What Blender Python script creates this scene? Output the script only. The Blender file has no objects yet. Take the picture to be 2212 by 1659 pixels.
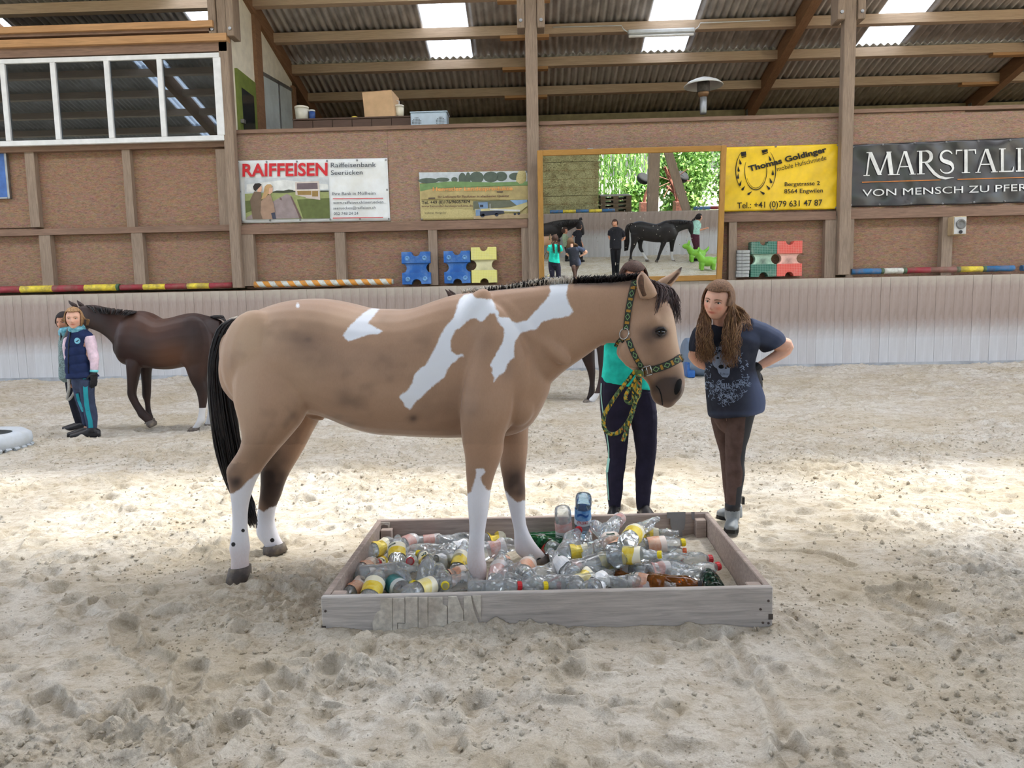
import bpy, bmesh, math, random
import numpy as np
from mathutils import Vector, Matrix
from mathutils.bvhtree import BVHTree
random.seed(7); RNG = np.random.default_rng(7)
SC = bpy.context.scene; COL = SC.collection
PI = math.pi
# ------------------------------------------------------------------ camera
H = 1.40; F = 1580.0; CX, CY = 1106.0, 829.5; ROLL = 0.0205
_c, _s = math.cos(ROLL), math.sin(ROLL)
_x0 = 44 * _c + 167.5 * _s; _y0 = 167.5 * _c - 44 * _s
TH = math.atan2(_y0, math.hypot(F, _x0)); PSI = math.atan2(_x0, F)
FW = Vector((-math.sin(PSI) * math.cos(TH), math.cos(PSI) * math.cos(TH), -math.sin(TH)))
R0 = Vector((math.cos(PSI), math.sin(PSI), 0)); U0 = R0.cross(FW)
RT = R0 * _c - U0 * _s; UP = U0 * _c + R0 * _s
EYE = Vector((0, 0, H))
cd = bpy.data.cameras.new('camera'); cam = bpy.data.objects.new('camera', cd); COL.objects.link(cam)
cd.sensor_fit = 'HORIZONTAL'; cd.sensor_width = 36; cd.lens = F / 2212 * 36; cd.clip_start = 0.05; cd.clip_end = 500
cam.matrix_world = Matrix.Translation(EYE) @ Matrix((RT, UP, -FW)).transposed().to_4x4()
SC.camera = cam
# ------------------------------------------------------------------ light and exposure
SUN_DIR = Vector((0.42, 0.25, 1.0)).normalized()          # towards the sun
W = bpy.data.worlds.new('world'); SC.world = W; W.use_nodes = True
_n = W.node_tree.nodes; _n.clear()
_sky = _n.new('ShaderNodeTexSky'); _sky.sky_type = 'NISHITA'; _sky.sun_disc = False
_sky.sun_elevation = math.asin(SUN_DIR.z); _sky.sun_rotation = math.atan2(SUN_DIR.x, SUN_DIR.y); _sky.air_density = 1.0; _sky.dust_density = 2.5; _sky.ozone_density = 1.0
_bg = _n.new('ShaderNodeBackground'); _bg.inputs[1].default_value = 0.34
_hs = _n.new('ShaderNodeHueSaturation'); _hs.inputs['Saturation'].default_value = 0.8
_o = _n.new('ShaderNodeOutputWorld')
W.node_tree.links.new(_sky.outputs[0], _hs.inputs['Color']); W.node_tree.links.new(_hs.outputs[0], _bg.inputs[0]); W.node_tree.links.new(_bg.outputs[0], _o.inputs[0])
sl = bpy.data.lights.new('sun', 'SUN'); sl.energy = 10.5; sl.angle = math.radians(5.0); sl.color = (1.0, 0.95, 0.87)
so = bpy.data.objects.new('sun', sl); COL.objects.link(so); so.location = (8, 8, 25)
so.rotation_euler = SUN_DIR.to_track_quat('Z', 'Y').to_euler()
SC.view_settings.view_transform = 'Standard'; SC.view_settings.look = 'None'
SC.view_settings.exposure = 1.05; SC.view_settings.gamma = 1.0; SC.view_settings.use_curve_mapping = False
SC.cycles.max_bounces = 8; SC.cycles.diffuse_bounces = 4; SC.cycles.glossy_bounces = 4; SC.cycles.transmission_bounces = 4
SC.cycles.transparent_max_bounces = 24; SC.cycles.caustics_reflective = False; SC.cycles.caustics_refractive = False
SC.cycles.sample_clamp_indirect = 6.0; SC.cycles.use_denoising = True

# ------------------------------------------------------------------ pixel <-> world
def ray(px, py):
    return (RT * ((px - CX) / F) - UP * ((py - CY) / F) + FW)
def at(px, py, Y):
    d = ray(px, py); return EYE + d * (Y / d.y)
def gnd(px, py, z=0.0):
    d = ray(px, py); return EYE + d * ((z - H) / d.z)
def proj(p):
    v = Vector(p) - EYE; w = v.dot(FW)
    return CX + F * v.dot(RT) / w, CY - F * v.dot(UP) / w
def projn(V):
    v = V - np.array(EYE); w = v @ np.array(FW)
    return CX + F * (v @ np.array(RT)) / w, CY - F * (v @ np.array(UP)) / w

# ------------------------------------------------------------------ object helpers
def tag(o, label=None, cat=None, group=None, kind=None):
    if label: o['label'] = label
    if cat: o['category'] = cat
    if group: o['group'] = group
    if kind: o['kind'] = kind
    return o
def empty(name, loc, label=None, cat=None, group=None, kind=None, rot=None):
    o = bpy.data.objects.new(name, None); COL.objects.link(o); o.location = loc; o.empty_display_size = 0.1
    if rot is not None: o.rotation_euler = rot
    return tag(o, label, cat, group, kind)
def wloc(o):
    v = Vector((0, 0, 0))
    while o is not None:
        v += o.location; o = o.parent
    return v
def link(name, me, parent=None, loc=None):
    o = bpy.data.objects.new(name, me); COL.objects.link(o)
    if parent is not None: o.parent = parent
    if loc is not None: o.location = loc
    return o
def copy_tree(o, parent=None):
    c = o.copy(); COL.objects.link(c); c.parent = parent
    for ch in list(o.children): copy_tree(ch, c)
    return c

class MB:
    """collects shapes in world space and links them as one mesh object"""
    def __init__(s): s.v = []; s.f = []; s.mi = []; s.uv = None; s.m = 0
    def add(s, vs, fs):
        b = len(s.v); s.v.extend([tuple(p) for p in vs])
        for f in fs: s.f.append(tuple(b + i for i in f)); s.mi.append(s.m)
        return s
    def hexa(s, p):  # 8 points: bottom 4 ccw, top 4 ccw
        return s.add(p, [(3, 2, 1, 0), (4, 5, 6, 7), (0, 1, 5, 4), (1, 2, 6, 5), (2, 3, 7, 6), (3, 0, 4, 7)])
    def box(s, a, b):
        (x0, y0, z0), (x1, y1, z1) = a, b
        x0, x1 = min(x0, x1), max(x0, x1); y0, y1 = min(y0, y1), max(y0, y1); z0, z1 = min(z0, z1), max(z0, z1)
        return s.hexa([(x0, y0, z0), (x1, y0, z0), (x1, y1, z0), (x0, y1, z0), (x0, y0, z1), (x1, y0, z1), (x1, y1, z1), (x0, y1, z1)])
    def beam(s, p, q, w, h, up=Vector((0, 0, 1))):
        p = Vector(p); q = Vector(q); d = (q - p).normalized(); r = d.cross(Vector(up)).normalized() * (w / 2); u = r.cross(d).normalized() * (h / 2)
        return s.hexa([p - r - u, p + r - u, p + r + u, p - r + u, q - r - u, q + r - u, q + r + u, q - r + u])
    def rings(s, rs, cap=True, closed=False):
        n = len(rs[0]); vs = [p for r in rs for p in r]; fs = []
        for i in range(len(rs) - (0 if closed else 1)):
            a = i * n; b = ((i + 1) % len(rs)) * n
            for k in range(n): fs.append((a + k, a + (k + 1) % n, b + (k + 1) % n, b + k))
        if cap and not closed:
            fs.append(tuple(reversed(range(n)))); fs.append(tuple(range((len(rs) - 1) * n, len(rs) * n)))
        return s.add(vs, fs)
    def tube(s, pts, r, n=8, cap=True):
        pts = [Vector(p) for p in pts]; k = len(pts)
        rr = r if hasattr(r, '__len__') else [r] * k
        t = [(pts[min(i + 1, k - 1)] - pts[max(i - 1, 0)]).normalized() for i in range(k)]
        a = Vector((0, 0, 1)) if abs(t[0].z) < 0.9 else Vector((1, 0, 0))
        u = t[0].cross(a).normalized(); rs = []
        for i in range(k):
            u = (u - t[i] * u.dot(t[i])).normalized(); w = t[i].cross(u)
            rs.append([pts[i] + (u * math.cos(2 * PI * j / n) + w * math.sin(2 * PI * j / n)) * rr[i] for j in range(n)])
        return s.rings(rs, cap)
    def lathe(s, prof, n=16, c=(0, 0, 0), ax=Vector((0, 0, 1)), cap=True):
        ax = Vector(ax).normalized(); a = Vector((1, 0, 0)) if abs(ax.x) < 0.9 else Vector((0, 1, 0))
        u = ax.cross(a).normalized(); w = ax.cross(u); c = Vector(c)
        return s.rings([[c + ax * h + (u * math.cos(2 * PI * j / n) + w * math.sin(2 * PI * j / n)) * r for j in range(n)] for r, h in prof], cap)
    def prism(s, poly, O, A, B, N, d):  # polygon (a,b) in frame O,A,B, from 0 to d along N
        O = Vector(O); A = Vector(A); B = Vector(B); N = Vector(N); n = len(poly)
        lo = [O + A * a + B * b for a, b in poly]; hi = [p + N * d for p in lo]
        return s.add(lo + hi, [tuple(reversed(range(n))), tuple(range(n, 2 * n))] + [(i, (i + 1) % n, n + (i + 1) % n, n + i) for i in range(n)])
    def ball(s, c, r, n=10, m=7, M=None):
        c = Vector(c); rx, ry, rz = r if hasattr(r, '__len__') else (r, r, r); rs = []
        for i in range(m + 1):
            t = PI * (0.02 + 0.96 * i / m); ring = []
            for j in range(n):
                v = Vector((rx * math.sin(t) * math.cos(2 * PI * j / n), ry * math.sin(t) * math.sin(2 * PI * j / n), rz * math.cos(t)))
                ring.append(c + (M @ v if M else v))
            rs.append(ring)
        return s.rings(rs)
    def mesh(s, name, mats, smooth=False, off=Vector((0, 0, 0))):
        me = bpy.data.meshes.new(name)
        v = np.array(s.v, dtype=np.float32).reshape(-1, 3) - np.array(off, dtype=np.float32)
        me.from_pydata(v.tolist(), [], s.f)
        for m in (mats if isinstance(mats, (list, tuple)) else [mats]): me.materials.append(m)
        if any(s.mi): me.polygons.foreach_set('material_index', s.mi)
        if smooth: me.polygons.foreach_set('use_smooth', [True] * len(me.polygons))
        me.update(); return me
    def build(s, name, mats, parent=None, smooth=False, loc=None, fix=False):
        off = wloc(parent) if parent is not None else (Vector(loc) if loc is not None else Vector((0, 0, 0)))
        me = s.mesh(name, mats, smooth, off)
        if fix:
            bm = bmesh.new(); bm.from_mesh(me); bmesh.ops.recalc_face_normals(bm, faces=bm.faces); bm.to_mesh(me); bm.free()
        return link(name, me, parent, loc if parent is None else None)

def edges_soft(o, w=0.004, seg=1):
    m = o.modifiers.new('bevel', 'BEVEL'); m.width = w; m.segments = seg; m.limit_method = 'ANGLE'; return o

# ------------------------------------------------------------------ materials
def lin(c):
    c = np.array(c[:3]) / 255.0
    return tuple(np.where(c <= 0.04045, c / 12.92, ((c + 0.055) / 1.055) ** 2.4)) + (1.0,)
_MC = {}
class NT:
    def __init__(s, name):
        s.m = bpy.data.materials.new(name); s.m.use_nodes = True; s.t = s.m.node_tree; s.n = s.t.nodes; s.b = s.n['Principled BSDF']; s.out = s.n['Material Output']
    def N(s, typ, **kw):
        x = s.n.new(typ)
        for k, v in kw.items():
            if k.startswith('i_'):
                key = k[2:]; x.inputs[int(key) if key.isdigit() else key.replace('_', ' ')].default_value = v
            else: setattr(x, k, v)
        return x
    def L(s, a, b): s.t.links.new(a, b)
    def coords(s, kind='Object', scale=(1, 1, 1), rot=(0, 0, 0)):
        tc = s.N('ShaderNodeTexCoord'); mp = s.N('ShaderNodeMapping'); mp.inputs['Scale'].default_value = scale; mp.inputs['Rotation'].default_value = rot
        s.L(tc.outputs[kind], mp.inputs[0]); return mp.outputs[0]
    def noise(s, co, scale, detail=3, rough=0.55, dist=0.0):
        x = s.N('ShaderNodeTexNoise', i_Scale=scale, i_Detail=detail, i_Roughness=rough, i_Distortion=dist); s.L(co, x.inputs['Vector']); return x.outputs[0]
    def ramp(s, f, stops):
        r = s.N('ShaderNodeValToRGB'); e = r.color_ramp.elements
        while len(e) < len(stops): e.new(0.5)
        for k, (p, c) in enumerate(stops): e[k].position = p; e[k].color = c if len(c) == 4 else lin(c)
        s.L(f, r.inputs[0]); return r.outputs[0]
    def mix(s, f, a, b, mode='MIX'):
        x = s.N('ShaderNodeMix', data_type='RGBA', blend_type=mode)
        for sock, v in ((x.inputs[0], f), (x.inputs[6], a), (x.inputs[7], b)):
            if hasattr(v, 'is_output'): s.L(v, sock)
            else: sock.default_value = v if not isinstance(v, tuple) or len(v) == 4 else lin(v)
        return x.outputs[2]
    def math(s, op, a, b=None, clamp=False):
        x = s.N('ShaderNodeMath', operation=op, use_clamp=clamp)
        for sock, v in ((x.inputs[0], a), (x.inputs[1], b)):
            if v is None: continue
            if hasattr(v, 'is_output'): s.L(v, sock)
            else: sock.default_value = v
        return x.outputs[0]
    def attr(s, name): return s.N('ShaderNodeAttribute', attribute_name=name).outputs['Fac']
    def bump(s, h, strength=0.3, dist=0.01):
        x = s.N('ShaderNodeBump', i_Strength=strength, i_Distance=dist); s.L(h, x.inputs['Height']); s.L(x.outputs[0], s.b.inputs['Normal']); return x
def mk(name, col, rough=0.6, var=0.14, scale=6.0, bump=0.0, bscale=60.0, metal=0.0, stretch=(1, 1, 1), col2=None, spec=0.4, dirt=None, dscale=1.5, damt=0.5, bdist=0.01):
    key = name
    if key in _MC: return _MC[key]
    t = NT(name); c = np.array(col, float)
    co = t.coords(scale=stretch); nz = t.noise(co, scale, 5)
    a = tuple(np.clip(c * (1 - var), 0, 255)); b = tuple(np.clip(c * (1 + var), 0, 255)) if col2 is None else col2
    out = t.ramp(nz, [(0.3, lin(a)), (0.7, lin(b))])
    if dirt is not None:
        dn = t.noise(t.coords(), dscale, 6, 0.65); out = t.mix(t.math('MULTIPLY', t.ramp(dn, [(0.45, (0, 0, 0, 1)), (0.65, (1, 1, 1, 1))]), damt), out, lin(dirt))
    t.L(out, t.b.inputs['Base Color']); t.b.inputs['Roughness'].default_value = rough; t.b.inputs['Metallic'].default_value = metal
    t.b.inputs['Specular IOR Level'].default_value = spec
    if bump: t.bump(t.noise(t.coords(scale=stretch), bscale, 4), bump, bdist)
    _MC[key] = t.m; return t.m
def wood(name, col, grain=(0.6, 8, 8), var=0.2, dirt=None, damt=0.4, bump=0.25, rough=0.75):
    """timber with grain; grain = object-space scale (small along the grain)"""
    if name in _MC: return _MC[name]
    t = NT(name); c = np.array(col, float); co = t.coords(scale=grain)
    g = t.noise(co, 5.0, 6, 0.65, 0.6); big = t.noise(t.coords(), 0.9, 4, 0.6)
    o = t.ramp(g, [(0.25, lin(c * (1 - var))), (0.55, lin(c)), (0.8, lin(np.clip(c * (1 + var * 0.7), 0, 255)))])
    o = t.mix(t.math('MULTIPLY', t.ramp(big, [(0.4, (0, 0, 0, 1)), (0.7, (1, 1, 1, 1))]), damt), o, lin(dirt if dirt is not None else c * 0.72))
    t.L(o, t.b.inputs['Base Color']); t.b.inputs['Roughness'].default_value = rough; t.b.inputs['Specular IOR Level'].default_value = 0.25
    t.bump(g, bump, 0.004); _MC[name] = t.m; return t.m
def osb(name, col, rot=(0, 0, 0)):
    t = NT(name); c = np.array(col, float)
    tc = t.coords(scale=(7, 7, 26), rot=(0, 0.25, 0)); tc2 = t.coords(scale=(8, 8, 22), rot=(0, -0.5, 0))
    v1 = t.N('ShaderNodeTexVoronoi', i_Scale=2.2); t.L(t.mix(0.12, tc, t.N('ShaderNodeTexNoise', i_Scale=3.0).outputs[1]), v1.inputs['Vector'])
    g1 = t.noise(tc, 1.8, 5, 0.7, 1.6); g2 = t.noise(tc2, 2.4, 5, 0.7, 1.2)
    o = t.ramp(g1, [(0.30, lin(c * 0.52)), (0.48, lin(c * 0.98)), (0.70, lin(np.clip(c * 1.25, 0, 255)))])
    o2 = t.ramp(g2, [(0.33, lin(c * 0.66)), (0.5, lin(c * 1.0)), (0.70, lin(np.clip(c * 1.18 + 5, 0, 255)))])
    o = t.mix(0.5, o, o2); o = t.mix(0.18, o, v1.outputs['Color'], 'SOFT_LIGHT')
    big = t.noise(t.coords(), 0.5, 4, 0.6); o = t.mix(t.math('MULTIPLY', big, 0.35), o, lin(c * 0.8))
    t.L(o, t.b.inputs['Base Color']); t.b.inputs['Roughness'].default_value = 0.85; t.b.inputs['Specular IOR Level'].default_value = 0.15
    t.bump(g1, 0.3, 0.004); _MC[name] = t.m; return t.m
def thin_glass(name, tint=(235, 240, 240), gloss=1.0, rough=0.02, dens=0.0, milky=0.0):
    """a thin clear wall: mostly see-through, fresnel gloss, no bending of light"""
    if name in _MC: return _MC[name]
    t = NT(name); t.n.remove(t.b)
    tr = t.N('ShaderNodeBsdfTransparent'); tr.inputs[0].default_value = lin(tint)
    gl = t.N('ShaderNodeBsdfGlossy'); gl.inputs['Roughness'].default_value = rough; gl.inputs[0].default_value = (1, 1, 1, 1)
    lw = t.N('ShaderNodeLayerWeight'); lw.inputs[0].default_value = 0.25
    f = t.math('MULTIPLY', lw.outputs['Fresnel'], gloss, True)
    ms = t.N('ShaderNodeMixShader'); t.L(f, ms.inputs[0]); t.L(tr.outputs[0], ms.inputs[1]); t.L(gl.outputs[0], ms.inputs[2]); last = ms.outputs[0]
    if milky:
        df = t.N('ShaderNodeBsdfDiffuse'); df.inputs[0].default_value = lin(tint); m2 = t.N('ShaderNodeMixShader'); m2.inputs[0].default_value = milky
        t.L(last, m2.inputs[1]); t.L(df.outputs[0], m2.inputs[2]); last = m2.outputs[0]
    t.L(last, t.out.inputs[0]); _MC[name] = t.m; return t.m
def flat(name, col, rough=0.6, spec=0.3, metal=0.0):
    if name in _MC: return _MC[name]
    t = NT(name); co = t.noise(t.coords(), 9.0, 3); c = np.array(col, float)
    t.L(t.ramp(co, [(0.3, lin(c * 0.93)), (0.7, lin(np.clip(c * 1.05, 0, 255)))]), t.b.inputs['Base Color'])
    t.b.inputs['Roughness'].default_value = rough; t.b.inputs['Specular IOR Level'].default_value = spec; t.b.inputs['Metallic'].default_value = metal
    _MC[name] = t.m; return t.m

_TXT = {}
def text_mesh(s, bold=0.0, shear=0.0, space=1.0):
    """verts (n,2), faces of a line of lettering, cap height about 0.7, start at x=0"""
    key = (s, bold, shear, space)
    if key in _TXT: return _TXT[key]
    cu = bpy.data.curves.new('lettering', 'FONT'); cu.body = s; cu.offset = bold; cu.shear = shear; cu.space_character = space; cu.resolution_u = 3; cu.fill_mode = 'FRONT'
    o = bpy.data.objects.new('lettering', cu); COL.objects.link(o)
    dg = bpy.context.evaluated_depsgraph_get(); me = bpy.data.meshes.new_from_object(o.evaluated_get(dg))
    v = np.array([p.co[:2] for p in me.vertices]); f = [tuple(p.vertices) for p in me.polygons]
    bpy.data.objects.remove(o); bpy.data.curves.remove(cu); bpy.data.meshes.remove(me)
    if len(v): v = v - np.array([v[:, 0].min(), 0])
    _TXT[key] = (v, f); return v, f
# ================================================================== MATERIALS of the hall
POST = wood('weathered_post_timber', (150, 132, 116), grain=(9, 9, 0.7), dirt=(122, 104, 90))
RAIL = wood('weathered_rail_timber', (138, 112, 96), grain=(0.7, 9, 9), dirt=(110, 86, 72))
GLULAM = wood('glulam_timber', (142, 108, 82), grain=(9, 0.5, 7), dirt=(122, 88, 64), var=0.16)
PURL = wood('purlin_timber', (192, 170, 148), grain=(0.5, 9, 9), dirt=(178, 148, 120), var=0.14)
ORANGE = wood('planed_spruce', (188, 146, 104), grain=(0.5, 9, 9), dirt=(168, 124, 84), var=0.16)
OSB = osb('osb_board', (148, 119, 99)); OSBW = osb('osb_board_upper', (154, 128, 110))
CEM = mk('fibre_cement', (206, 204, 200), 0.85, 0.10, 3.0, 0.1, 40, dirt=(172, 170, 164), dscale=0.8, damt=0.55)
ALU = mk('white_window_metal', (222, 224, 226), 0.35, 0.04)
STEEL = mk('galvanised_steel', (150, 152, 154), 0.4, 0.1, metal=0.8)
CREAM = mk('cream_panel', (228, 222, 204), 0.7, 0.04)
DARK = flat('dark_interior', (52, 52, 54), 0.9)
BLACK = flat('black_plastic', (24, 24, 26), 0.5)

def wbox(m, x0, y0, x1, y1, Y, dep, name=None, mats=None, parent=None):
    xm, ym = (x0 + x1) / 2, (y0 + y1) / 2
    a = (at(x0, ym, Y).x, Y, at(xm, y1, Y).z); b = (at(x1, ym, Y).x, Y + dep, at(xm, y0, Y).z)
    if m is not None: m.box(a, b); return a, b
    mb = MB(); mb.box(a, b); return mb.build(name, mats, parent)

KS = 13.3 / 15.7
YK, YO, YP = 13.30, 13.54, 13.32        # kick-board face, panel face, post face
ZK = at(1106, 609.5, YK).z
# ------------------------------------------------------------------ the far wall
wall = empty('wall_back', (0, YK, 0), kind='structure')
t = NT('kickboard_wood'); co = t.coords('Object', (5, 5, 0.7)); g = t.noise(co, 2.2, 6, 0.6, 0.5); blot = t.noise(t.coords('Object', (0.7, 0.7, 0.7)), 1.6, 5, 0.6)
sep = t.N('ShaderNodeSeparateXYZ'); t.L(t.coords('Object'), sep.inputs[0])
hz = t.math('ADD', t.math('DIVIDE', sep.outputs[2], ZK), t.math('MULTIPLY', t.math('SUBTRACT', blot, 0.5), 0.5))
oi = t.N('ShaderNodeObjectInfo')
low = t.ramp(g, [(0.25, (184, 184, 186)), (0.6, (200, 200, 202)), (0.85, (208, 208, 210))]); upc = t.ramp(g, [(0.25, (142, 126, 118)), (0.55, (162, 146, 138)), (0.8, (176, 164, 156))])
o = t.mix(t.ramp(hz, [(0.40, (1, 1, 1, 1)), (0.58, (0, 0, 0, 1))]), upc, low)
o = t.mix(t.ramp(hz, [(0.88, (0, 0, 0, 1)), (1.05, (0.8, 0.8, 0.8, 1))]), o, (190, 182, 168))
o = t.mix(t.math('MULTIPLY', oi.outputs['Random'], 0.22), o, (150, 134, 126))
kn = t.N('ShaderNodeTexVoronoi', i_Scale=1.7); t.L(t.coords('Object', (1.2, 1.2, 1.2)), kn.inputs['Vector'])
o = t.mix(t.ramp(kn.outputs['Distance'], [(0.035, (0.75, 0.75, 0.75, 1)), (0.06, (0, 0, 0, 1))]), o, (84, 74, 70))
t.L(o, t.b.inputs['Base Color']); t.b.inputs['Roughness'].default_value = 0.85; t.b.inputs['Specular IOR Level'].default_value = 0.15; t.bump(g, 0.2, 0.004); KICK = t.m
pw = 0.161; x = -10.7
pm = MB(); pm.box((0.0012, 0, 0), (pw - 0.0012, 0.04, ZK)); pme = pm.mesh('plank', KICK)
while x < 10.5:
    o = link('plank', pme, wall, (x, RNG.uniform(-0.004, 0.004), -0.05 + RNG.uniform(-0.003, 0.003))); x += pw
mb = MB(); mb.box((-24, YK + 0.04, -0.1), (24, YO, ZK - 0.04)); mb.build('wall_core', RAIL, wall)
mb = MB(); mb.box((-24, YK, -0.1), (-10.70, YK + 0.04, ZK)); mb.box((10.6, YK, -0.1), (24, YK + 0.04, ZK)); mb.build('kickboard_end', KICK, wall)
mb = MB(); mb.box((-24, YK - 0.035, -0.1), (24, YK - 0.004, 0.27)); mb.build('base_strip', mk('grey_base_strip', (160, 162, 166), 0.7, 0.12), wall)
# panels
for x0, y0, x1, y1 in ((-140, 318, 62, 494), (62, 318, 276, 494), (276, 318, 500, 494), (-200, 497, 100, 625), (100, 497, 299, 625), (299, 497, 505, 625),
                       (530, 490, 735, 622), (735, 490, 935, 622), (935, 486, 1140, 622), (1150, 470, 1583, 616), (1583, 466, 1794, 612), (1794, 466, 1836, 610), (1836, 462, 2046, 608), (2046, 460, 2420, 604)):
    wbox(None, x0 + 0.15, y0, x1 - 0.15, y1, YO, 0.03, 'osb_panel', OSB, wall)
for x0, y0, x1, y1 in ((500, 281, 840, 496), (840, 277, 1145, 490), (1145, 266, 1490, 478), (1490, 256, 1830, 472), (1830, 243, 2080, 460), (2080, 238, 2420, 458)):
    wbox(None, x0 + 0.15, y0, x1 - 0.15, y1, YO - 0.01, 0.03, 'osb_panel', OSBW, wall)
# studs
for xc, hw, y0, y1 in ((100, 12, 500, 624), (299, 12, 500, 622), (536, 13, 488, 618), (735.5, 10.5, 488, 616), (935.5, 9.5, 488, 616), (1135, 8, 486, 614), (1583, 8.5, 472, 604), (1794, 12, 466, 600), (1836, 8, 462, 600), (2046, 11.5, 458, 596)):
    wbox(None, xc - hw, y0, xc + hw, y1, YO - 0.13, 0.128, 'stud', POST, wall)
for xc, hw in ((69, 10), (277, 8.5), (480, 10)):
    wbox(None, xc - hw, 322, xc + hw, 491, YO - 0.11, 0.108, 'stud', POST, wall)
# rails and parapet caps
wbox(None, -160, 493, 497, 506, YO - 0.14, 0.138, 'rail', RAIL, wall)
wbox(None, -160, 313, 492, 325, YO - 0.14, 0.138, 'rail', RAIL, wall)
wbox(None, 515, 480, 1140, 499, YO - 0.14, 0.128, 'rail', RAIL, wall)
wbox(None, 1560, 459, 1806, 477, YO - 0.14, 0.128, 'rail', RAIL, wall)
wbox(None, 1838, 445, 2420, 466, YO - 0.14, 0.128, 'rail', RAIL, wall)
for x0, x1, y in ((506, 1138, 276), (1165, 1815, 257), (1842, 2420, 232)):
    wbox(None, x0, y - 4, x1, y + 4, YO - 0.05, 0.16, 'parapet_cap', RAIL, wall)
    wbox(None, x0, y + 2, x1, y + 300, YO + 0.05, 0.10, 'parapet_core', RAIL, wall)
wbox(None, -200, 318, 500, 622, YO + 0.04, 0.1, 'wall_core', RAIL, wall)
m = MB(); m.box((-24, YO, ZK - 0.05), (at(-110, 400, YO).x, YO + 0.2, 6.4)); m.build('osb_panel', OSB, wall)
# posts with their bolted side plates
T_ = 0.256; RB = 11.24 * KS; PB = 11.34 * KS
def zr(Y): return H + RB - T_ * Y          # rafter underside
PX = []
for xc, w, y0 in ((494.5, 21, 300), (1151, 25, 300), (1830, 24, 300)):
    X = at(xc, y0, YP).x; PX.append(X); hw = w / 2 / F * YP
    m = MB(); m.box((X - hw, YP - 0.02, ZK + 0.002), (X + hw, YP + 0.15, zr(YP) + 0.2)); edges_soft(m.build('post', POST, wall), 0.012)
    for sx in (-1, 1):
        m = MB(); zb = at(xc, 62 if xc < 1700 else 44, YP).z if xc > 600 else at(xc, 80, YP).z
        m.box((X + sx * (hw + 0.005), YP - 0.06, zb), (X + sx * (hw + 0.135), YP + 0.26, zr(YP) + 0.3)); edges_soft(m.build('post_plate', POST, wall), 0.01)
        m = MB(); c0 = Vector((X + sx * (hw + 0.07), YP - 0.062, zb + 0.12)); m.lathe([(0.03, 0), (0.03, 0.015), (0.0, 0.018)], 8, c0, (0, -1, 0)); m.build('bolt', STEEL, wall)
# ------------------------------------------------------------------ judges' room front: headers and window band
hd = [(-160, 48, 459, 62, 'header_beam', ORANGE, -0.12), (-160, 62, 462, 71, 'header_beam', RAIL, -0.06), (-160, 76, 489, 92, 'header_beam', ORANGE, -0.09), (-160, 92, 490, 115, 'header_beam', RAIL, -0.02)]
for x0, y0, x1, y1, n, m_, dy in hd: wbox(None, x0, y0 + 5, x1, y1 + 5, YP + dy, 0.16, n, m_, wall)
win = empty('window_1', at(240, 310, YP - 0.03), kind='structure')
YW = YP - 0.03
wa, wb_ = wbox(MB(), -110, 122, 479, 311, YW, 0.08)
zt, zb = wb_[2], wa[2]; xl, xr = wa[0], wb_[0]
fw = 0.09
m = MB(); m.box((xl, YW, zb), (xr, YW + 0.08, zb + fw)); edges_soft(m.build('frame_rail', ALU, win), 0.006)
m = MB(); m.box((xl, YW, zt - fw * 0.9), (xr, YW + 0.08, zt)); edges_soft(m.build('frame_rail', ALU, win), 0.006)
mx = [at(p, 215, YW).x for p in (-102, 10.5, 119, 235, 349, 473)]
for k, X in enumerate(mx):
    hw = 0.047 if k < 5 else 0.068
    m = MB(); m.box((X - hw, YW - 0.006, zb + fw), (X + hw, YW + 0.08, zt - fw * 0.9)); edges_soft(m.build('mullion', ALU, win), 0.006)
GL = NT('window_glass'); GL.n.remove(GL.b)
_tr = GL.N('ShaderNodeBsdfTransparent'); _tr.inputs[0].default_value = lin((120, 126, 130)); _gl = GL.N('ShaderNodeBsdfGlossy'); _gl.inputs['Roughness'].default_value = 0.008
_gl.inputs[0].default_value = (0.72, 0.86, 1, 1)
_lw = GL.N('ShaderNodeFresnel'); _lw.inputs[0].default_value = 1.75
_ms = GL.N('ShaderNodeMixShader'); GL.L(GL.math('MULTIPLY', _lw.outputs[0], 2.2, True), _ms.inputs[0]); GL.L(_tr.outputs[0], _ms.inputs[1]); GL.L(_gl.outputs[0], _ms.inputs[2])
_df = GL.N('ShaderNodeBsdfDiffuse'); _df.inputs[0].default_value = lin((110, 108, 104)); _m2 = GL.N('ShaderNodeMixShader'); _m2.inputs[0].default_value = 0.12
GL.L(GL.math('MULTIPLY', GL.noise(GL.coords('Object', (1.2, 1.2, 0.8)), 2.0, 5, 0.65), 0.22), _m2.inputs[0])
GL.L(_ms.outputs[0], _m2.inputs[1]); GL.L(_df.outputs[0], _m2.inputs[2]); GL.L(_m2.outputs[0], GL.out.inputs[0])
for k in range(5):
    m = MB(); m.box((mx[k] + 0.05, YW + 0.035, zb + fw), (mx[k + 1] - 0.05, YW + 0.045, zt - fw)); m.build('pane', GL.m, win)
room = empty('wall_judges_room', (-8, 15.3, 3), kind='structure')
xs = PX[0] + 0.02
m = MB(); m.box((-14, 17.2, 3.0), (xs - 0.1, 17.3, 6.4)); m.build('panel', DARK, room)
m = MB(); m.box((-14, YP + 0.3, 6.05), (xs - 0.1, 17.3, 6.1)); m.build('ceiling_panel', DARK, room)
m = MB(); m.box((-14, YP + 0.3, 3.5), (xs - 0.1, 17.3, 3.6)); m.build('floor_panel', DARK, room)
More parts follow.
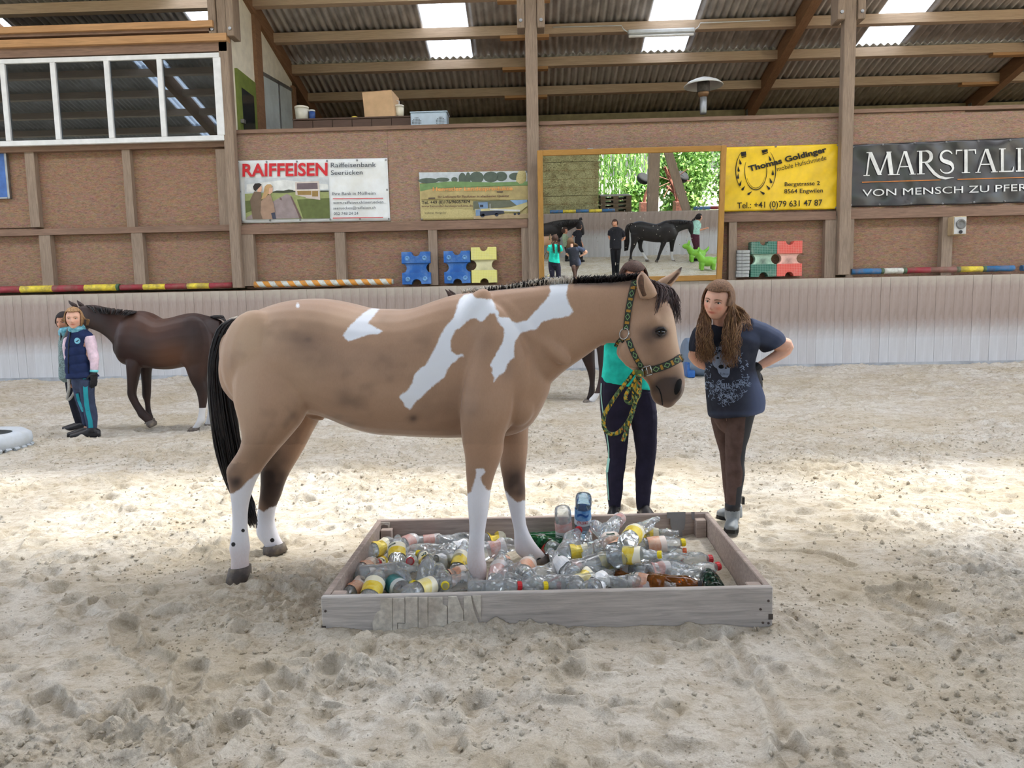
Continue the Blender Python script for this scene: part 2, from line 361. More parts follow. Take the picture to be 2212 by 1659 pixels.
# side wall of the room along the gallery: cream boards under the rafter, door, plastic window
def sidequad(n, ya, yb, z0a, z0b, z1a, z1b, mat_, dx=0.0, th=0.05, parent=room):
    m = MB(); X = xs + dx
    m.hexa([(X - th, ya, z0a), (X, ya, z0a), (X, yb, z0b), (X - th, yb, z0b), (X - th, ya, z1a), (X, ya, z1a), (X, yb, z1b), (X - th, yb, z1b)]); return m.build(n, mat_, parent)
def ys_at(px, py):      # depth on the side wall plane where a pixel falls
    d = ray(px, py); return d.y * (xs - EYE.x) / d.x
def zs_at(px, py):
    d = ray(px, py); return H + d.z * (xs - EYE.x) / d.x
y1_, y2_, y3_, y4_ = ys_at(504, 150), ys_at(548, 150), ys_at(557, 150), ys_at(633, 230)
sidequad('wall_board', YP + 0.2, y4_, 3.6, 3.6, zr(YP + 0.2) + 0.1, zr(y4_) + 0.1, CREAM)
sidequad('batten', y2_ + 0.02, y3_ + 0.1, 3.6, 3.6, zr(y2_), zr(y3_), GLULAM, 0.07, 0.07)
sidequad('batten', y4_ - 0.12, y4_ + 0.06, 3.6, 3.6, zs_at(633, 190), zs_at(633, 190), GLULAM, 0.07, 0.07)
door = empty('door_1', (xs + 0.02, (y1_ + y2_) / 2, 3.8), kind='structure')
GREEN = mk('green_door_paint', (112, 126, 60), 0.5, 0.08)
dz0, dz1 = 3.6, zs_at(525, 162)
ya, yb = y1_ + 0.05, y2_ - 0.08
sidequad('door_leaf', ya, yb, dz0, dz0, dz1, dz1, GREEN, 0.05, 0.05, door)
sidequad('door_glass', ya + 0.16, yb - 0.16, dz0 + 0.2, dz0 + 0.2, dz1 - 0.3, dz1 - 0.3, mk('dark_glass', (40, 44, 48), 0.08, 0.05, spec=0.8), 0.062, 0.014, door)
m = MB(); m.box((xs + 0.05, ya + 0.03, zs_at(509, 262)), (xs + 0.11, ya + 0.12, zs_at(509, 254))); m.build('door_handle', STEEL, door)
wp = empty('window_2', (xs + 0.02, (y3_ + y4_) / 2, 3.9), kind='structure')
PLAS = mk('milky_plastic_sheet', (196, 206, 206), 0.3, 0.1, 2.0, 0.15, 6)
za, zb2 = zs_at(560, 152), zs_at(628, 192)
sidequad('plastic_sheet', y3_ + 0.16, y4_ - 0.16, 3.6, 3.6, za, zb2, PLAS, 0.03, 0.02, wp)
sidequad('sheet_frame', y3_ + 0.14, y4_ - 0.14, za - 0.07, zb2 - 0.07, za, zb2, STEEL, 0.045, 0.03, wp)
ym = ys_at(599, 200); zm = za + (zb2 - za) * (ym - y3_) / (y4_ - y3_)
sidequad('sheet_frame', ym - 0.03, ym + 0.03, 3.6, 3.6, zm, zm, STEEL, 0.045, 0.03, wp)
# ------------------------------------------------------------------ gallery floor and outer wall behind the parapet
gal = empty('wall_outer', (2, 19.4, 3), kind='structure')
m = MB(); m.box((-24, YO + 0.2, 3.95), (24, 19.4, 4.07)); m.build('gallery_deck', RAIL, gal)
m = MB(); m.box((-24, 19.28, 0), (24, 19.4, H + PB - T_ * 19.23 + 0.165)); m.build('outer_board', mk('khaki_board', (158, 146, 116), 0.8, 0.1), gal)
m = MB(); m.box((-24, 19.16, H + PB - T_ * 19.23 - 0.26), (24, 19.27, H + PB - T_ * 19.23 - 0.02)); m.build('eave_plate', mk('khaki_plate', (168, 152, 118), 0.8, 0.1), gal)
# ------------------------------------------------------------------ roof
roof = empty('ceiling', (0, 7.4, 8.5), kind='structure')
YR = 7.4
def zp(Y): return H + PB - T_ * Y if Y >= YR else H + PB - T_ * (2 * YR - Y)     # purlin underside
for X in (PX[0], PX[1], PX[2], 2 * PX[2] - PX[1], 2 * PX[0] - PX[1]):
    for s in (1, -1):
        ye = YR + s * 12.1
        m = MB(); r = 0.095
        za, zb = zp(YR) - 0.1, zp(ye) - 0.1
        m.hexa([(X - r, YR, za), (X + r, YR, za), (X + r, ye, zb), (X - r, ye, zb), (X - r, YR, za + 0.43), (X + r, YR, za + 0.43), (X + r, ye, zb + 0.43), (X - r, ye, zb + 0.43)])
        m.build('rafter', GLULAM, roof, fix=True)
    m = MB(); m.box((X - 0.112, 19.02, zp(19.14) - 0.46), (X - 0.097, 19.16, zp(19.14) + 0.08)); m.build('rafter_shoe', STEEL, roof)
PY = [y * KS for y in (22.70, 21.30, 19.96, 18.65, 17.33, 16.0, 14.7, 13.4, 12.1, 10.8)]
for Y in PY[1:]:
    for s in (0, 1):
        yy = Y if s == 0 else 2 * YR - Y
        m = MB(); z = zp(yy); m.box((-24, yy - 0.085, z), (24, yy + 0.085, z + 0.19)); m.build('purlin', PURL, roof)
        if s == 0 and Y > 14.4:
            for X in PX[1:2]:
                m = MB(); m.box((X - 0.63, yy - 0.085, z - 0.06), (X + 0.38, yy + 0.085, z - 0.003)); m.build('purlin_pad', ORANGE, roof)
            m = MB(); X = (PX[2] + 2 * PX[2] - PX[1]) / 2 + 1.8; m.box((X, yy - 0.085, z - 0.06), (X + 1.0, yy + 0.085, z - 0.003)); m.build('purlin_pad', ORANGE, roof)
wv = 0.932 / 6; na = 48
def sheet_mesh(y0, y1, n_wave, name, mat_, lift=0.0):
    k = n_wave * 8; xs_ = np.arange(k + 1) * (wv / 8); zz = 0.025 * np.sin(2 * PI * xs_ / wv); m = MB(); vs = []
    for Y in (y0, y1):
        for i in range(k + 1): vs.append((xs_[i], Y, zp(Y) + 0.19 + 0.028 + zz[i] + lift))
    for Y in (y0,):
        for i in range(k + 1): vs.append((xs_[i], Y, zp(Y) + 0.19 + 0.028 + 0.012 + zz[i] + lift))
    fs = [(i, i + 1, k + 2 + i, k + 1 + i) for i in range(k)] + [(i + 1, i, 2 * k + 2 + i, 2 * k + 3 + i) for i in range(k)]
    m.add(vs, fs); return m.mesh(name, mat_, True)
t = NT('skylight_panel'); t.n.remove(t.b)
a_ = t.N('ShaderNodeBsdfTranslucent'); a_.inputs[0].default_value = lin((176, 184, 194)); b_ = t.N('ShaderNodeBsdfTransparent'); b_.inputs[0].default_value = lin((190, 210, 235)); d_ = t.N('ShaderNodeBsdfDiffuse'); d_.inputs[0].default_value = lin((215, 220, 226))
ms = t.N('ShaderNodeMixShader'); ms.inputs[0].default_value = 0.02; t.L(a_.outputs[0], ms.inputs[1]); t.L(b_.outputs[0], ms.inputs[2])
ms2 = t.N('ShaderNodeMixShader'); ms2.inputs[0].default_value = 0.12; t.L(ms.outputs[0], ms2.inputs[1]); t.L(d_.outputs[0], ms2.inputs[2]); t.L(ms2.outputs[0], t.out.inputs[0]); SKYL = t.m
rows = [(a * KS, b * KS) for a, b in ((23.1, 19.85), (20.05, 15.9), (16.1, 12.0), (12.2, 9.9))]
SKX = tuple(v * KS for v in (-13.55, -8.05, -2.55, 2.95, 8.45, 13.95))          # left edges of the skylight columns
def is_sky(x): return any(abs(x - s) < 0.25 for s in SKX)
for r, (ya, yb) in enumerate(rows):
    for side in (0, 1):
        a, b = (ya, yb) if side == 0 else (2 * YR - ya, 2 * YR - yb)
        fine = (side == 0 and r < 3)
        sh = sheet_mesh(a, b, 6, 'roof_sheet', CEM, 0.02 * r); sk = sheet_mesh(a, b, 6, 'skylight', SKYL, 0.02 * r); x = -24.55 * KS
        run = MB()
        while x < 21.3:
            if r > 0 and is_sky(x): link('skylight', sk, roof, (x, -YR, -8.5))
            elif fine and -8.2 < x < 12.3: link('roof_sheet', sh, roof, (x, -YR, -8.5))
            else:
                o = run; vs = [v.co for v in sh.vertices]; o.add([(p.x + x, p.y, p.z) for p in vs], [tuple(p.vertices) for p in sh.polygons])
            x += 0.932
        if run.v: tag(run.build('roof_sheets', CEM, roof, True), kind='stuff')
# unseen dome along the ridge, added to let a band of sun onto the sand
t = NT('added_ridge_light'); t.n.remove(t.b)
a_ = t.N('ShaderNodeBsdfTranslucent'); a_.inputs[0].default_value = lin((240, 244, 248)); b_ = t.N('ShaderNodeBsdfTransparent'); b_.inputs[0].default_value = lin((240, 244, 248))
ms = t.N('ShaderNodeMixShader'); ms.inputs[0].default_value = 0.26; t.L(a_.outputs[0], ms.inputs[1]); t.L(b_.outputs[0], ms.inputs[2]); t.L(ms.outputs[0], t.out.inputs[0]); RIDGE = t.m
m = MB(); k = 8; vs = []
for X in (-24, 24):
    for i in range(k + 1):
        y = YR - 1.45 + 2.9 * i / k; vs.append((X, y, zp(YR + 1.2) + 0.25 + 0.4 * math.sin(PI * i / k)))
m.add(vs, [(i, i + 1, k + 2 + i, k + 1 + i) for i in range(k)]); m.build('added_ridge_dome', RIDGE, roof, True)
# ------------------------------------------------------------------ tube light under the second purlin
tl = empty('tube_light', at(1428, 70, 15.65), 'long white fluorescent tube fitting fixed under the roof beams', 'light fitting')
c = at(1428, 69, 15.65); m = MB(); m.box((c.x - 0.68, c.y - 0.06, c.z - 0.04), (c.x + 0.68, c.y + 0.06, c.z + 0.05)); edges_soft(m.build('housing', mk('grey_fitting', (196, 200, 204), 0.4, 0.05), tl), 0.02)
m = MB(); m.lathe([(0.02, -0.66), (0.03, -0.64), (0.03, 0.64), (0.02, 0.66)], 10, c + Vector((0, -0.01, -0.07)), (1, 0, 0)); m.build('diffuser', mk('white_diffuser', (228, 230, 232), 0.3, 0.02), tl, True)
for s in (-1, 1):
    m = MB(); m.tube([c + Vector((s * 0.68, 0, 0.02)), c + Vector((s * 0.76, 0.02, 0.08)), c + Vector((s * 0.8, 0.03, 0.16)), c + Vector((s * 2.2, 0.03, 0.17))], 0.012, 6); m.build('cable', ALU, tl, True)
# ================================================================== SAND FLOOR
_NT = np.random.default_rng(3).random((256, 256)).astype(np.float32)
def vnoise(x, y, s=0):
    x = x + s * 37.3; y = y + s * 91.7
    xi = np.floor(x).astype(np.int64); yi = np.floor(y).astype(np.int64); fx = x - xi; fy = y - yi
    fx = fx * fx * (3 - 2 * fx); fy = fy * fy * (3 - 2 * fy)
    a = _NT[xi % 256, yi % 256]; b = _NT[(xi + 1) % 256, yi % 256]; c = _NT[xi % 256, (yi + 1) % 256]; d = _NT[(xi + 1) % 256, (yi + 1) % 256]
    return (a * (1 - fx) + b * fx) * (1 - fy) + (c * (1 - fx) + d * fx) * fy - 0.5
def vn3(x, y, z, s=0): return (vnoise(x + z * 0.7, y - z * 0.4, s) + vnoise(y + 11.1, z + x * 0.3, s + 5) + vnoise(z - 7.7, x + y * 0.5, s + 9)) / 1.7
# tracks dragged by the sandbox frame and shoe prints, as ground points
def gp(x, y): p = gnd(x, y); return np.array([p.x, p.y])
TRACKS = [([gp(1572, 1378), gp(1612, 1440), gp(1662, 1510), gp(1690, 1590), gp(1706, 1659), gp(1712, 1740)], 0.020, 0.010), ([gp(1640, 1188), gp(1720, 1190), gp(1790, 1206), gp(1838, 1232)], 0.018, 0.011),
          ([gp(1700, 1330), gp(1760, 1370), gp(1810, 1420), gp(1850, 1440)], 0.018, 0.008), ([gp(1820, 1300), gp(1900, 1310), gp(1990, 1330)], 0.05, 0.010), ([gp(1720, 1360), gp(1850, 1500), gp(1980, 1640)], 0.03, 0.006), ([gp(1880, 1320), gp(2020, 1400), gp(2150, 1500)], 0.03, 0.007), ([gp(1950, 1420), gp(2080, 1560), gp(2150, 1680)], 0.03, 0.006)]
SHOES = [(gp(275, 1405), gp(268, 1350)), (gp(345, 1440), gp(300, 1412)), (gp(395, 1520), gp(418, 1452)), (gp(345, 1560), gp(320, 1528)), (gp(620, 1490), gp(575, 1466)), (gp(640, 1500), gp(690, 1470)), (gp(135, 1560), gp(100, 1530)), (gp(440, 1640), gp(480, 1600)), (gp(1900, 1285), gp(1980, 1278)), (gp(2120, 1250), gp(2190, 1255)), (gp(2010, 1320), gp(1960, 1300))]
SMOOTH = [gp(1600, 1200), gp(1850, 1240), gp(2050, 1300), gp(2240, 1480), gp(2260, 1760), gp(1690, 1760), gp(1660, 1500), gp(1590, 1390)]
def seg_dist(X, Y, a, b):
    d = b - a; t = np.clip(((X - a[0]) * d[0] + (Y - a[1]) * d[1]) / (d @ d), 0, 1); return np.hypot(X - a[0] - t * d[0], Y - a[1] - t * d[1]), t
def poly_sd(X, Y, P):
    P = [np.array(p, float) for p in P]; D = np.full(X.shape, 1e9); ins = np.zeros(X.shape, bool)
    for i in range(len(P)):
        a, b = P[i], P[(i + 1) % len(P)]; d, _ = seg_dist(X, Y, a, b); D = np.minimum(D, d)
        c = ((a[1] > Y) != (b[1] > Y)) & (X < (b[0] - a[0]) * (Y - a[1]) / (b[1] - a[1] + 1e-12) + a[0]); ins ^= c
    return np.where(ins, D, -D)
BOXQ = [gnd(693, 1290, 0.19), gnd(1670, 1268, 0.19), gnd(1530, 1105, 0.19), gnd(815, 1122, 0.19)]
def floor_height(X, Y, fine=True):
    amp = np.ones_like(X)
    if fine:
        sm = poly_sd(X, Y, SMOOTH); amp = 1 - 0.62 * np.clip(sm / 0.5 + 0.2, 0, 1)
    z = 0.030 * vnoise(X * 0.8, Y * 0.8, 1) + amp * (0.030 * vnoise(X * 2.0, Y * 2.3, 2) + 0.026 * vnoise(X * 4.3, Y * 5.6, 3))
    if fine:
        wx = X + 0.05 * vnoise(X * 7, Y * 7, 11); wy = Y + 0.05 * vnoise(X * 7, Y * 7, 12)
        patch = np.clip(vnoise(X * 1.7, Y * 2.2, 7) * 2.6 + 0.55, 0.12, 1.25); B_ = lambda f, s_: np.abs(vnoise(wx * f, wy * f * 1.15, s_))
        z += amp * patch * (0.042 * B_(7, 4) + 0.036 * B_(15, 5) + 0.028 * B_(31, 6) + 0.018 * B_(64, 8) + 0.012 * B_(120, 9)) + amp * 0.010 * vnoise(wx * 11, wy * 13, 15)
        lump = np.clip(vnoise(X * 26, Y * 30, 16) * 2.4 - 0.45, 0, 1); z += amp * 0.012 * lump * patch
        for pts, w, dep in TRACKS:
            D = np.full(X.shape, 9.0)
            for a, b in zip(pts[:-1], pts[1:]): D = np.minimum(D, seg_dist(X, Y, a, b)[0])
            z += -1.7 * dep * np.exp(-(D / w) ** 2) + dep * 1.2 * np.exp(-((D - 1.9 * w) / (0.8 * w)) ** 2)
        for a, b in SHOES:
            c = (a + b) / 2; d = (b - a) / (np.linalg.norm(b - a) + 1e-9) * 0.105
            D, tt = seg_dist(X, Y, c - d, c + d); wd = 0.046 + 0.012 * np.abs(tt - 0.45)
            m = 1 / (1 + np.exp((D - wd) / 0.005)); fl = -0.022 + 0.005 * (np.sin(tt * 60) > 0.3) * (D < wd * 0.75)
            z = z * (1 - 0.9 * m) + m * (fl + 0.02 * vnoise(X * 0.8, Y * 0.8, 1)) + 0.018 * np.exp(-((D - wd - 0.014) / 0.010) ** 2)
    k_ = np.clip((Y - 10.6) / 2.7, 0, 1); z = z + 0.20 * k_ * k_ * (3 - 2 * k_)
    q = poly_sd(X, Y, [(p.x, p.y) for p in BOXQ]); z = np.where(q > 0, np.minimum(z, 0.012) * np.clip(1 - q / 0.1, 0, 1) - 0.02 * np.clip(q / 0.05, 0, 1), z)
    if fine: z += 0.035 * np.exp(-(np.minimum(q, 0) / 0.05) ** 2) * (q <= 0) * (0.5 + 0.9 * vnoise(X * 5, Y * 5, 21)) + 0.012 * (q <= 0) * np.exp(np.minimum(q, 0) / 0.08)
    return z
def hoofpits(X, Y, Z, pits):
    """press hoof prints into a grid whose rows share Y; windows found by row and column"""
    yr = Y[:, 0]
    for (px_, py_, r, dep, asp, an) in pits:
        i0, i1 = np.searchsorted(yr, [py_ - 2.2 * r, py_ + 2.2 * r])
        if i1 - i0 < 2: continue
        xr = X[(i0 + i1) // 2]; j0, j1 = np.searchsorted(xr, [px_ - 2.6 * r, px_ + 2.6 * r])
        if j1 - j0 < 2: continue
        dx = X[i0:i1, j0:j1] - px_; dy = Y[i0:i1, j0:j1] - py_; c, s = math.cos(an), math.sin(an)
        u = (dx * c + dy * s) / asp; v = -dx * s + dy * c
        d = np.hypot(u, v) / r * (1 + 0.5 * vnoise(X[i0:i1, j0:j1] * 14, Y[i0:i1, j0:j1] * 14, 31))
        Z[i0:i1, j0:j1] += -dep * np.exp(-(d / 0.75) ** 4) + dep * 0.75 * np.exp(-((d - 1.25) / 0.32) ** 2) * (0.5 + 0.5 * np.tanh(v / r * 1.2))
nr, nc = 920, 700
yr = 1.75 * ((YK + 0.02) / 1.75) ** (np.arange(nr) / (nr - 1)); u = np.linspace(-1, 1, nc)
GY = np.repeat(yr[:, None], nc, 1); GX = u[None, :] * (0.80 * yr[:, None] + 0.5)
GZ = floor_height(GX, GY)
rr = np.random.default_rng(5); pits = []
for k in range(3000):
    y = 1.8 + 11.3 * rr.random() ** 0.8; x = rr.uniform(-1, 1) * (0.8 * y + 0.5)
    if x > 0.95 + (y - 1.8) * 0.12 and y < 4.2 and x < 5 and rr.random() < 0.85: continue
    q = rr.random(); pits.append((x, y, rr.uniform(0.030, 0.065), rr.uniform(0.010, 0.030), rr.uniform(0.9, 1.5), rr.uniform(0, PI)))
qb = [(p.x, p.y) for p in BOXQ]; pa = np.array([[p[0], p[1]] for p in pits]); ok = poly_sd(pa[:, 0], pa[:, 1], qb) < -0.06
hoofpits(GX, GY, GZ, [p for p, k in zip(pits, ok) if k])
def grid_mesh(X, Y, Z):
    n, m_ = X.shape; v = np.stack([X, Y, Z], -1).reshape(-1, 3).astype(np.float32)
    i = np.arange(n - 1)[:, None] * m_ + np.arange(m_ - 1)[None, :]; f = np.stack([i, i + 1, i + 1 + m_, i + m_], -1).reshape(-1, 4)
    return v, f
def np_mesh(name, v, f, mats, smooth=True):
    me = bpy.data.meshes.new(name); me.vertices.add(len(v)); me.vertices.foreach_set('co', np.asarray(v, np.float32).ravel())
    nf = len(f); k = f.shape[1]; me.loops.add(nf * k); me.loops.foreach_set('vertex_index', f.astype(np.int32).ravel()); me.polygons.add(nf)
    me.polygons.foreach_set('loop_start', np.arange(nf, dtype=np.int32) * k); me.polygons.foreach_set('loop_total', np.full(nf, k, np.int32)) if False else None
    me.polygons.foreach_set('use_smooth', [smooth] * nf); me.materials.append(mats); me.update(calc_edges=True); me.validate(); return me
t = NT('riding_sand'); co = t.coords('Object')
n1 = t.noise(co, 0.9, 6, 0.62); n2 = t.noise(t.coords('Object', (1, 1.25, 1)), 7.0, 6, 0.7); n3 = t.noise(co, 150.0, 3, 0.7); n4 = t.noise(t.coords('Object', (1, 1.3, 1)), 24.0, 4, 0.7, 0.6)
o = t.mix(t.ramp(n1, [(0.40, (0, 0, 0, 1)), (0.62, (1, 1, 1, 1))]), (214, 208, 197), (198, 187, 167))
o = t.mix(t.math('MULTIPLY', t.ramp(n2, [(0.44, (0, 0, 0, 1)), (0.64, (1, 1, 1, 1))]), 0.55), o, (164, 148, 122))
o = t.mix(t.math('MULTIPLY', t.ramp(n4, [(0.50, (0, 0, 0, 1)), (0.66, (1, 1, 1, 1))]), 0.50), o, (134, 120, 98))
o = t.mix(t.math('MULTIPLY', t.ramp(n3, [(0.35, (1, 1, 1, 1)), (0.6, (0, 0, 0, 1))]), 0.30), o, (140, 126, 104))
t.L(o, t.b.inputs['Base Color']); t.b.inputs['Roughness'].default_value = 0.95; t.b.inputs['Specular IOR Level'].default_value = 0.1
t.bump(t.math('ADD', t.math('MULTIPLY', t.noise(co, 260.0, 3, 0.7), 0.5), t.noise(co, 70.0, 5, 0.7)), 0.85, 0.006); SAND = t.m
v1, f1 = grid_mesh(GX, GY, GZ)
# the rest of the arena, coarse
def coarse(xa, xb, ya, yb, st, dz=-0.0):
    xs = np.arange(xa, xb + st, st); ys = np.arange(ya, yb + st, st); X, Y = np.meshgrid(xs, ys); return grid_mesh(X, Y, floor_height(X, Y, False) + 0.03 * vnoise(X * 6, Y * 6, 3) + 0.02 * vnoise(X * 11, Y * 11, 4) + dz)
v2, f2 = coarse(-13, 15, -2.3, 2.4, 0.055, -0.012)
vs, fs = [v1, v2], [f1, f2 + len(v1)]; nb = len(v1) + len(v2)
for (xa, xb, ya, yb) in ((-24, -3.2, 2.2, YK + 0.1), (3.2, 24, 2.2, YK + 0.1), (-40, 40, -2.4, YK + 0.2)):
    v, f = coarse(xa, xb, ya, yb, 0.25 if xb < 30 else 1.0, -0.075 if xb < 30 else -0.13); vs.append(v); fs.append(f + nb); nb += len(v)
floor_me = np_mesh('floor', np.concatenate(vs), np.concatenate(fs), SAND)
tag(link('floor', floor_me), kind='structure')
def sand_z(x, y):
    i = int(np.clip(np.searchsorted(yr, y), 0, nr - 1)); j = int(np.clip(np.searchsorted(GX[i], x), 0, nc - 1)); return float(GZ[i, j])
# loose clods and grit
m = []; fcs = []; nbv = 0
base = np.array([(0, 0, 1), (0.9, 0, 0.4), (0.28, 0.85, 0.4), (-0.72, 0.53, 0.4), (-0.72, -0.53, 0.4), (0.28, -0.85, 0.4), (0.72, 0.53, -0.4), (-0.28, 0.85, -0.4), (-0.9, 0, -0.4), (-0.28, -0.85, -0.4), (0.72, -0.53, -0.4), (0, 0, -1)], float)
bf = np.array([(0, 1, 2), (0, 2, 3), (0, 3, 4), (0, 4, 5), (0, 5, 1), (1, 6, 2), (2, 7, 3), (3, 8, 4), (4, 9, 5), (5, 10, 1), (2, 6, 7), (3, 7, 8), (4, 8, 9), (5, 9, 10), (1, 10, 6), (11, 7, 6), (11, 8, 7), (11, 9, 8), (11, 10, 9), (11, 6, 10)])
for k in range(17000):
    y = 1.9 + 6.5 * rr.random() ** 1.7; x = rr.uniform(-1, 1) * (0.74 * y + 0.2)
    pt = float(vnoise(np.array([x * 1.9]), np.array([y * 2.4]), 7)[0])
    if pt < -0.05 and rr.random() < 0.75: continue
    if poly_sd(np.array([x]), np.array([y]), qb)[0] > -0.02: continue
    r = 0.0022 + 0.011 * rr.random() ** 6 + 0.0005 * y
    v = base * (r * rr.uniform(0.6, 1.25, 3)) * rr.uniform(0.75, 1.2, (12, 1)); a = rr.uniform(0, 6.28); c, s = math.cos(a), math.sin(a)
    v = np.stack([v[:, 0] * c - v[:, 1] * s, v[:, 0] * s + v[:, 1] * c, v[:, 2]], 1) + (x, y, sand_z(x, y) + r * 0.3); m.append(v); fcs.append(bf + nbv); nbv += 12
tag(link('sand_clods', np_mesh('sand_clods', np.concatenate(m), np.concatenate(fcs), SAND, False)), 'loose clods and grit lying on the churned riding sand', 'clods', kind='stuff')

# ================================================================== SANDBOX FRAME
ZT = 0.19
BW = wood('grey_weathered_board', (196, 190, 184), grain=(0.8, 14, 14), dirt=(168, 156, 146), var=0.22, bump=0.35)
BWI = wood('inner_board', (178, 162, 152), grain=(0.8, 12, 12), dirt=(154, 138, 128), var=0.2)
VEN = mk('peeling_veneer', (204, 198, 186), 0.85, 0.10, 40, 0.2, 90, dirt=(150, 134, 118), dscale=7, damt=0.5)
GREY = mk('grey_paint_remains', (134, 132, 132), 0.7, 0.08, 8)
box = empty('sandbox_frame', (sum((q for q in BOXQ), Vector()) / 4).to_2d().to_3d(), 'low weathered wooden box frame filled with empty plastic bottles', 'frame')
FL, FR, BR, BL = [Vector((q.x, q.y, 0)) for q in BOXQ]
def edge_board(p, q, inward, th, z0, z1, name, mats):
    d = (q - p).normalized(); n = Vector((-d.y, d.x, 0)); n = n if n.dot(inward) > 0 else -n
    m = MB(); a = [p, q, q + n * th, p + n * th]
    if (q - p).cross(n).z < 0: a = [a[1], a[0], a[3], a[2]]
    m.hexa([v + Vector((0, 0, z0)) for v in a] + [v + Vector((0, 0, z1)) for v in a]); o = m.build(name, mats, box, fix=True); edges_soft(o, 0.004); return d, n
cen = (FL + FR + BR + BL) / 4
dF, nF = edge_board(FL, FR, cen - FL, 0.030, -0.06, ZT, 'board', BW)
edge_board(BL, BR, cen - BL, 0.030, -0.04, ZT, 'board', BWI)
edge_board(FL + nF * 0.031, BL - nF * 0.031, cen - FL, 0.028, -0.04, ZT - 0.001, 'board', BWI)
edge_board(FR + nF * 0.031, BR - nF * 0.031, cen - FR, 0.028, -0.04, ZT - 0.001, 'board', BWI)
for p, top in ((FL, 0.185), (FR, 0.183), (BL, 0.15), (BR, 0.165)):
    u = (cen - p); sx = 1 if u.dot(dF) > 0 else -1; sy = 1 if u.dot(nF) > 0 else -1
    a = p + dF * sx * 0.031 + nF * sy * 0.032; b = a + dF * sx * 0.062 + nF * sy * 0.055
    m = MB(); m.box((a.x, a.y, -0.03), (b.x, b.y, top)); edges_soft(m.build('corner_block', BWI, box), 0.004)
def on_front(px, py):      # pixel on the outer face of the front board -> (along, z)
    d = ray(px, py); n = Vector((-dF.y, dF.x, 0)); k = (FL - EYE).dot(n) / d.dot(n); p = EYE + d * k; return (p - FL).dot(dF), p.z
def front_piece(name, pts, mats, proud=0.003):
    m = MB(); m.prism([on_front(x, y) for x, y in pts], FL - nF * proud, dF, (0, 0, 1), nF, proud - 0.0004); return m.build(name, mats, box, fix=True)
K = 4.254; cr = lambda P: [(660 + x / K, 1060 + y / K) for x, y in P]
for P in ([(690, 985), (800, 985), (800, 1390), (655, 1400), (640, 1390), (615, 1210), (650, 1120), (690, 1090)], [(804, 985), (905, 985), (915, 1015), (912, 1210), (845, 1208), (845, 1385), (804, 1390)], [(918, 975), (1032, 975), (1035, 1380), (850, 1385), (850, 1215), (918, 1215)], [(1038, 975), (1122, 975), (1126, 1375), (1038, 1380)],
          [(1128, 975), (1258, 975), (1262, 1040), (1300, 1060), (1300, 1365), (1195, 1370), (1180, 1290), (1128, 1290)], [(1312, 970), (1390, 968), (1420, 1040), (1450, 1110), (1455, 1360), (1308, 1365), (1308, 1120)], [(1455, 968), (1520, 966), (1545, 1090), (1590, 1210), (1608, 1260), (1605, 1350), (1460, 1358)], [(1535, 965), (1612, 963), (1612, 1180), (1570, 1090)]):
    front_piece('veneer_strip', cr(P), VEN, 0.006)
for (x, y) in ((1660, 1298), (1660, 1346), (1648, 1345), (1643, 1316), (703, 1320), (705, 1366)):
    a, z = on_front(x, y); m = MB(); c0 = FL + dF * a + Vector((0, 0, z)); m.lathe([(0.006, 0), (0.005, 0.003), (0, 0.004)], 8, c0, -nF); m.build('screw', flat('rusty_screw', (96, 84, 78), 0.5, 0.5, 0.5), box)
front_piece('finger_joint', [(695, 1352), (704, 1352), (704, 1366), (695, 1366)], flat('dark_joint', (84, 76, 70), 0.9), 0.002)
front_piece('finger_joint', [(1660, 1326), (1669.5, 1326), (1669.5, 1338), (1660, 1338)], flat('dark_joint', (84, 76, 70), 0.9), 0.002)
def on_back(px, py):
    d = ray(px, py); n = Vector((-dF.y, dF.x, 0)); o_ = BL + (FL - BL).normalized() * 0.031; k = (o_ - EYE).dot(n) / d.dot(n); p = EYE + d * k; return (p - BL).dot(dF), p.z
K2 = 4.096
for P in ([(1150, 190), (1315, 188), (1312, 290), (1300, 345), (1285, 350), (1290, 440), (1275, 465), (1258, 450), (1250, 350), (1215, 390), (1195, 340), (1180, 300), (1182, 245), (1150, 240)], [(1365, 188), (1395, 188), (1395, 260), (1370, 250)]):
    m = MB(); m.prism([on_back(1160 + x / K2, 1060 + y / K2) for x, y in P], BL + (FL - BL).normalized() * 0.0345, dF, (0, 0, 1), (BL - FL).normalized(), 0.004); m.build('paint_remains', GREY, box, fix=True)
K = 4.254; P = [(655, 290), (778, 292), (780, 445), (760, 440), (760, 315), (715, 308), (690, 330), (672, 310), (660, 330)]
m = MB(); m.prism([on_back(660 + x / K, 1060 + y / K) for x, y in P], BL + (FL - BL).normalized() * 0.038, dF, (0, 0, 1), (BL - FL).normalized(), 0.006); m.build('veneer_strip', VEN, box, fix=True)
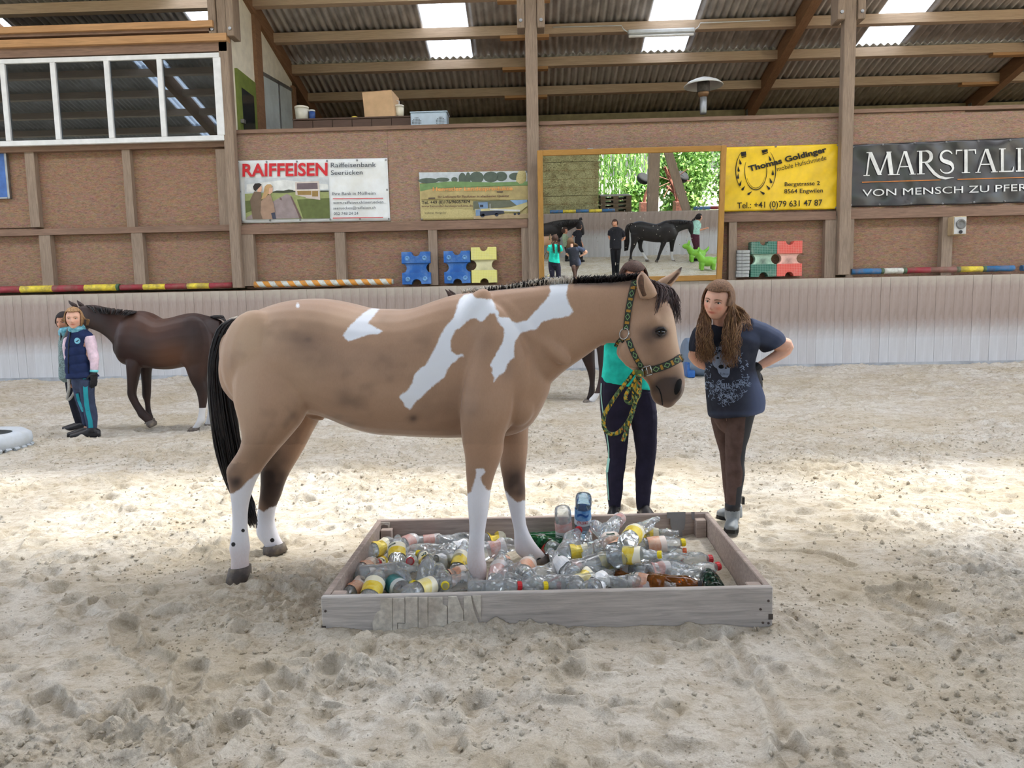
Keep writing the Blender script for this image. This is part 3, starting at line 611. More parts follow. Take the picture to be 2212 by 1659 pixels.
# sand lying in the frame
k = 90; su = np.linspace(0.016, 0.984, k); A, B = np.meshgrid(su, su)
fl, fr_, br, bl = [np.array(q.to_2d()) for q in (FL, FR, BR, BL)]
PXY = (1 - A)[..., None] * ((1 - B)[..., None] * fl + B[..., None] * bl) + A[..., None] * ((1 - B)[..., None] * fr_ + B[..., None] * br)
Xb, Yb = PXY[..., 0], PXY[..., 1]
Zb = 0.022 + 0.045 * np.clip((A - 0.72) / 0.28, 0, 1) * np.clip((B - 0.25) / 0.6, 0, 1) + 0.02 * vnoise(Xb * 5, Yb * 5, 3) + 0.012 * vnoise(Xb * 14, Yb * 14, 4) + 0.006 * vnoise(Xb * 40, Yb * 40, 5)
def box_z(x, y):
    i = np.argmin((Xb - x) ** 2 + (Yb - y) ** 2); return float(Zb.ravel()[i])
v, f = grid_mesh(Xb, Yb, Zb); tag(link('sand_fill', np_mesh('sand_fill', v, f, SAND)), 'sand lying inside the wooden box frame under the bottles', 'sand', kind='stuff')
# ================================================================== BODY TOOLS
def fuse(mb, voxel, name, mats, parent=None, smooth=3, fac=0.5, adapt=False):
    """weld overlapping closed shapes into one continuous skin"""
    me = mb.mesh('tmp', mats if isinstance(mats, list) else [mats]); o = bpy.data.objects.new('tmp', me); COL.objects.link(o)
    r = o.modifiers.new('r', 'REMESH'); r.mode = 'VOXEL'; r.voxel_size = voxel; r.use_smooth_shade = True
    if smooth: s = o.modifiers.new('s', 'SMOOTH'); s.factor = fac; s.iterations = smooth
    dg = bpy.context.evaluated_depsgraph_get(); dg.update()
    out = bpy.data.meshes.new_from_object(o.evaluated_get(dg)); bpy.data.objects.remove(o); bpy.data.meshes.remove(me); out.name = name
    out.materials.clear()
    for m_ in (mats if isinstance(mats, list) else [mats]): out.materials.append(m_)
    co = verts(out); ob = link(name, out, parent)
    if parent is not None: co2 = co - np.array(wloc(parent)); out.vertices.foreach_set('co', co2.astype(np.float32).ravel()); out.update()
    out.polygons.foreach_set('use_smooth', [True] * len(out.polygons))
    return ob, co
def verts(me):
    a = np.empty(len(me.vertices) * 3, np.float32); me.vertices.foreach_get('co', a); return a.reshape(-1, 3).astype(float)
def setattr_(ob, name, vals):
    a = ob.data.attributes.new(name, 'FLOAT', 'POINT'); a.data.foreach_set('value', np.asarray(vals, np.float32))
def bvh_of(mb_v, faces): return BVHTree.FromPolygons([tuple(v) for v in mb_v], faces)
def bvh_ob(ob):
    off = wloc(ob); return BVHTree.FromPolygons([tuple(v.co + off) for v in ob.data.vertices], [tuple(p.vertices) for p in ob.data.polygons])
def slices(mb, rows, M, Y, L, n=20, ex=2.3, close=True):
    """loft through pixel slices (xl,yl,xr,yr,half width,[offset]) seen at depth Y; L is the sideways direction"""
    rs = []
    for r in rows:
        off = r[5] if len(r) > 5 else 0.0
        yy = Y(0.5 * (r[0] + r[2]), 0.5 * (r[1] + r[3])) if callable(Y) else Y
        a = M(r[0], r[1], yy); b = M(r[2], r[3], yy); c = (a + b) / 2 + L * off; h = (b - a) / 2; ring = []
        for k in range(n):
            t = 2 * PI * k / n; ca, sa = math.cos(t), math.sin(t)
            ca = math.copysign(abs(ca) ** (2 / ex), ca); sa = math.copysign(abs(sa) ** (2 / ex), sa); ring.append(c + h * ca + L * (r[4] * sa))
        rs.append(ring)
    if close:
        for e, d in ((0, 1), (-1, -2)):
            c = sum(rs[e], Vector()) / n; c2 = sum(rs[d], Vector()) / n; v = (c - c2).normalized(); rad = min((p - c).length for p in rs[e])
            cap = [[c + (p - c) * 0.62 + v * rad * 0.42 for p in rs[e]], [c + (p - c) * 0.12 + v * rad * 0.6 for p in rs[e]]]
            if e == 0: rs = [cap[1], cap[0]] + rs
            else: rs = rs + cap
    return mb.rings(rs)
def polymask_px(x, y, poly, soft=6.0): return poly_sd(x, y, poly)
def hit(bvh, px, py, far=False):
    d = ray(px, py).normalized(); r = bvh.ray_cast(EYE, d); return (r[0], r[1]) if r[0] is not None else (None, None)
def decal_px(bvh, poly, name, mats, parent, off=0.002, step=None):
    """thin printed patch: a pixel polygon laid on a surface (centre fan)"""
    pts = []
    c = (sum(p[0] for p in poly) / len(poly), sum(p[1] for p in poly) / len(poly)); rings_ = [[c] * len(poly)] + [[(c[0] + (p[0] - c[0]) * f, c[1] + (p[1] - c[1]) * f) for p in poly] for f in (0.4, 0.75, 1.0)]
    m = MB(); vs = []; good = True
    for ri, rg in enumerate(rings_):
        row = []
        for p in ([rg[0]] if ri == 0 else rg):
            h, nn = hit(bvh, *p)
            if h is None: good = False; break
            row.append(h + nn * off)
        vs.append(row)
        if not good: return None
    n = len(poly); fl_ = [vs[0][0]] + vs[1] + vs[2] + vs[3]; fs = [(0, 1 + k, 1 + (k + 1) % n) for k in range(n)]
    for r in range(2):
        a = 1 + r * n; b = a + n; fs += [(a + k, b + k, b + (k + 1) % n, a + (k + 1) % n) for k in range(n)]
    m.add(fl_, fs); return m.build(name, mats, parent, True)
def ell(cx, cy, rx, ry, n=14, rot=0.0):
    c, s = math.cos(rot), math.sin(rot); return [(cx + rx * math.cos(2 * PI * k / n) * c - ry * math.sin(2 * PI * k / n) * s, cy + rx * math.cos(2 * PI * k / n) * s + ry * math.sin(2 * PI * k / n) * c) for k in range(n)]
def strands(name, mats, parent, curves, n=5, smooth=True):
    """curves: list of (points, r0, r1)"""
    m = MB()
    for pts, r0, r1 in curves:
        k = len(pts); m.tube(pts, [r0 + (r1 - r0) * (i / (k - 1)) ** 1.5 for i in range(k)], n, True)
    return m.build(name, mats, parent, smooth)
def cat(P0, P1, P2, P3, t): return 0.5 * ((2 * P1) + (P2 - P0) * t + (2 * P0 - 5 * P1 + 4 * P2 - P3) * t * t + (3 * P1 - P0 - 3 * P2 + P3) * t ** 3)
def spline(pts, n=6):
    pts = [Vector(p) for p in pts]; q = [pts[0] * 2 - pts[1]] + pts + [pts[-1] * 2 - pts[-2]]; out = []
    for i in range(1, len(q) - 2):
        for k in range(n): out.append(cat(q[i - 1], q[i], q[i + 1], q[i + 2], k / n))
    return out + [pts[-1]]
def dense(rows, n=3):
    """refine slice rows with a smooth curve"""
    R_ = [np.array(r, float) for r in rows]; q = [2 * R_[0] - R_[1]] + R_ + [2 * R_[-1] - R_[-2]]; out = []
    for i in range(1, len(q) - 2):
        for k in range(n): out.append(tuple(cat(q[i - 1], q[i], q[i + 1], q[i + 2], k / n)))
    return out + [tuple(R_[-1])]

# ================================================================== THE BUCKSKIN PINTO
t = NT('pinto_coat'); co = t.coords('Object', (1, 1, 1))
hair = t.noise(t.coords('Object', (60, 60, 22)), 3.0, 4, 0.7); big = t.noise(co, 3.2, 5, 0.6)
edge = t.math('MULTIPLY', t.math('SUBTRACT', t.noise(t.coords('Object', (26, 26, 18)), 2.0, 4, 0.75), 0.5), 0.020)
base = t.mix(big, (162, 126, 100), (192, 156, 128)); base = t.mix(t.math('MULTIPLY', t.ramp(hair, [(0.3, (1, 1, 1, 1)), (0.6, (0, 0, 0, 1))]), 0.16), base, (138, 100, 74))
base = t.mix(t.math('MULTIPLY', t.attr('pale'), 0.5), base, (226, 196, 164))
base = t.mix(t.math('MULTIPLY', t.attr('dark'), t.math('ADD', 0.72, t.math('MULTIPLY', big, 0.4)), True), base, (62, 50, 46))
wf = t.math('ADD', t.attr('white'), edge); wm = t.ramp(t.math('ADD', t.math('MULTIPLY', wf, 70.0), 0.5), [(0.2, (0, 0, 0, 1)), (0.8, (1, 1, 1, 1))])
wcol = t.mix(big, (228, 230, 236), (242, 244, 250)); wcol = t.mix(t.math('MULTIPLY', t.attr('pink'), t.math('ADD', 0.25, t.math('MULTIPLY', hair, 0.7))), wcol, (206, 172, 156))
o = t.mix(wm, base, wcol); o = t.mix(t.ramp(t.attr('spot'), [(0.45, (0, 0, 0, 1)), (0.6, (1, 1, 1, 1))]), o, (40, 36, 36))
t.L(o, t.b.inputs['Base Color']); t.b.inputs['Roughness'].default_value = 0.52; t.b.inputs['Specular IOR Level'].default_value = 0.3
t.b.inputs['Sheen Weight'].default_value = 0.25; t.b.inputs['Sheen Roughness'].default_value = 0.4
t.bump(hair, 0.12, 0.003); COAT = t.m
HORN = mk('hoof_horn', (86, 78, 74), 0.6, 0.2, 20, dirt=(150, 136, 116), dscale=14, damt=0.5)
HAIRB = mk('black_horse_hair', (34, 28, 28), 0.45, 0.3, 30); HAIRW = mk('pale_horse_hair', (214, 204, 190), 0.5, 0.12, 30); HAIRBR = mk('dark_brown_forelock', (70, 52, 50), 0.45, 0.25, 30)
EYEM = mk('dark_eye', (26, 18, 14), 0.06, 0.3, 4, spec=0.9); NOSE = mk('dark_skin', (44, 38, 38), 0.5, 0.1)
EARIN = mk('inner_ear_hair', (92, 66, 50), 0.8, 0.25, 60)

YNH, YFH, YNF, YFF = gnd(513, 1262).y, gnd(594, 1196).y, gnd(1035, 1277, 0.02).y, gnd(1168, 1216, 0.02).y
_xh, _xf = 560.0, 1085.0; _yh, _yf = (YNH + YFH) / 2, (YNF + YFF) / 2
def YM(px, py): return _yh + (px - _xh) * (_yf - _yh) / (_xf - _xh)
_dx = (at(1085, 760, _yf) - at(560, 760, _yh)); LAT = Vector((-_dx.y, _dx.x, 0)).normalized()
pinto = empty('horse', (at(800, 900, YM(800, 0)).x, YM(800, 0), 0), 'buckskin and white pinto horse standing with its forefeet among plastic bottles', 'horse')
mb = MB()
torso = [(512, 706, 492, 800, .11), (535, 684, 503, 850, .175), (578, 664, 555, 888, .235), (623, 650, 622, 892, .262), (668, 645, 684, 893, .27), (712, 646, 722, 903, .275), (757, 654, 768, 922, .28), (801, 665, 817, 935, .288), (846, 667, 870, 939, .288), (890, 666, 925, 942, .28), (935, 651, 972, 944, .265), (975, 638, 1012, 944, .24), (1010, 632, 1062, 944, .225), (1045, 631, 1112, 938, .215), (1085, 640, 1150, 915, .20), (1112, 668, 1182, 858, .165), (1145, 720, 1190, 822, .09)]
slices(mb, dense(torso), at, YM, LAT, 28)
neck = [(1000, 640, 1100, 900, .17), (1040, 630, 1140, 868, .17), (1090, 624, 1190, 828, .15), (1150, 618, 1222, 800, .128), (1205, 613, 1262, 772, .112), (1260, 611, 1303, 744, .10), (1315, 609, 1332, 742, .092), (1360, 604, 1352, 745, .085), (1385, 604, 1372, 735, .075)]
slices(mb, dense(neck), at, YM, LAT, 24)
head = [(1400, 606, 1352, 700, .055), (1425, 622, 1336, 742, .076), (1444, 648, 1332, 766, .088), (1456, 680, 1350, 787, .094), (1461, 712, 1370, 803, .086), (1466, 745, 1387, 816, .068), (1473, 775, 1397, 826, .058), (1478, 803, 1403, 838, .055), (1480, 830, 1406, 856, .058), (1474, 854, 1415, 870, .050), (1461, 869, 1430, 877, .030)]
YHD = lambda px, py: YM(1400, 0) + 0.0
slices(mb, dense(head), at, YHD, LAT, 24)
LEGS = {
 'nh': (YNH, [(560, 700, 630, 705, .02), (515, 775, 660, 785, .055), (505, 850, 670, 850, .088), (517, 900, 656, 903, .10), (527, 940, 624, 944, .095), (520, 968, 598, 974, .078), (504, 992, 583, 993, .062), (491, 1012, 567, 1014, .054), (493, 1036, 553, 1038, .050), (499, 1064, 543, 1064, .043), (502, 1100, 535, 1100, .034), (503, 1140, 534, 1140, .033), (499, 1168, 537, 1168, .038), (497, 1186, 539, 1186, .041), (501, 1207, 536, 1207, .035), (499, 1232, 538, 1228, .038)]),
 'fh': (YFH, [(560, 830, 694, 850, .10), (585, 890, 690, 900, .105), (577, 930, 673, 935, .092), (572, 965, 657, 967, .078), (568, 995, 641, 995, .064), (564, 1020, 624, 1024, .053), (564, 1045, 614, 1047, .048), (562, 1070, 607, 1070, .042), (558, 1097, 596, 1097, .035), (555, 1122, 593, 1122, .033), (554, 1142, 595, 1138, .039), (558, 1160, 600, 1152, .038), (570, 1174, 607, 1168, .035), (574, 1184, 613, 1176, .036)]),
 'nf': (YNF, [(1040, 710, 1100, 712, .02), (1010, 800, 1115, 800, .065), (996, 880, 1108, 885, .105), (998, 943, 1090, 943, .088), (1004, 980, 1086, 980, .073), (1007, 1020, 1071, 1020, .060), (1009, 1055, 1061, 1055, .052), (1010, 1085, 1057, 1085, .051), (1012, 1110, 1054, 1110, .045), (1014, 1140, 1049, 1140, .037), (1012, 1175, 1046, 1178, .036), (1009, 1200, 1047, 1202, .041), (1010, 1222, 1051, 1222, .041), (1018, 1242, 1051, 1245, .036), (1026, 1260, 1048, 1264, .034)]),
 'ff': (YFF, [(1070, 830, 1150, 850, .09), (1083, 900, 1146, 890, .09), (1085, 935, 1141, 930, .08), (1083, 966, 1140, 966, .070), (1080, 1000, 1137, 1000, .059), (1085, 1030, 1134, 1032, .051), (1090, 1058, 1135, 1060, .050), (1097, 1085, 1135, 1088, .045), (1104, 1117, 1135, 1117, .036), (1110, 1145, 1139, 1140, .035), (1111, 1172, 1148, 1160, .039), (1114, 1192, 1160, 1178, .039), (1132, 1208, 1174, 1194, .036), (1140, 1214, 1180, 1201, .036)])}
for k, (Yl, rows) in LEGS.items(): slices(mb, dense(rows), at, Yl, LAT, 18, 2.15)
# muscle masses under the skin
def bulge(px, py, off, rx, ry, rz, rot=0.0):
    c = at(px, py, YM(px, py)) + LAT * off; ax = Vector((LAT.y, -LAT.x, 0)); Mx = Matrix((ax, LAT, Vector((0, 0, 1)))).transposed()
    mb.ball(c, (rx, ry, rz), 16, 12, Mx @ Matrix.Rotation(rot, 3, 'Y'))
for sg in (-1, 1):
    bulge(1085, 760, sg * 0.15, .15, .075, .27, -0.35); bulge(1060, 880, sg * 0.155, .15, .08, .10, 0.5)
    bulge(585, 770, sg * 0.165, .18, .11, .25, 0.15); bulge(650, 850, sg * 0.19, .085, .08, .12, 0.4)
    bulge(1120, 865, sg * 0.085, .10, .09, .12)
    bulge(1030, 690, sg * 0.135, .075, .075, .17, 0.55); bulge(1135, 700, sg * 0.105, .06, .05, .16, -0.7); bulge(1180, 735, sg * 0.09, .05, .045, .17, -0.85)
    bulge(1045, 905, sg * 0.15, .075, .05, .08, 0.2)
    c_ = at(1410, 690, YM(1400, 0)) + LAT * sg * 0.078; mb.ball(c_, (.03, .02, .03), 10, 8); mb.tube([at(1378, 735, YM(1400, 0)) + LAT * sg * 0.085, at(1412, 748, YM(1400, 0)) + LAT * sg * 0.078, at(1440, 762, YM(1400, 0)) + LAT * sg * 0.062], [.010, .016, .009], 8); mb.tube([at(1446, 770, YM(1400, 0)) + LAT * sg * 0.048, at(1452, 800, YM(1400, 0)) + LAT * sg * 0.046], [.012, .010], 8)
    hy = at(1427, 708, YM(1400, 0)) + LAT * sg * 0.074; mb.ball(hy, (.034, .020, .026), 12, 9)                    # brow
    mb.ball(at(1372, 757, YM(1400, 0)) + LAT * sg * 0.066, (.075, .034, .085), 14, 10)                             # cheek
    mb.ball(at(1462, 838, YM(1400, 0)) + LAT * sg * 0.040, (.028, .024, .04), 12, 9)                                # nostril wing
# sheath
mb.tube([at(668, 880, YM(680, 0)), at(685, 892, YM(680, 0)), at(702, 899, YM(680, 0))], [.05, .045, .026], 12)
body, V = fuse(mb, 0.0085, 'body', COAT, pinto, 8, 0.5)
# coat markings: signed distances measured on the skin itself
px_, py_ = projn(V); lat = (V - np.array(at(800, 800, YM(800, 0)))) @ np.array(LAT)
mppx = 3.75 / F
c5 = lambda P: [(400 + x / 2.2414, 560 + y / 2.2414) for x, y in P]
c6 = lambda P: [(900 + x / 2.1825, 540 + y / 2.1825) for x, y in P]
c9 = lambda P: [(960 + x / 6.382, 570 + y / 6.382) for x, y in P]
WA = c5([(905, 235), (940, 240), (905, 285), (885, 310), (930, 335), (955, 345), (935, 362), (890, 365), (835, 382), (790, 398), (762, 370), (790, 330), (830, 290), (870, 255)])
WB = c9([(280, 420), (380, 408), (430, 470), (540, 480), (660, 490), (690, 550), (710, 620), (750, 660), (745, 720), (800, 740), (890, 740), (930, 790), (1000, 815), (1070, 790), (1140, 780), (1210, 700), (1260, 650), (1330, 570), (1390, 500), (1440, 440), (1460, 380), (1450, 250), (1720, 225), (1700, 330), (1680, 430), (1720, 560), (1785, 650), (1720, 720), (1600, 745), (1480, 760), (1370, 790), (1320, 830), (1270, 905), (1180, 915), (1080, 940), (1020, 1000), (970, 1080), (955, 1180), (960, 1290), (900, 1330), (860, 1410), (830, 1500), (760, 1530), (720, 1580), (680, 1630), (690, 1570), (650, 1500), (670, 1450), (630, 1400), (660, 1330), (740, 1190), (800, 1080), (825, 960), (810, 880), (740, 800), (690, 680), (620, 690), (540, 790), (490, 800), (440, 750), (370, 750), (300, 800), (230, 870), (150, 920), (110, 1000), (80, 1090), (95, 1210), (180, 1260), (250, 1240), (270, 1280), (190, 1290), (170, 1340), (90, 1380), (40, 1460), (0, 1560), (-100, 1640), (-250, 1760), (-330, 1850), (-400, 1900), (-430, 1960), (-480, 2010), (-540, 1970), (-620, 1830), (-500, 1730), (-440, 1640), (-420, 1540), (-330, 1440), (-250, 1380), (-180, 1250), (-130, 1160), (-60, 1000), (20, 860), (130, 730), (170, 590), (220, 480)])
WLEG = {'nh': [(470, 1068), (503, 1066), (520, 1056), (534, 1040), (552, 1025), (575, 1016), (590, 1050), (560, 1300), (460, 1300)], 'fh': [(540, 1102), (560, 1100), (570, 1106), (580, 1098), (600, 1092), (650, 1090), (650, 1260), (530, 1260)],
        'nf': [(985, 1062), (1010, 1066), (1018, 1062), (1024, 1042), (1029, 1022), (1027, 1012), (1046, 1012), (1048, 1020), (1037, 1032), (1044, 1046), (1050, 1056), (1062, 1060), (1080, 1062), (1080, 1300), (980, 1300)], 'ff': [(1070, 1056), (1091, 1060), (1104, 1074), (1118, 1086), (1128, 1082), (1145, 1078), (1200, 1080), (1220, 1260), (1070, 1260)]}
white = np.full(len(V), -9.0)
side = lat < 0.10
for P in (WA, WB): white = np.maximum(white, np.where(side, poly_sd(px_, py_, P) * mppx, -9))
low = py_ > 1000
legof = {}
for k, (Yl, rows) in LEGS.items():
    m_ = low & (np.abs(V[:, 1] - Yl) < (0.16)) & ((px_ < 800) == (k[1] == 'h'))
    white = np.maximum(white, np.where(m_, poly_sd(px_, py_, WLEG[k]) * mppx, -9)); legof[k] = m_
white = np.maximum(white, np.where(~side, poly_sd(px_, py_, [(1000, 600), (1100, 600), (1120, 760), (1020, 800)]) * mppx, -9))
white = np.maximum(white, -(np.hypot((px_ - 643) / 1.0, (py_ - 660) / 1.6) - 5) * mppx - 0.004 + 0 * px_)
setattr_(body, 'white', np.clip(white, -0.2, 0.2))
def blob(cx, cy, rx, ry, amt, msk=None, p=2.0):
    g = amt * np.exp(-(((px_ - cx) / rx) ** 2 + ((py_ - cy) / ry) ** 2) ** (p / 2)); return g if msk is None else g * msk
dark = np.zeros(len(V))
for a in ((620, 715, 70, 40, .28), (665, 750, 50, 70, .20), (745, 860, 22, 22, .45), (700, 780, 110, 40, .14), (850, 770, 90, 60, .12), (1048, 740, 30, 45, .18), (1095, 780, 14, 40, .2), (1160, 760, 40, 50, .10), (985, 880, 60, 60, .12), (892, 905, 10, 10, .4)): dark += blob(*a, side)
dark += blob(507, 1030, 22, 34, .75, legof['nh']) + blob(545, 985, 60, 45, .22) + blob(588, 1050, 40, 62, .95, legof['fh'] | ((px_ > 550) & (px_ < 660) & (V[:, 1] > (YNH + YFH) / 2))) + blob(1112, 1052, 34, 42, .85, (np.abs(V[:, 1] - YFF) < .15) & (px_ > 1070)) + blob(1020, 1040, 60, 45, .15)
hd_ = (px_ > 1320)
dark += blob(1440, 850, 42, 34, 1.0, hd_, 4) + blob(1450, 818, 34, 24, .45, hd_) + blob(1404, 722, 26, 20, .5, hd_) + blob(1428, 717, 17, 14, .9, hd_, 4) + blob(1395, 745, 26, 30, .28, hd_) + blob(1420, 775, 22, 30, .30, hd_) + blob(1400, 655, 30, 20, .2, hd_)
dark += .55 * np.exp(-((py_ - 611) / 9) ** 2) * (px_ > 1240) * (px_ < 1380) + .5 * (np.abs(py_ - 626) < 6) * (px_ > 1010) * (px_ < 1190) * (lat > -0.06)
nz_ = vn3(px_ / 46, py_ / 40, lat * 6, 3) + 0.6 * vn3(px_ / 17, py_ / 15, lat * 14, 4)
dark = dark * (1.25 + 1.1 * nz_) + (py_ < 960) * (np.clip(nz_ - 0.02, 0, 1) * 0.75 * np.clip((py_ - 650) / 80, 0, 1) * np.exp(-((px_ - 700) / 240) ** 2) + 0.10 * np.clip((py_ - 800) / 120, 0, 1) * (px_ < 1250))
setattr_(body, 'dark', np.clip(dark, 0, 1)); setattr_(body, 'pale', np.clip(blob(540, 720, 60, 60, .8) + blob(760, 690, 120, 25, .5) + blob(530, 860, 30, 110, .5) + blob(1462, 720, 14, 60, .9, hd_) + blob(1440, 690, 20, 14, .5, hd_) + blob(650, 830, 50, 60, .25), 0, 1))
setattr_(body, 'pink', np.clip(((py_ > 1160) * (py_ - 1160) / 90).clip(0, 1) * low * 0.9 + 0.25 * low, 0, 1))
spot = np.zeros(len(V))
for cx, cy, r, k in ((504, 1176, 6, 'nh'), (525, 1146, 5, 'nh'), (511, 1234, 4, 'nh'), (522, 1238, 4, 'nh'), (588, 1167, 6, 'fh'), (597, 1181, 5, 'fh'), (1166, 1212, 9, 'ff')): spot = np.maximum(spot, np.exp(-((px_ - cx) ** 2 + (py_ - cy) ** 2) / (r * r)) * legof[k])
setattr_(body, 'spot', spot)
# hooves
def hoof(rows, Yl, parent=pinto, M=at, L=LAT, mat_=HORN):
    m = MB(); slices(m, rows, M, Yl, L, 18, 2.2, False); return m.build('hoof', mat_, parent, True)
hoof([(497, 1226, 540, 1222, .050), (493, 1245, 541, 1240, .057), (489, 1266, 541, 1258, .062)], YNH); hoof([(570, 1180, 613, 1173, .050), (571, 1190, 616, 1181, .056), (572, 1200, 619, 1190, .060)], YFH)
hoof([(1024, 1256, 1050, 1260, .048), (1024, 1268, 1050, 1270, .054), (1024, 1281, 1049, 1281, .058)], YNF); hoof([(1142, 1213, 1180, 1199, .048), (1148, 1221, 1185, 1207, .054), (1152, 1229, 1188, 1214, .058)], YFF)
HB = bvh_ob(body)
YH0 = YM(1400, 0)
# ears
def ear(P, Yc, flip=1):
    rows, inner = P; e = MB(); slices(e, dense(rows), at, Yc, LAT, 14, 2.0); o = e.build('ear', COAT, pinto, True, fix=True)
    for n_ in ('white', 'pink', 'spot'): setattr_(o, n_, np.full(len(o.data.vertices), -0.2 if n_ == 'white' else 0.0))
    x_, y_ = projn(verts(o.data) + np.array(wloc(pinto))); setattr_(o, 'dark', np.clip((598 - y_) / 22, 0, 1) if flip > 0 else np.clip((590 - y_) / 16 + (x_ - 1462) / 16, 0, 1)); setattr_(o, 'pale', np.full(len(x_), 0.2))
    i_ = MB(); slices(i_, dense(inner), at, Yc - 0.022, LAT, 12, 2.0); i_.build('inner_ear', EARIN, o, True, fix=True); return o
ear(([(1383, 644, 1420, 634, .026), (1378, 628, 1413, 618, .030), (1375, 612, 1405, 606, .028), (1376, 600, 1399, 597, .022), (1381, 592, 1393, 590, .012), (1385, 588.5, 1388, 588.5, .004)], [(1388, 640, 1398, 636, .006), (1380, 622, 1393, 618, .011), (1378, 606, 1391, 602, .011), (1382, 595, 1388, 594, .006)]), YH0 - 0.075)
ear(([(1414, 612, 1447, 624, .024), (1428, 602, 1455, 612, .027), (1444, 594, 1465, 599, .021), (1460, 584, 1471, 587, .012), (1471, 577, 1473, 578, .003)], [(1440, 612, 1450, 612, .006), (1450, 602, 1459, 602, .009), (1462, 589, 1468, 590, .005)]), YH0 + 0.085, -1)
# eyes, nostrils, mouth
for sg in (-1, 1):
    m = MB(); c = at(1427, 715.5, YH0) + LAT * sg * 0.080; m.ball(c, (.0205, .016, .0165), 16, 12); e = m.build('eye', EYEM, pinto, True)
    m = MB(); m.tube([c + Vector((-.026, sg * .010, .002)), c + Vector((-.012, sg * .017, .016)), c + Vector((.008, sg * .018, .017)), c + Vector((.026, sg * .006, .004))], [.004, .0075, .0075, .003], 8); m.build('eyelid', NOSE, pinto, True)
    m = MB(); m.tube([c + Vector((-.024, sg * .010, -.002)), c + Vector((-.004, sg * .016, -.016)), c + Vector((.020, sg * .008, -.008))], [.003, .0055, .003], 8); m.build('eyelid', NOSE, pinto, True)
decal_px(HB, ell(1464, 835, 6.5, 18, 16, 0.28), 'nostril', flat('nostril_black', (16, 12, 12), 0.8), pinto, 0.003)
mp_ = []
for q in ((1417, 833), (1424, 841), (1428, 852), (1430, 864), (1431, 874)):
    h, nn = hit(HB, *q)
    if h: mp_.append(h + nn * 0.0005)
m = MB(); m.tube(mp_, 0.0032, 6); m.build('mouth_line', flat('nostril_black', (16, 12, 12), 0.8), pinto, True)
# mane: short stiff tufts, white where it crosses the patch
R3 = random.Random(4); dk, wh = [], []
def topz(px):   # crest of the neck at a pixel column
    pts = [(985, 636), (1040, 630), (1097, 626), (1150, 617), (1185, 613), (1239, 611), (1312, 609), (1363, 604), (1400, 602)]
    for a, b in zip(pts[:-1], pts[1:]):
        if a[0] <= px <= b[0]: return a[1] + (b[1] - a[1]) * (px - a[0]) / (b[0] - a[0])
    return 604
for k in range(1500):
    px = R3.uniform(1002, 1382); y = topz(px) + R3.uniform(-1, 5); lt = R3.uniform(-0.030, 0.030); b = at(px, y, YM(px, y)) + LAT * lt
    g = 9 + 5 * min(1, max(0, (px - 1060) / 160)); L_ = R3.uniform(0.5, 1.0) * g * 3.6 / F * 1.5; lean = R3.uniform(-0.6, 1.0)
    tip = b + Vector((lean * L_ * 0.7, 0, 0)) + Vector((0, 0, L_ * (0.9 if px < 1180 else 0.75))) + LAT * (lt * 0.5 - (0.02 if px > 1190 else 0.0) * R3.random() * 1.4)
    mid = (b + tip) / 2 + Vector((R3.uniform(-.006, .006), 0, L_ * 0.18))
    w_ = 1183 < px < 1238 or (px < 1190 and R3.random() < (0.42 if px > 1050 else 0.8)); (wh if w_ else dk).append(([b, mid, tip], 0.0028, 0.0008))
strands('mane', HAIRB, pinto, dk, 4); strands('mane', HAIRW, pinto, wh, 4)
# forelock
cv = []
for k in range(260):
    s_ = R3.random(); b = at(1398 + 22 * s_ + R3.uniform(-4, 4), 606 + 6 * s_ + R3.uniform(-4, 5), YH0 + R3.uniform(-.035, .05)); e_ = (1412 + 60 * R3.random() ** 0.8 , 655 + R3.uniform(-6, 45))
    ty = YH0 - 0.065 + 0.09 * (e_[0] - 1412) / 60 + R3.uniform(-.012, .006); md = at((1405 + 26 * s_ + e_[0]) / 2 + 9, 625 + R3.uniform(-2, 12), YH0 - 0.055 + 0.10 * (e_[0] - 1412) / 60); tp = at(e_[0], e_[1], ty - 0.014)
    cv.append((spline([b, md, tp], 4), 0.0032, 0.0007))
strands('forelock', HAIRBR, pinto, cv, 4)
# tail
cv = []; YT = YM(500, 0)
core = MB(); slices(core, dense([(500, 690, 530, 690, .03), (478, 705, 518, 712, .045), (462, 750, 492, 752, .06), (457, 830, 494, 838, .07), (462, 910, 510, 915, .07), (474, 980, 516, 980, .06), (492, 1040, 524, 1040, .05), (520, 1090, 545, 1090, .03), (538, 1120, 550, 1122, .012)]), at, YT - 0.0, LAT, 14); core.build('tail', HAIRB, pinto, True)
for k in range(420):
    u = R3.random(); v = R3.uniform(-1, 1); ph = R3.uniform(0, 6.28)
    def tp(y, xl, xr): return at(xl + (xr - xl) * u + R3.uniform(-2, 2), y, YT + v * 0.07)
    end = R3.choice([4, 5, 6, 7, 7, 7]); P = [tp(690, 500, 528), tp(712, 470, 518), tp(780, 452, 492), tp(870, 452, 503), tp(960, 463, 520), tp(1030, 482, 530), tp(1085, 508, 548), tp(1130 + R3.uniform(-20, 12), 538, 556)]
    cv.append((spline(P[:end + 1], 3), 0.0052, 0.0010))
strands('tail', HAIRB, pinto, cv, 4)
cv = []
for k in range(50):
    x = R3.uniform(508, 536); b = at(x, 686 + R3.uniform(-3, 4), YT + R3.uniform(-.05, .03)); cv.append(([b, b + Vector((-0.03, -0.01, -0.01)), b + Vector((-0.075 + R3.uniform(-.02, .02), -0.02, -0.05 - R3.random() * 0.05))], 0.003, 0.0008))
strands('tail_dock_hair', HAIRW, pinto, cv, 4)

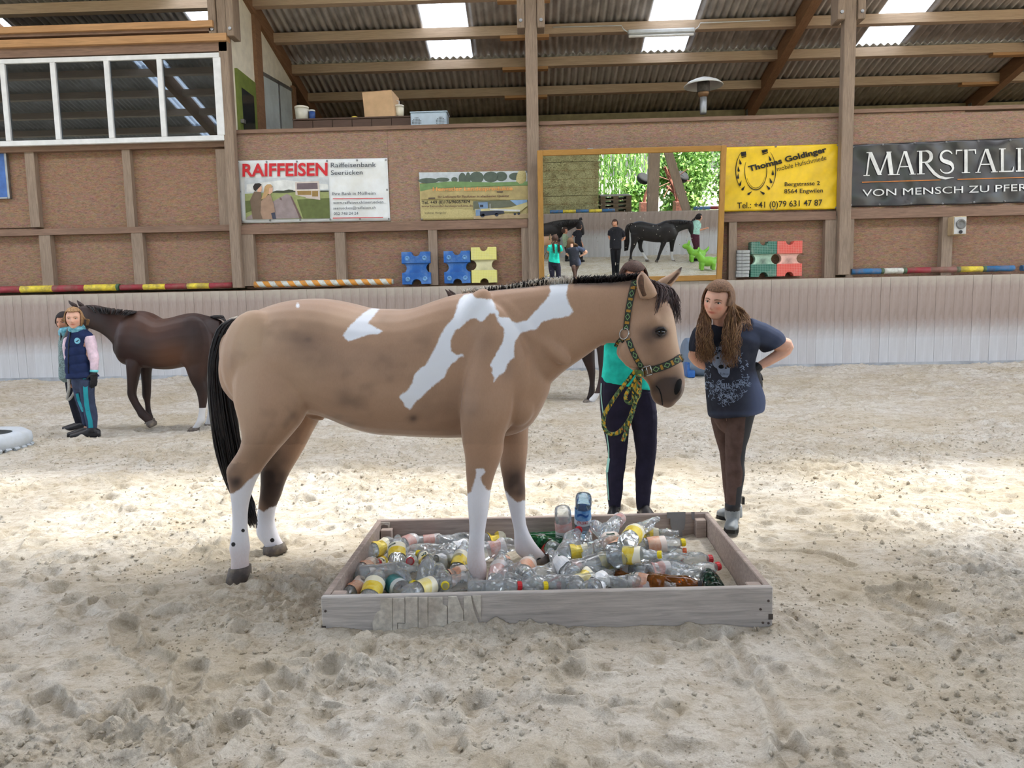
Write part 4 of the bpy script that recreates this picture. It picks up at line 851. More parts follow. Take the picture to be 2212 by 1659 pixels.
# ================================================================== HALTER AND ROPE
t = NT('patterned_webbing'); uv = t.N('ShaderNodeTexCoord').outputs['UV']; sp = t.N('ShaderNodeSeparateXYZ'); t.L(uv, sp.inputs[0]); U, Vv = sp.outputs[0], sp.outputs[1]
fr = t.math('FRACT', U); du = t.math('ABSOLUTE', t.math('SUBTRACT', fr, 0.5)); dv = t.math('ABSOLUTE', t.math('SUBTRACT', Vv, 0.5)); dia = t.math('ADD', t.math('MULTIPLY', du, 2.6), t.math('MULTIPLY', dv, 2.0))
line = t.math('MULTIPLY', t.math('GREATER_THAN', dia, 0.58), t.math('LESS_THAN', dia, 0.80)); inn = t.math('LESS_THAN', dia, 0.34)
bars = t.math('MULTIPLY', t.math('GREATER_THAN', du, 0.40), t.math('LESS_THAN', t.math('ABSOLUTE', t.math('SUBTRACT', t.math('FRACT', t.math('MULTIPLY', U, 18.0)), 0.5)), 0.3)); bars = t.math('MULTIPLY', bars, t.math('LESS_THAN', dv, 0.36))
o = t.mix(line, (40, 46, 36), (128, 168, 108)); o = t.mix(inn, o, (22, 34, 28)); o = t.mix(bars, o, (206, 150, 28)); o = t.mix(t.math('GREATER_THAN', dv, 0.44), o, (20, 20, 22))
t.L(o, t.b.inputs['Base Color']); t.b.inputs['Roughness'].default_value = 0.6; WEB = t.m
CHROME = mk('halter_chrome', (176, 172, 166), 0.2, 0.06, metal=1.0)
def strap(name, L_edge, R_edge, parent, rep, mats=WEB, th=0.004):
    """ribbon between two rows of world points, with thickness and a pattern coordinate along it"""
    k = len(L_edge); me = bpy.data.meshes.new(name); off = wloc(parent); vs = []; 
    for a, b, n_ in zip(L_edge, R_edge, strap.nrm): vs += [a - off, b - off, b + n_ * th - off, a + n_ * th - off]
    fs = []; uvs = []; ln = [0.0]
    for i in range(k - 1): ln.append(ln[-1] + ((L_edge[i + 1] + R_edge[i + 1]) / 2 - (L_edge[i] + R_edge[i]) / 2).length)
    for i in range(k - 1):
        a, b = i * 4, i * 4 + 4; u0, u1 = ln[i] / rep, ln[i + 1] / rep
        for (p, q, w0, w1) in ((3, 2, 0, 1), (2, 1, 1, 1), (0, 3, 0, 0), (1, 0, 1, 0)): fs.append((a + p, a + q, b + q, b + p)); uvs += [(u0, w0), (u0, w1), (u1, w1), (u1, w0)]
    me.from_pydata([tuple(v) for v in vs], [], fs); ul = me.uv_layers.new(name='UVMap')
    for i, q in enumerate(uvs): ul.data[i].uv = q
    me.materials.append(mats); me.update(); return link(name, me, parent)
halter = empty('halter', at(1400, 720, YH0 - 0.1), 'green and yellow patterned webbing halter on the pinto horse head', 'halter')
def px_strap(name, pts, w, rep=0.055, lift=0.0025):
    P = spline([(p[0], p[1], 0) for p in pts], 6); L_, R_, N_ = [], [], []
    for i, p in enumerate(P):
        d = (P[min(i + 1, len(P) - 1)] - P[max(i - 1, 0)]).normalized(); q = Vector((-d.y, d.x, 0)) * w / 2; hh = [hit(HB, p.x + s * q.x, p.y + s * q.y) for s in (1, -1, 0)]
        if hh[2][0] is None: continue
        n_ = hh[2][1]; c = hh[2][0]
        yy = c.y
        a = hh[0][0] if hh[0][0] is not None and abs(hh[0][0].y - yy) < 0.03 else at(p.x + q.x, p.y + q.y, yy + 0.004); b = hh[1][0] if hh[1][0] is not None and abs(hh[1][0].y - yy) < 0.03 else at(p.x - q.x, p.y - q.y, yy + 0.004)
        L_.append(a + n_ * lift); R_.append(b + n_ * lift); N_.append(n_)
    strap.nrm = N_; return strap(name, L_, R_, halter, rep) if len(L_) > 1 else None
px_strap('crown_strap', [(1372, 604), (1367, 622), (1361, 650), (1356, 680), (1353, 712)], 13)
px_strap('cheek_strap', [(1357, 733), (1364, 752), (1373, 772), (1384, 790), (1392, 799)], 12)
px_strap('throat_strap', [(1346, 733), (1338, 742), (1332, 755)], 11)
px_strap('noseband', [(1404, 798), (1418, 796), (1436, 790), (1454, 782), (1468, 773), (1474, 768)], 15)
px_strap('chin_strap', [(1393, 803), (1386, 806), (1382, 808)], 9)
# over the nose and down the far side, over the poll and down the far side
def loop_strap(name, c, u, v, hw, a0, a1, axis, rep=0.055):
    L_, R_, N_ = [], [], []
    for k in range(22):
        t_ = a0 + (a1 - a0) * k / 21; d = (u * math.cos(t_) + v * math.sin(t_)).normalized(); r = HB.ray_cast(c + d * 0.5, -d)
        if r[0] is None: continue
        pts = [r[0]]
        for s in (-hw, hw):
            q = HB.ray_cast(c + axis * s + d * 0.5, -d); pts.append(q[0] if q[0] is not None else r[0] + axis * s)
        L_.append(pts[1] + d * 0.004); R_.append(pts[2] + d * 0.004); N_.append(d)
    strap.nrm = N_; return strap(name, L_, R_, halter, rep)
ax = (at(1440, 800, YH0) - at(1425, 700, YH0)).normalized(); cc = at(1436, 790, YH0); uu = (at(1476, 768, YH0) - at(1404, 800, YH0)).normalized()
loop_strap('noseband', cc, uu, LAT, 0.017, -0.30, 2.6, ax)
uc = Vector((0.15, 0, 1)).normalized(); loop_strap('crown_strap', at(1366, 660, YH0), uc, LAT, 0.015, -0.55, 1.7, LAT.cross(uc).normalized())
def ring_(c, r, th, nrm, name='ring'):
    nrm = Vector(nrm).normalized(); a = nrm.cross(Vector((0, 0, 1))).normalized(); b = nrm.cross(a); m = MB(); rs = []
    for k in range(20):
        t_ = 2 * PI * k / 20; d = a * math.cos(t_) + b * math.sin(t_); rs.append([c + d * r + (d * math.cos(s) + nrm * math.sin(s)) * th for s in [2 * PI * j / 8 for j in range(8)]])
    m.rings(rs, False, True); return m.build(name, CHROME, halter, True)
h, nn = hit(HB, 1351, 722); ring_(h + nn * 0.010, 0.026, 0.0035, nn)
h, nn = hit(HB, 1397, 800)
m = MB(); nn = (nn + Vector((0, -1.5, 0))).normalized(); ax1 = Vector((0.95, -0.1, 0.25)).normalized(); ay1 = nn.cross(ax1).normalized(); c0 = h + nn * 0.012
cs = [c0 + ax1 * a * 0.020 + ay1 * b * 0.022 for a, b in ((-1, -1), (1, -1), (1, 1), (-1, 1))]
for a, b in zip(cs, cs[1:] + cs[:1]): m.tube([a, b], 0.0036, 8)
m.tube([c0 - ay1 * 0.024, c0 + ay1 * 0.024], 0.0032, 8); m.build('buckle', CHROME, halter, True)
t = NT('braided_rope'); uv = t.N('ShaderNodeTexCoord').outputs['UV']; mp = t.N('ShaderNodeMapping'); t.L(uv, mp.inputs[0]); mp.inputs['Scale'].default_value = (1, 1, 1); sp = t.N('ShaderNodeSeparateXYZ'); t.L(mp.outputs[0], sp.inputs[0])
ck = t.N('ShaderNodeTexVoronoi', i_Scale=1.0); cmb = t.N('ShaderNodeCombineXYZ'); t.L(t.math('MULTIPLY', sp.outputs[0], 85.0), cmb.inputs[0]); t.L(t.math('MULTIPLY', t.math('ADD', sp.outputs[1], t.math('MULTIPLY', sp.outputs[0], 14.0)), 6.0), cmb.inputs[1]); t.L(cmb.outputs[0], ck.inputs['Vector'])
sx = t.N('ShaderNodeSeparateColor'); t.L(ck.outputs['Color'], sx.inputs[0]); o = t.ramp(sx.outputs[0], [(0.0, (40, 56, 34)), (0.30, (96, 122, 76)), (0.5, (150, 160, 90)), (0.62, (206, 160, 34)), (0.82, (60, 80, 50)), (0.93, (198, 106, 40))])
t.t.nodes[-1].color_ramp.interpolation = 'CONSTANT'; t.L(o, t.b.inputs['Base Color']); t.b.inputs['Roughness'].default_value = 0.8; t.bump(ck.outputs['Distance'], 0.6, 0.004); ROPE = t.m
def rope(name, pts, r, parent, mats=None):
    P = spline(pts, 8); n = 10; k = len(P); me = bpy.data.meshes.new(name); m = MB(); m.tube(P, r, n, False); off = wloc(parent); me.from_pydata([tuple(Vector(v) - off) for v in m.v], [], m.f); ul = me.uv_layers.new(name='UVMap'); i = 0; ln = [0.0]
    for a, b in zip(P[:-1], P[1:]): ln.append(ln[-1] + (b - a).length)
    for s in range(k - 1):
        for j in range(n):
            for uu_, vv_ in ((ln[s], j / n), (ln[s], (j + 1) / n), (ln[s + 1], (j + 1) / n), (ln[s + 1], j / n)): ul.data[i].uv = (uu_, vv_); i += 1
    me.polygons.foreach_set('use_smooth', [True] * len(me.polygons)); me.materials.append(mats or ROPE); me.update(); return link(name, me, parent)
YR_ = YH0 - 0.06
lead = empty('lead_rope', at(1380, 830, YR_), 'knotted green and yellow lead rope hanging in loops under the halter', 'rope')
ra = lambda P, dy=0.0: [at(1240 + x / 4.483, 760 + y / 4.483, YR_ + dy) for x, y in P]
rope('rope_loop', ra([(640, 205), (590, 195), (520, 280), (430, 390), (350, 510), (300, 600), (285, 690), (305, 760), (350, 795), (410, 790), (470, 745), (530, 660), (565, 570), (600, 470), (635, 400), (635, 300), (630, 215)]), 0.0100, lead)
rope('rope_loop', ra([(625, 220), (580, 300), (530, 370), (500, 430), (510, 480), (545, 495), (575, 460), (580, 380), (600, 290), (632, 215)], -0.025), 0.0095, lead)
rope('rope_tail', ra([(630, 215), (640, 300), (620, 400), (585, 520), (555, 620), (530, 700), (500, 790), (470, 865)], -0.045), 0.0100, lead)
m = MB(); m.ball(at(1240 + 632 / 4.483, 760 + 212 / 4.483, YR_ - 0.02), (.02, .016, .018), 10, 8); m.tube([at(1381, 806, YH0 - 0.04), at(1381, 810, YR_ - 0.02)], 0.006, 8); m.build('rope_knot', flat('knot_green', (88, 108, 62), 0.8), lead, True)
# ================================================================== PEOPLE
def skin(name, col):
    t = NT(name); nz = t.noise(t.coords('Object'), 14.0, 4); c = np.array(col, float)
    o = t.ramp(nz, [(0.3, lin(c * 0.95)), (0.7, lin(np.clip(c * 1.03, 0, 255)))])
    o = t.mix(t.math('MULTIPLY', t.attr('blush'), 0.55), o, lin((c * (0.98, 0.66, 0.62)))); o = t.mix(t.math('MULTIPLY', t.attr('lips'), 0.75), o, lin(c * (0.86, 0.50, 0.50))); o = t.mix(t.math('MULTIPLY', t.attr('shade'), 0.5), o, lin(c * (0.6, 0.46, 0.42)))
    t.L(o, t.b.inputs['Base Color']); t.b.inputs['Roughness'].default_value = 0.55; t.b.inputs['Specular IOR Level'].default_value = 0.3
    t.b.inputs['Subsurface Weight'].default_value = 0.08; t.b.inputs['Subsurface Radius'].default_value = (0.01, 0.004, 0.002); return t.m
SKIN = skin('fair_skin', (226, 176, 152)); SKIN2 = skin('warm_skin', (206, 150, 122))
def cloth(name, col, var=0.1, fold=0.0, rough=0.85, col2=None, scale=18): return mk(name, col, rough, var, scale, 0.25, 90, spec=0.2, col2=col2, bdist=0.002)
LEATHER = mk('black_leather', (34, 33, 36), 0.4, 0.2, 20); RUBBER = mk('grey_dusty_boot', (128, 134, 138), 0.55, 0.12, 9, dirt=(168, 166, 160), dscale=9, damt=0.5)
GLOVE = mk('black_glove', (32, 30, 32), 0.7, 0.25, 30, 0.3, 60); EYEW = mk('eye_white', (226, 220, 216), 0.2, 0.02); IRIS = mk('grey_iris', (72, 78, 72), 0.15, 0.2, 30); PUP = flat('pupil', (12, 10, 10), 0.1)
HBROWN = mk('brown_hair', (112, 84, 64), 0.6, 0.3, 34, stretch=(6, 6, 1), spec=0.2); HLIGHT = mk('light_brown_hair', (146, 114, 82), 0.6, 0.3, 14, stretch=(6, 6, 1), spec=0.2); HDARK = mk('dark_brown_hair', (66, 48, 42), 0.65, 0.3, 34, stretch=(6, 6, 1), spec=0.15); HBLACK = mk('near_black_hair', (36, 30, 30), 0.6, 0.3, 12, spec=0.2)
def tuck(body, clothes, gap=0.006, reach=0.035):
    """draw the skin in wherever a garment covers it"""
    me = body.data; off = np.array(wloc(body)); V_ = verts(me) + off; n = np.empty(len(me.vertices) * 3, np.float32); me.vertices.foreach_get('normal', n); n = n.reshape(-1, 3)
    for c in clothes:
        b = bvh_ob(c)
        for i in range(len(V_)):
            r = b.find_nearest(Vector(V_[i]), reach)
            if r[0] is None: continue
            d = (Vector(V_[i]) - r[0]).dot(r[1])
            if d > -gap and r[1].dot(Vector(n[i])) > 0.6: V_[i] = np.array(r[0] - r[1] * gap)
    me.vertices.foreach_set('co', (V_ - off).astype(np.float32).ravel()); me.update()
class Head:
    def __init__(s, C, f, u, h):
        s.C = Vector(C); s.f = Vector(f).normalized(); s.u = (Vector(u) - s.f * Vector(u).dot(s.f)).normalized(); s.r = s.f.cross(s.u).normalized(); s.h = h; s.B = np.array([s.r, s.f, s.u])
    def pts(s, D, feat=True, k=1.0):
        """head surface for unit directions D (n,3) in (right, forward, up)"""
        x, y, z = D[:, 0], D[:, 1], D[:, 2]; zn = np.clip(-z, 0, 1)
        rx = 0.345 * (1 - 0.26 * zn ** 1.6); ry = np.where(y > 0, 0.40 * (1 - 0.02 * zn), 0.46 * (1 - 0.42 * zn ** 1.2)); rz = np.where(z > 0, 0.50, 0.50)
        P = np.stack([x * rx, y * ry, z * rz], 1)
        if feat:
            X, Z = P[:, 0], P[:, 2]; fr = np.clip(y * 2.5, 0, 1); g = lambda cx, cz, sx, sz: np.exp(-((X - cx) / sx) ** 2 - ((Z - cz) / sz) ** 2)
            d = 0.10 * g(0, -0.13, .045, .055) + 0.055 * g(0, -0.03, .036, .10) + 0.03 * g(.045, -0.145, .028, .03) + 0.03 * g(-.045, -0.145, .028, .03) - 0.045 * (g(.15, .015, .075, .05) + g(-.15, .015, .075, .05)) + 0.016 * (g(.14, .085, .09, .03) + g(-.14, .085, .09, .03))
            d += 0.034 * g(0, -0.235, .085, .028) + 0.032 * g(0, -0.29, .07, .028) - 0.022 * g(0, -0.262, .10, .010) + 0.045 * g(0, -0.41, .09, .07) + 0.03 * (g(.19, -0.11, .09, .09) + g(-.19, -0.11, .09, .09)) - 0.012 * g(0, -0.33, .09, .02) + 0.03 * g(0, .22, .22, .14)
            P[:, 1] += d * fr
        return np.array(s.C) + (P * s.h * k) @ s.B
    def dirs(s, n=56, m=40):
        t_ = PI * (0.01 + 0.98 * np.arange(m + 1) / m); a = 2 * PI * np.arange(n) / n; T, A = np.meshgrid(t_, a, indexing='ij'); return np.stack([np.sin(T) * np.cos(A), np.sin(T) * np.sin(A), np.cos(T)], -1)
    def add(s, mb):
        D = s.dirs(); n = D.shape[1]; P = s.pts(D.reshape(-1, 3)); mb.rings([[tuple(q) for q in P[i * n:(i + 1) * n]] for i in range(D.shape[0])])
        for sg in (-1, 1):
            c = s.C + (s.r * (sg * 0.325) + s.f * (-0.03) + s.u * (-0.03)) * s.h; mb.ball(c, (.045 * s.h, .085 * s.h, .125 * s.h), 10, 8, Matrix((s.r, s.f, s.u)).transposed())
    def w(s, x, z, out=0.0):
        """point on the face at local x, z (fractions of the head height)"""
        dz = z / 0.5; rx = 0.345; dx = x / rx; dy = math.sqrt(max(0.02, 1 - dz * dz - dx * dx)); D = np.array([[dx, dy, dz]]); D /= np.linalg.norm(D); p = Vector(s.pts(D)[0]); return p + s.f * out * s.h
    def attrs(s, ob, V, blush=0.7):
        Q = (V - np.array(s.C)) @ s.B.T / s.h; g = lambda cx, cz, sx, sz: np.exp(-((Q[:, 0] - cx) / sx) ** 2 - ((Q[:, 2] - cz) / sz) ** 2) * (Q[:, 1] > 0.1)
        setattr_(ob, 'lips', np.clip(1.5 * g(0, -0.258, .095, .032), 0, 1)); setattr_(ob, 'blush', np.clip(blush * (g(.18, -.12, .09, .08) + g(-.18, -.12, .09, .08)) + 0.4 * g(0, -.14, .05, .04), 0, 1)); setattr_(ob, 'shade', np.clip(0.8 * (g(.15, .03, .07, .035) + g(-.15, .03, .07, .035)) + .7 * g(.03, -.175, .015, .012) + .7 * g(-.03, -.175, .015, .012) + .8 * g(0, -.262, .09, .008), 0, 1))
    def face(s, parent, brow=HBROWN, detail=True):
        h = s.h
        for sg in (-1, 1):
            p = s.w(sg * .145, .012); c = p - s.f * 0.040 * h
            m = MB(); m.ball(c, .062 * h, 14, 10); e = m.build('eye', EYEW, parent, True)
            ax = (s.f + s.r * sg * 0.05).normalized(); m = MB(); m.lathe([(0.0, .0635 * h), (.020 * h, .0615 * h), (.030 * h, .056 * h)][::-1], 12, c, ax); m.build('iris', IRIS, e, True)
            m = MB(); m.lathe([(.0, .0655 * h), (.013 * h, .064 * h), (.014 * h, .05 * h)][::-1], 10, c, ax); m.build('pupil', PUP, e, True)
            if detail:
                m = MB(); m.tube([s.w(sg * (.145 + a), .012 + b, .006) for a, b in ((-.075, -.006), (-.03, .024), (.02, .028), (.075, .004))], [.006 * h, .012 * h, .012 * h, .006 * h], 6); m.build('eyelid', brow, parent, True)
                m = MB(); m.tube([s.w(sg * (.145 + a), .012 + b, .002) for a, b in ((-.07, -.012), (0, -.032), (.07, -.010))], [.005 * h, .007 * h, .005 * h], 6); m.build('eyelid', SKIN, parent, True)
                m = MB(); m.tube([s.w(sg * a, b, .012) for a, b in ((.06, .085), (.12, .105), (.19, .10), (.235, .075))], [.011 * h, .014 * h, .011 * h, .004 * h], 6); m.build('eyebrow', brow, parent, True)
def cap_hair(hd, parent, mats, k=1.07, line=None, name='hair_cap'):
    """close-fitting scalp hair: the head surface kept where hair grows"""
    line = line or (lambda x, y, z: (z > 0.50 + 0.06 * abs(x)) or (y < 0.30 and z > -0.45) or (abs(x) > 0.86 and z > -0.1 and y < 0.55))
    D = hd.dirs(96, 72); n = D.shape[1]; P = hd.pts(D.reshape(-1, 3), False, k); keep = np.array([line(*d) for d in D.reshape(-1, 3)]); m = MB(); m.v = [tuple(p) for p in P]
    for i in range(D.shape[0] - 1):
        for j in range(n):
            q = (i * n + j, i * n + (j + 1) % n, (i + 1) * n + (j + 1) % n, (i + 1) * n + j)
            if all(keep[list(q)]): m.f.append(q); m.mi.append(0)
    b = len(m.v); m.f.append(tuple(range(n))) or m.mi.append(0)
    o = m.build(name, mats, parent, True); md = o.modifiers.new('s', 'SOLIDIFY'); md.thickness = 0.05 * hd.h; md.offset = -1; return o
def hand(mb, W_, d, nrm, size, curl=0.5, thumb=1):
    """palm with four unequal fingers and a thumb; d along the hand, nrm out of the back of the hand"""
    d = Vector(d).normalized(); nrm = (Vector(nrm) - d * Vector(nrm).dot(d)).normalized(); s_ = d.cross(nrm).normalized() * thumb; W_ = Vector(W_); L_ = size * 0.52
    M_ = Matrix((d, s_, nrm)).transposed(); mb.ball(W_ + d * L_ * 0.55, (L_ * 0.62, size * 0.22, size * 0.085), 12, 9, M_)
    for i, ln in enumerate((0.42, 0.48, 0.45, 0.35)):
        b = W_ + d * L_ * 0.92 + s_ * size * (0.165 - 0.11 * i); p = [b]; a = 0.0
        for sgm in (0.45, 0.32, 0.25): a += curl * 0.9; p.append(p[-1] + (d * math.cos(a) - nrm * math.sin(a)) * ln * size * sgm)
        mb.tube(p, [size * .050, size * .047, size * .042, size * .034], 8)
    b = W_ + d * L_ * 0.28 + s_ * size * 0.17; mb.tube([b, b + (d * 0.55 + s_ * 0.7 - nrm * 0.25 * curl) * size * 0.17, b + (d * 1.0 + s_ * 0.85 - nrm * 0.6 * curl) * size * 0.25], [size * .062, size * .055, size * .040], 8)
def ruffle(ob, amp, sc, seed=0, stretch=(1, 1, 1)):
    me = ob.data; V_ = verts(me); n = np.empty(len(me.vertices) * 3, np.float32); me.vertices.foreach_get('normal', n); n = n.reshape(-1, 3)
    k = vn3(V_[:, 0] * sc * stretch[0], V_[:, 1] * sc * stretch[1], V_[:, 2] * sc * stretch[2], seed) + 0.5 * vn3(V_[:, 0] * sc * 2.3 * stretch[0], V_[:, 1] * sc * 2.3 * stretch[1], V_[:, 2] * sc * 2.3 * stretch[2], seed + 3)
    me.vertices.foreach_set('co', (V_ + n * (k * amp)[:, None]).astype(np.float32).ravel()); me.update()
def stroke_px(m, bvh, pts, w, off=0.0022):
    """painted stroke: a thin ribbon laid on a surface along pixel points"""
    vs = []
    for i, p in enumerate(pts):
        a = pts[max(i - 1, 0)]; b = pts[min(i + 1, len(pts) - 1)]; dx, dy = b[0] - a[0], b[1] - a[1]; l = math.hypot(dx, dy) + 1e-9; q = (-dy / l * w / 2, dx / l * w / 2)
        for s in (1, -1):
            h, nn = hit(bvh, p[0] + s * q[0], p[1] + s * q[1])
            if h is None: return
            vs.append(h + nn * off)
    m.add(vs, [(2 * i, 2 * i + 1, 2 * i + 3, 2 * i + 2) for i in range(len(pts) - 1)])
AY = Vector((0, 1, 0))
def fpt(c, S, ox, oy): return lambda P: [(ox + x / S, oy + y / S) for x, y in P]

# ---------------------------------------------------------------- the long-haired girl
YG = gnd(1578, 1148).y + 0.06
girl = empty('person', gnd(1585, 1130), 'girl with long wavy brown hair in a faded navy skull T-shirt, hands on hips', 'person', rot=None); girl.location.z = 0
h1 = Head(at(1551, 651, YG - 0.10), (-0.60, -0.80, -0.10), (0.10, -0.16, 1), 0.222)
mb = MB(); h1.add(mb)
mb.tube([at(1556, 672, YG - 0.04), at(1557, 705, YG + 0.0), at(1560, 730, YG + 0.03)], [.046, .047, .06], 12)
slices(mb, dense([(1520, 722, 1626, 714, .06), (1524, 765, 1622, 762, .08), (1534, 830, 1622, 830, .08), (1546, 885, 1622, 880, .07), (1552, 900, 1616, 900, .06)]), at, YG + 0.02, AY, 18)
E1, W1 = at(1702, 750, YG + 0.06), at(1634, 794, YG + 0.05)
mb.tube(spline([at(1622, 716, YG + 0.02), at(1668, 738, YG + 0.04), E1, at(1668, 775, YG + 0.06), W1], 4), [.052] * 4 + [.046] * 4 + [.036, .037, .036, .034] + [.032, .030, .028, .026, .025], 12)
E2, W2 = at(1497, 764, YG + 0.03), at(1527, 792, YG + 0.01)
mb.tube(spline([at(1524, 722, YG + 0.02), at(1506, 745, YG + 0.03), E2, at(1512, 784, YG + 0.03), W2], 4), [.050] * 4 + [.044] * 4 + [.035] * 4 + [.032, .030, .028, .026, .025], 12)
hand(mb, W2, (0.5, 0.6, -0.45), (-0.7, -0.3, 0.4), 0.15, 0.3)
slices(mb, dense([(1566, 900, 1616, 895, .07), (1571, 960, 1604, 960, .055), (1572, 1010, 1601, 1010, .045), (1573, 1050, 1600, 1050, .045), (1571, 1096, 1594, 1098, .035), (1572, 1120, 1592, 1120, .035)]), at, YG - 0.02, AY, 14)
slices(mb, dense([(1540, 900, 1574, 900, .065), (1554, 960, 1574, 960, .05), (1560, 1010, 1578, 1010, .04), (1566, 1050, 1588, 1050, .04), (1570, 1092, 1594, 1092, .035), (1574, 1112, 1596, 1112, .035)]), at, YG + 0.13, AY, 14)
gb, V = fuse(mb, 0.0055, 'body', SKIN, girl, 2); h1.attrs(gb, V, 0.95); h1.face(girl, HBROWN)
PANTB = cloth('brown_breeches', (92, 72, 66)); PANTG = cloth('charcoal_breeches_side', (66, 66, 68))
def two_tone_pants(): 
    t = NT('brown_grey_breeches'); g_ = t.attr('panel'); nz = t.noise(t.coords('Object'), 20, 4); o = t.mix(t.math('GREATER_THAN', g_, 0.0), t.ramp(nz, [(0.3, (84, 66, 60)), (0.7, (104, 84, 78))]), (64, 64, 66)); t.L(o, t.b.inputs['Base Color']); t.b.inputs['Roughness'].default_value = 0.9; t.b.inputs['Specular IOR Level'].default_value = 0.15; t.bump(t.noise(t.coords('Object'), 120, 3), 0.2, 0.002); return t.m
mb = MB()
slices(mb, [(1540, 872, 1634, 870, .085), (1538, 890, 1632, 884, .088), (1542, 908, 1628, 900, .09), (1552, 924, 1618, 920, .075)], at, YG + 0.045, AY, 20)
slices(mb, dense([(1566, 884, 1630, 880, .085), (1570, 902, 1630, 892, .092), (1568, 935, 1620, 930, .082), (1567, 970, 1611, 965, .066), (1568, 992, 1608, 990, .058), (1568, 1004, 1607, 1002, .060), (1569, 1025, 1607, 1022, .056), (1570, 1055, 1604, 1052, .050), (1569, 1080, 1600, 1080, .044), (1568, 1096, 1597, 1097, .040)]), at, YG - 0.02, AY, 20)
slices(mb, dense([(1540, 884, 1580, 882, .08), (1537, 905, 1578, 902, .09), (1546, 945, 1578, 940, .072), (1555, 978, 1580, 975, .058), (1559, 1003, 1582, 1000, .055), (1561, 1025, 1588, 1022, .050), (1564, 1060, 1596, 1055, .046), (1567, 1085, 1598, 1082, .040), (1570, 1098, 1600, 1098, .038)]), at, YG + 0.13, AY, 20)
po, V = fuse(mb, 0.007, 'breeches', two_tone_pants(), girl, 2); ruffle(po, 0.006, 9, 4, (1, 1, 1.8))
px_, py_ = projn(V); bx = np.interp(py_, [880, 894, 935, 971, 990, 1020, 1050, 1054, 1095, 1099], [1612, 1611, 1608, 1603, 1600, 1604, 1602, 1592, 1588, 1560]); setattr_(po, 'panel', np.clip((px_ - bx) / 10, -1, 1) * np.where(V[:, 1] > YG + 0.06, 0.2, 1))
# boots
def boot(parent, shaft, foot, mats, name='boot', sole=BLACK):
    """shaft: list of (point, radius); foot: heel, ball, toe points with radii"""
    m = MB(); m.tube([p for p, r in shaft], [r for p, r in shaft], 14); 
    rs = []; k = len(foot)
    for i, (p, rx, rz) in enumerate(foot):
        d = (foot[min(i + 1, k - 1)][0] - foot[max(i - 1, 0)][0]).normalized(); s_ = d.cross(Vector((0, 0, 1))).normalized(); rs.append([p + s_ * (rx * math.cos(a)) + Vector((0, 0, max(rz * math.sin(a), -rz * 0.55))) for a in [2 * PI * j / 14 for j in range(14)]])
    m.rings(rs); o, V_ = fuse(m, 0.007, name, mats, parent, 2)
    s = MB(); rs = []
    for i, (p, rx, rz) in enumerate(foot):
        d = (foot[min(i + 1, k - 1)][0] - foot[max(i - 1, 0)][0]).normalized(); s_ = d.cross(Vector((0, 0, 1))).normalized(); z0 = p.z - rz * 0.55; rs.append([Vector((p.x, p.y, 0)) + s_ * rx * 1.06 + Vector((0, 0, z0 + 0.006)), Vector((p.x, p.y, 0)) - s_ * rx * 1.06 + Vector((0, 0, z0 + 0.006)), Vector((p.x, p.y, 0)) - s_ * rx * 1.06 + Vector((0, 0, z0 - 0.016)), Vector((p.x, p.y, 0)) + s_ * rx * 1.06 + Vector((0, 0, z0 - 0.016))])
    s.rings(rs); s.build('sole', sole, o); return o
def foot_at(heel, toe, w=0.042, hgt=0.045, z=0.03):
    heel, toe = Vector(heel), Vector(toe); out = []
    for t_, kx, kz in ((-0.06, 0.5, 0.75), (0.05, .85, 1.0), (0.3, .85, 1.15), (0.6, 1.0, .85), (0.82, .95, .62), (0.98, .55, .42)):
        p = heel + (toe - heel) * t_; p.z = z + hgt * kz * 0.3; out.append((p, w * kx, hgt * kz))
    return out
q = at(1582, 1100, YG - 0.02); hl = gnd(1586, 1122); hl = Vector((q.x + .01, q.y + 0.03, 0)); boot(girl, [(q + Vector((0, 0, 0.01)), .046), (q + Vector((0.0, -.0, -0.06)), .046), (Vector((q.x, q.y - 0.0, 0.07)), .046)], foot_at(hl, gnd(1578, 1156)), RUBBER)
q = at(1588, 1098, YG + 0.14); hl = Vector((q.x + .02, q.y + 0.02, 0)); b2 = boot(girl, [(q + Vector((0, 0, 0.02)), .044), (q + Vector((0, 0, -0.06)), .046), (Vector((q.x, q.y, 0.07)), .046)], foot_at(hl, gnd(1548, 1120)), RUBBER)
m = MB(); m.box(tuple(at(1603, 1090, YG + 0.17)), tuple(at(1606, 1072, YG + 0.2))); m.build('pull_tab', LEATHER, b2)
m = MB(); q = at(1582, 1097, YG - 0.02); m.lathe([(.043, -.02), (.046, -.01), (.046, .025), (.043, .03)], 14, q); m.build('sock', LEATHER, girl, True)
# shirt
t = NT('navy_shirt_cloth'); nz = t.noise(t.coords('Object'), 16, 5); o = t.mix(t.math('MULTIPLY', t.attr('sunlit_tint'), 0.85, True), t.ramp(nz, [(0.3, (46, 48, 58)), (0.7, (58, 60, 70))]), (92, 102, 130)); t.L(o, t.b.inputs['Base Color']); t.b.inputs['Roughness'].default_value = 0.92; t.b.inputs['Specular IOR Level'].default_value = 0.1; t.bump(t.noise(t.coords('Object'), 140, 3), 0.2, 0.002); SHIRT = t.m
mb = MB()
slices(mb, dense([(1530, 703, 1590, 694, .055), (1512, 712, 1622, 700, .075), (1507, 728, 1640, 716, .095), (1510, 750, 1640, 742, .11), (1515, 768, 1633, 765, .115), (1521, 790, 1628, 788, .12), (1523, 815, 1633, 813, .13), (1526, 845, 1643, 842, .14), (1529, 872, 1648, 864, .14), (1533, 900, 1646, 884, .14)], 4), at, YG + 0.02, AY, 28, 2.6, False)
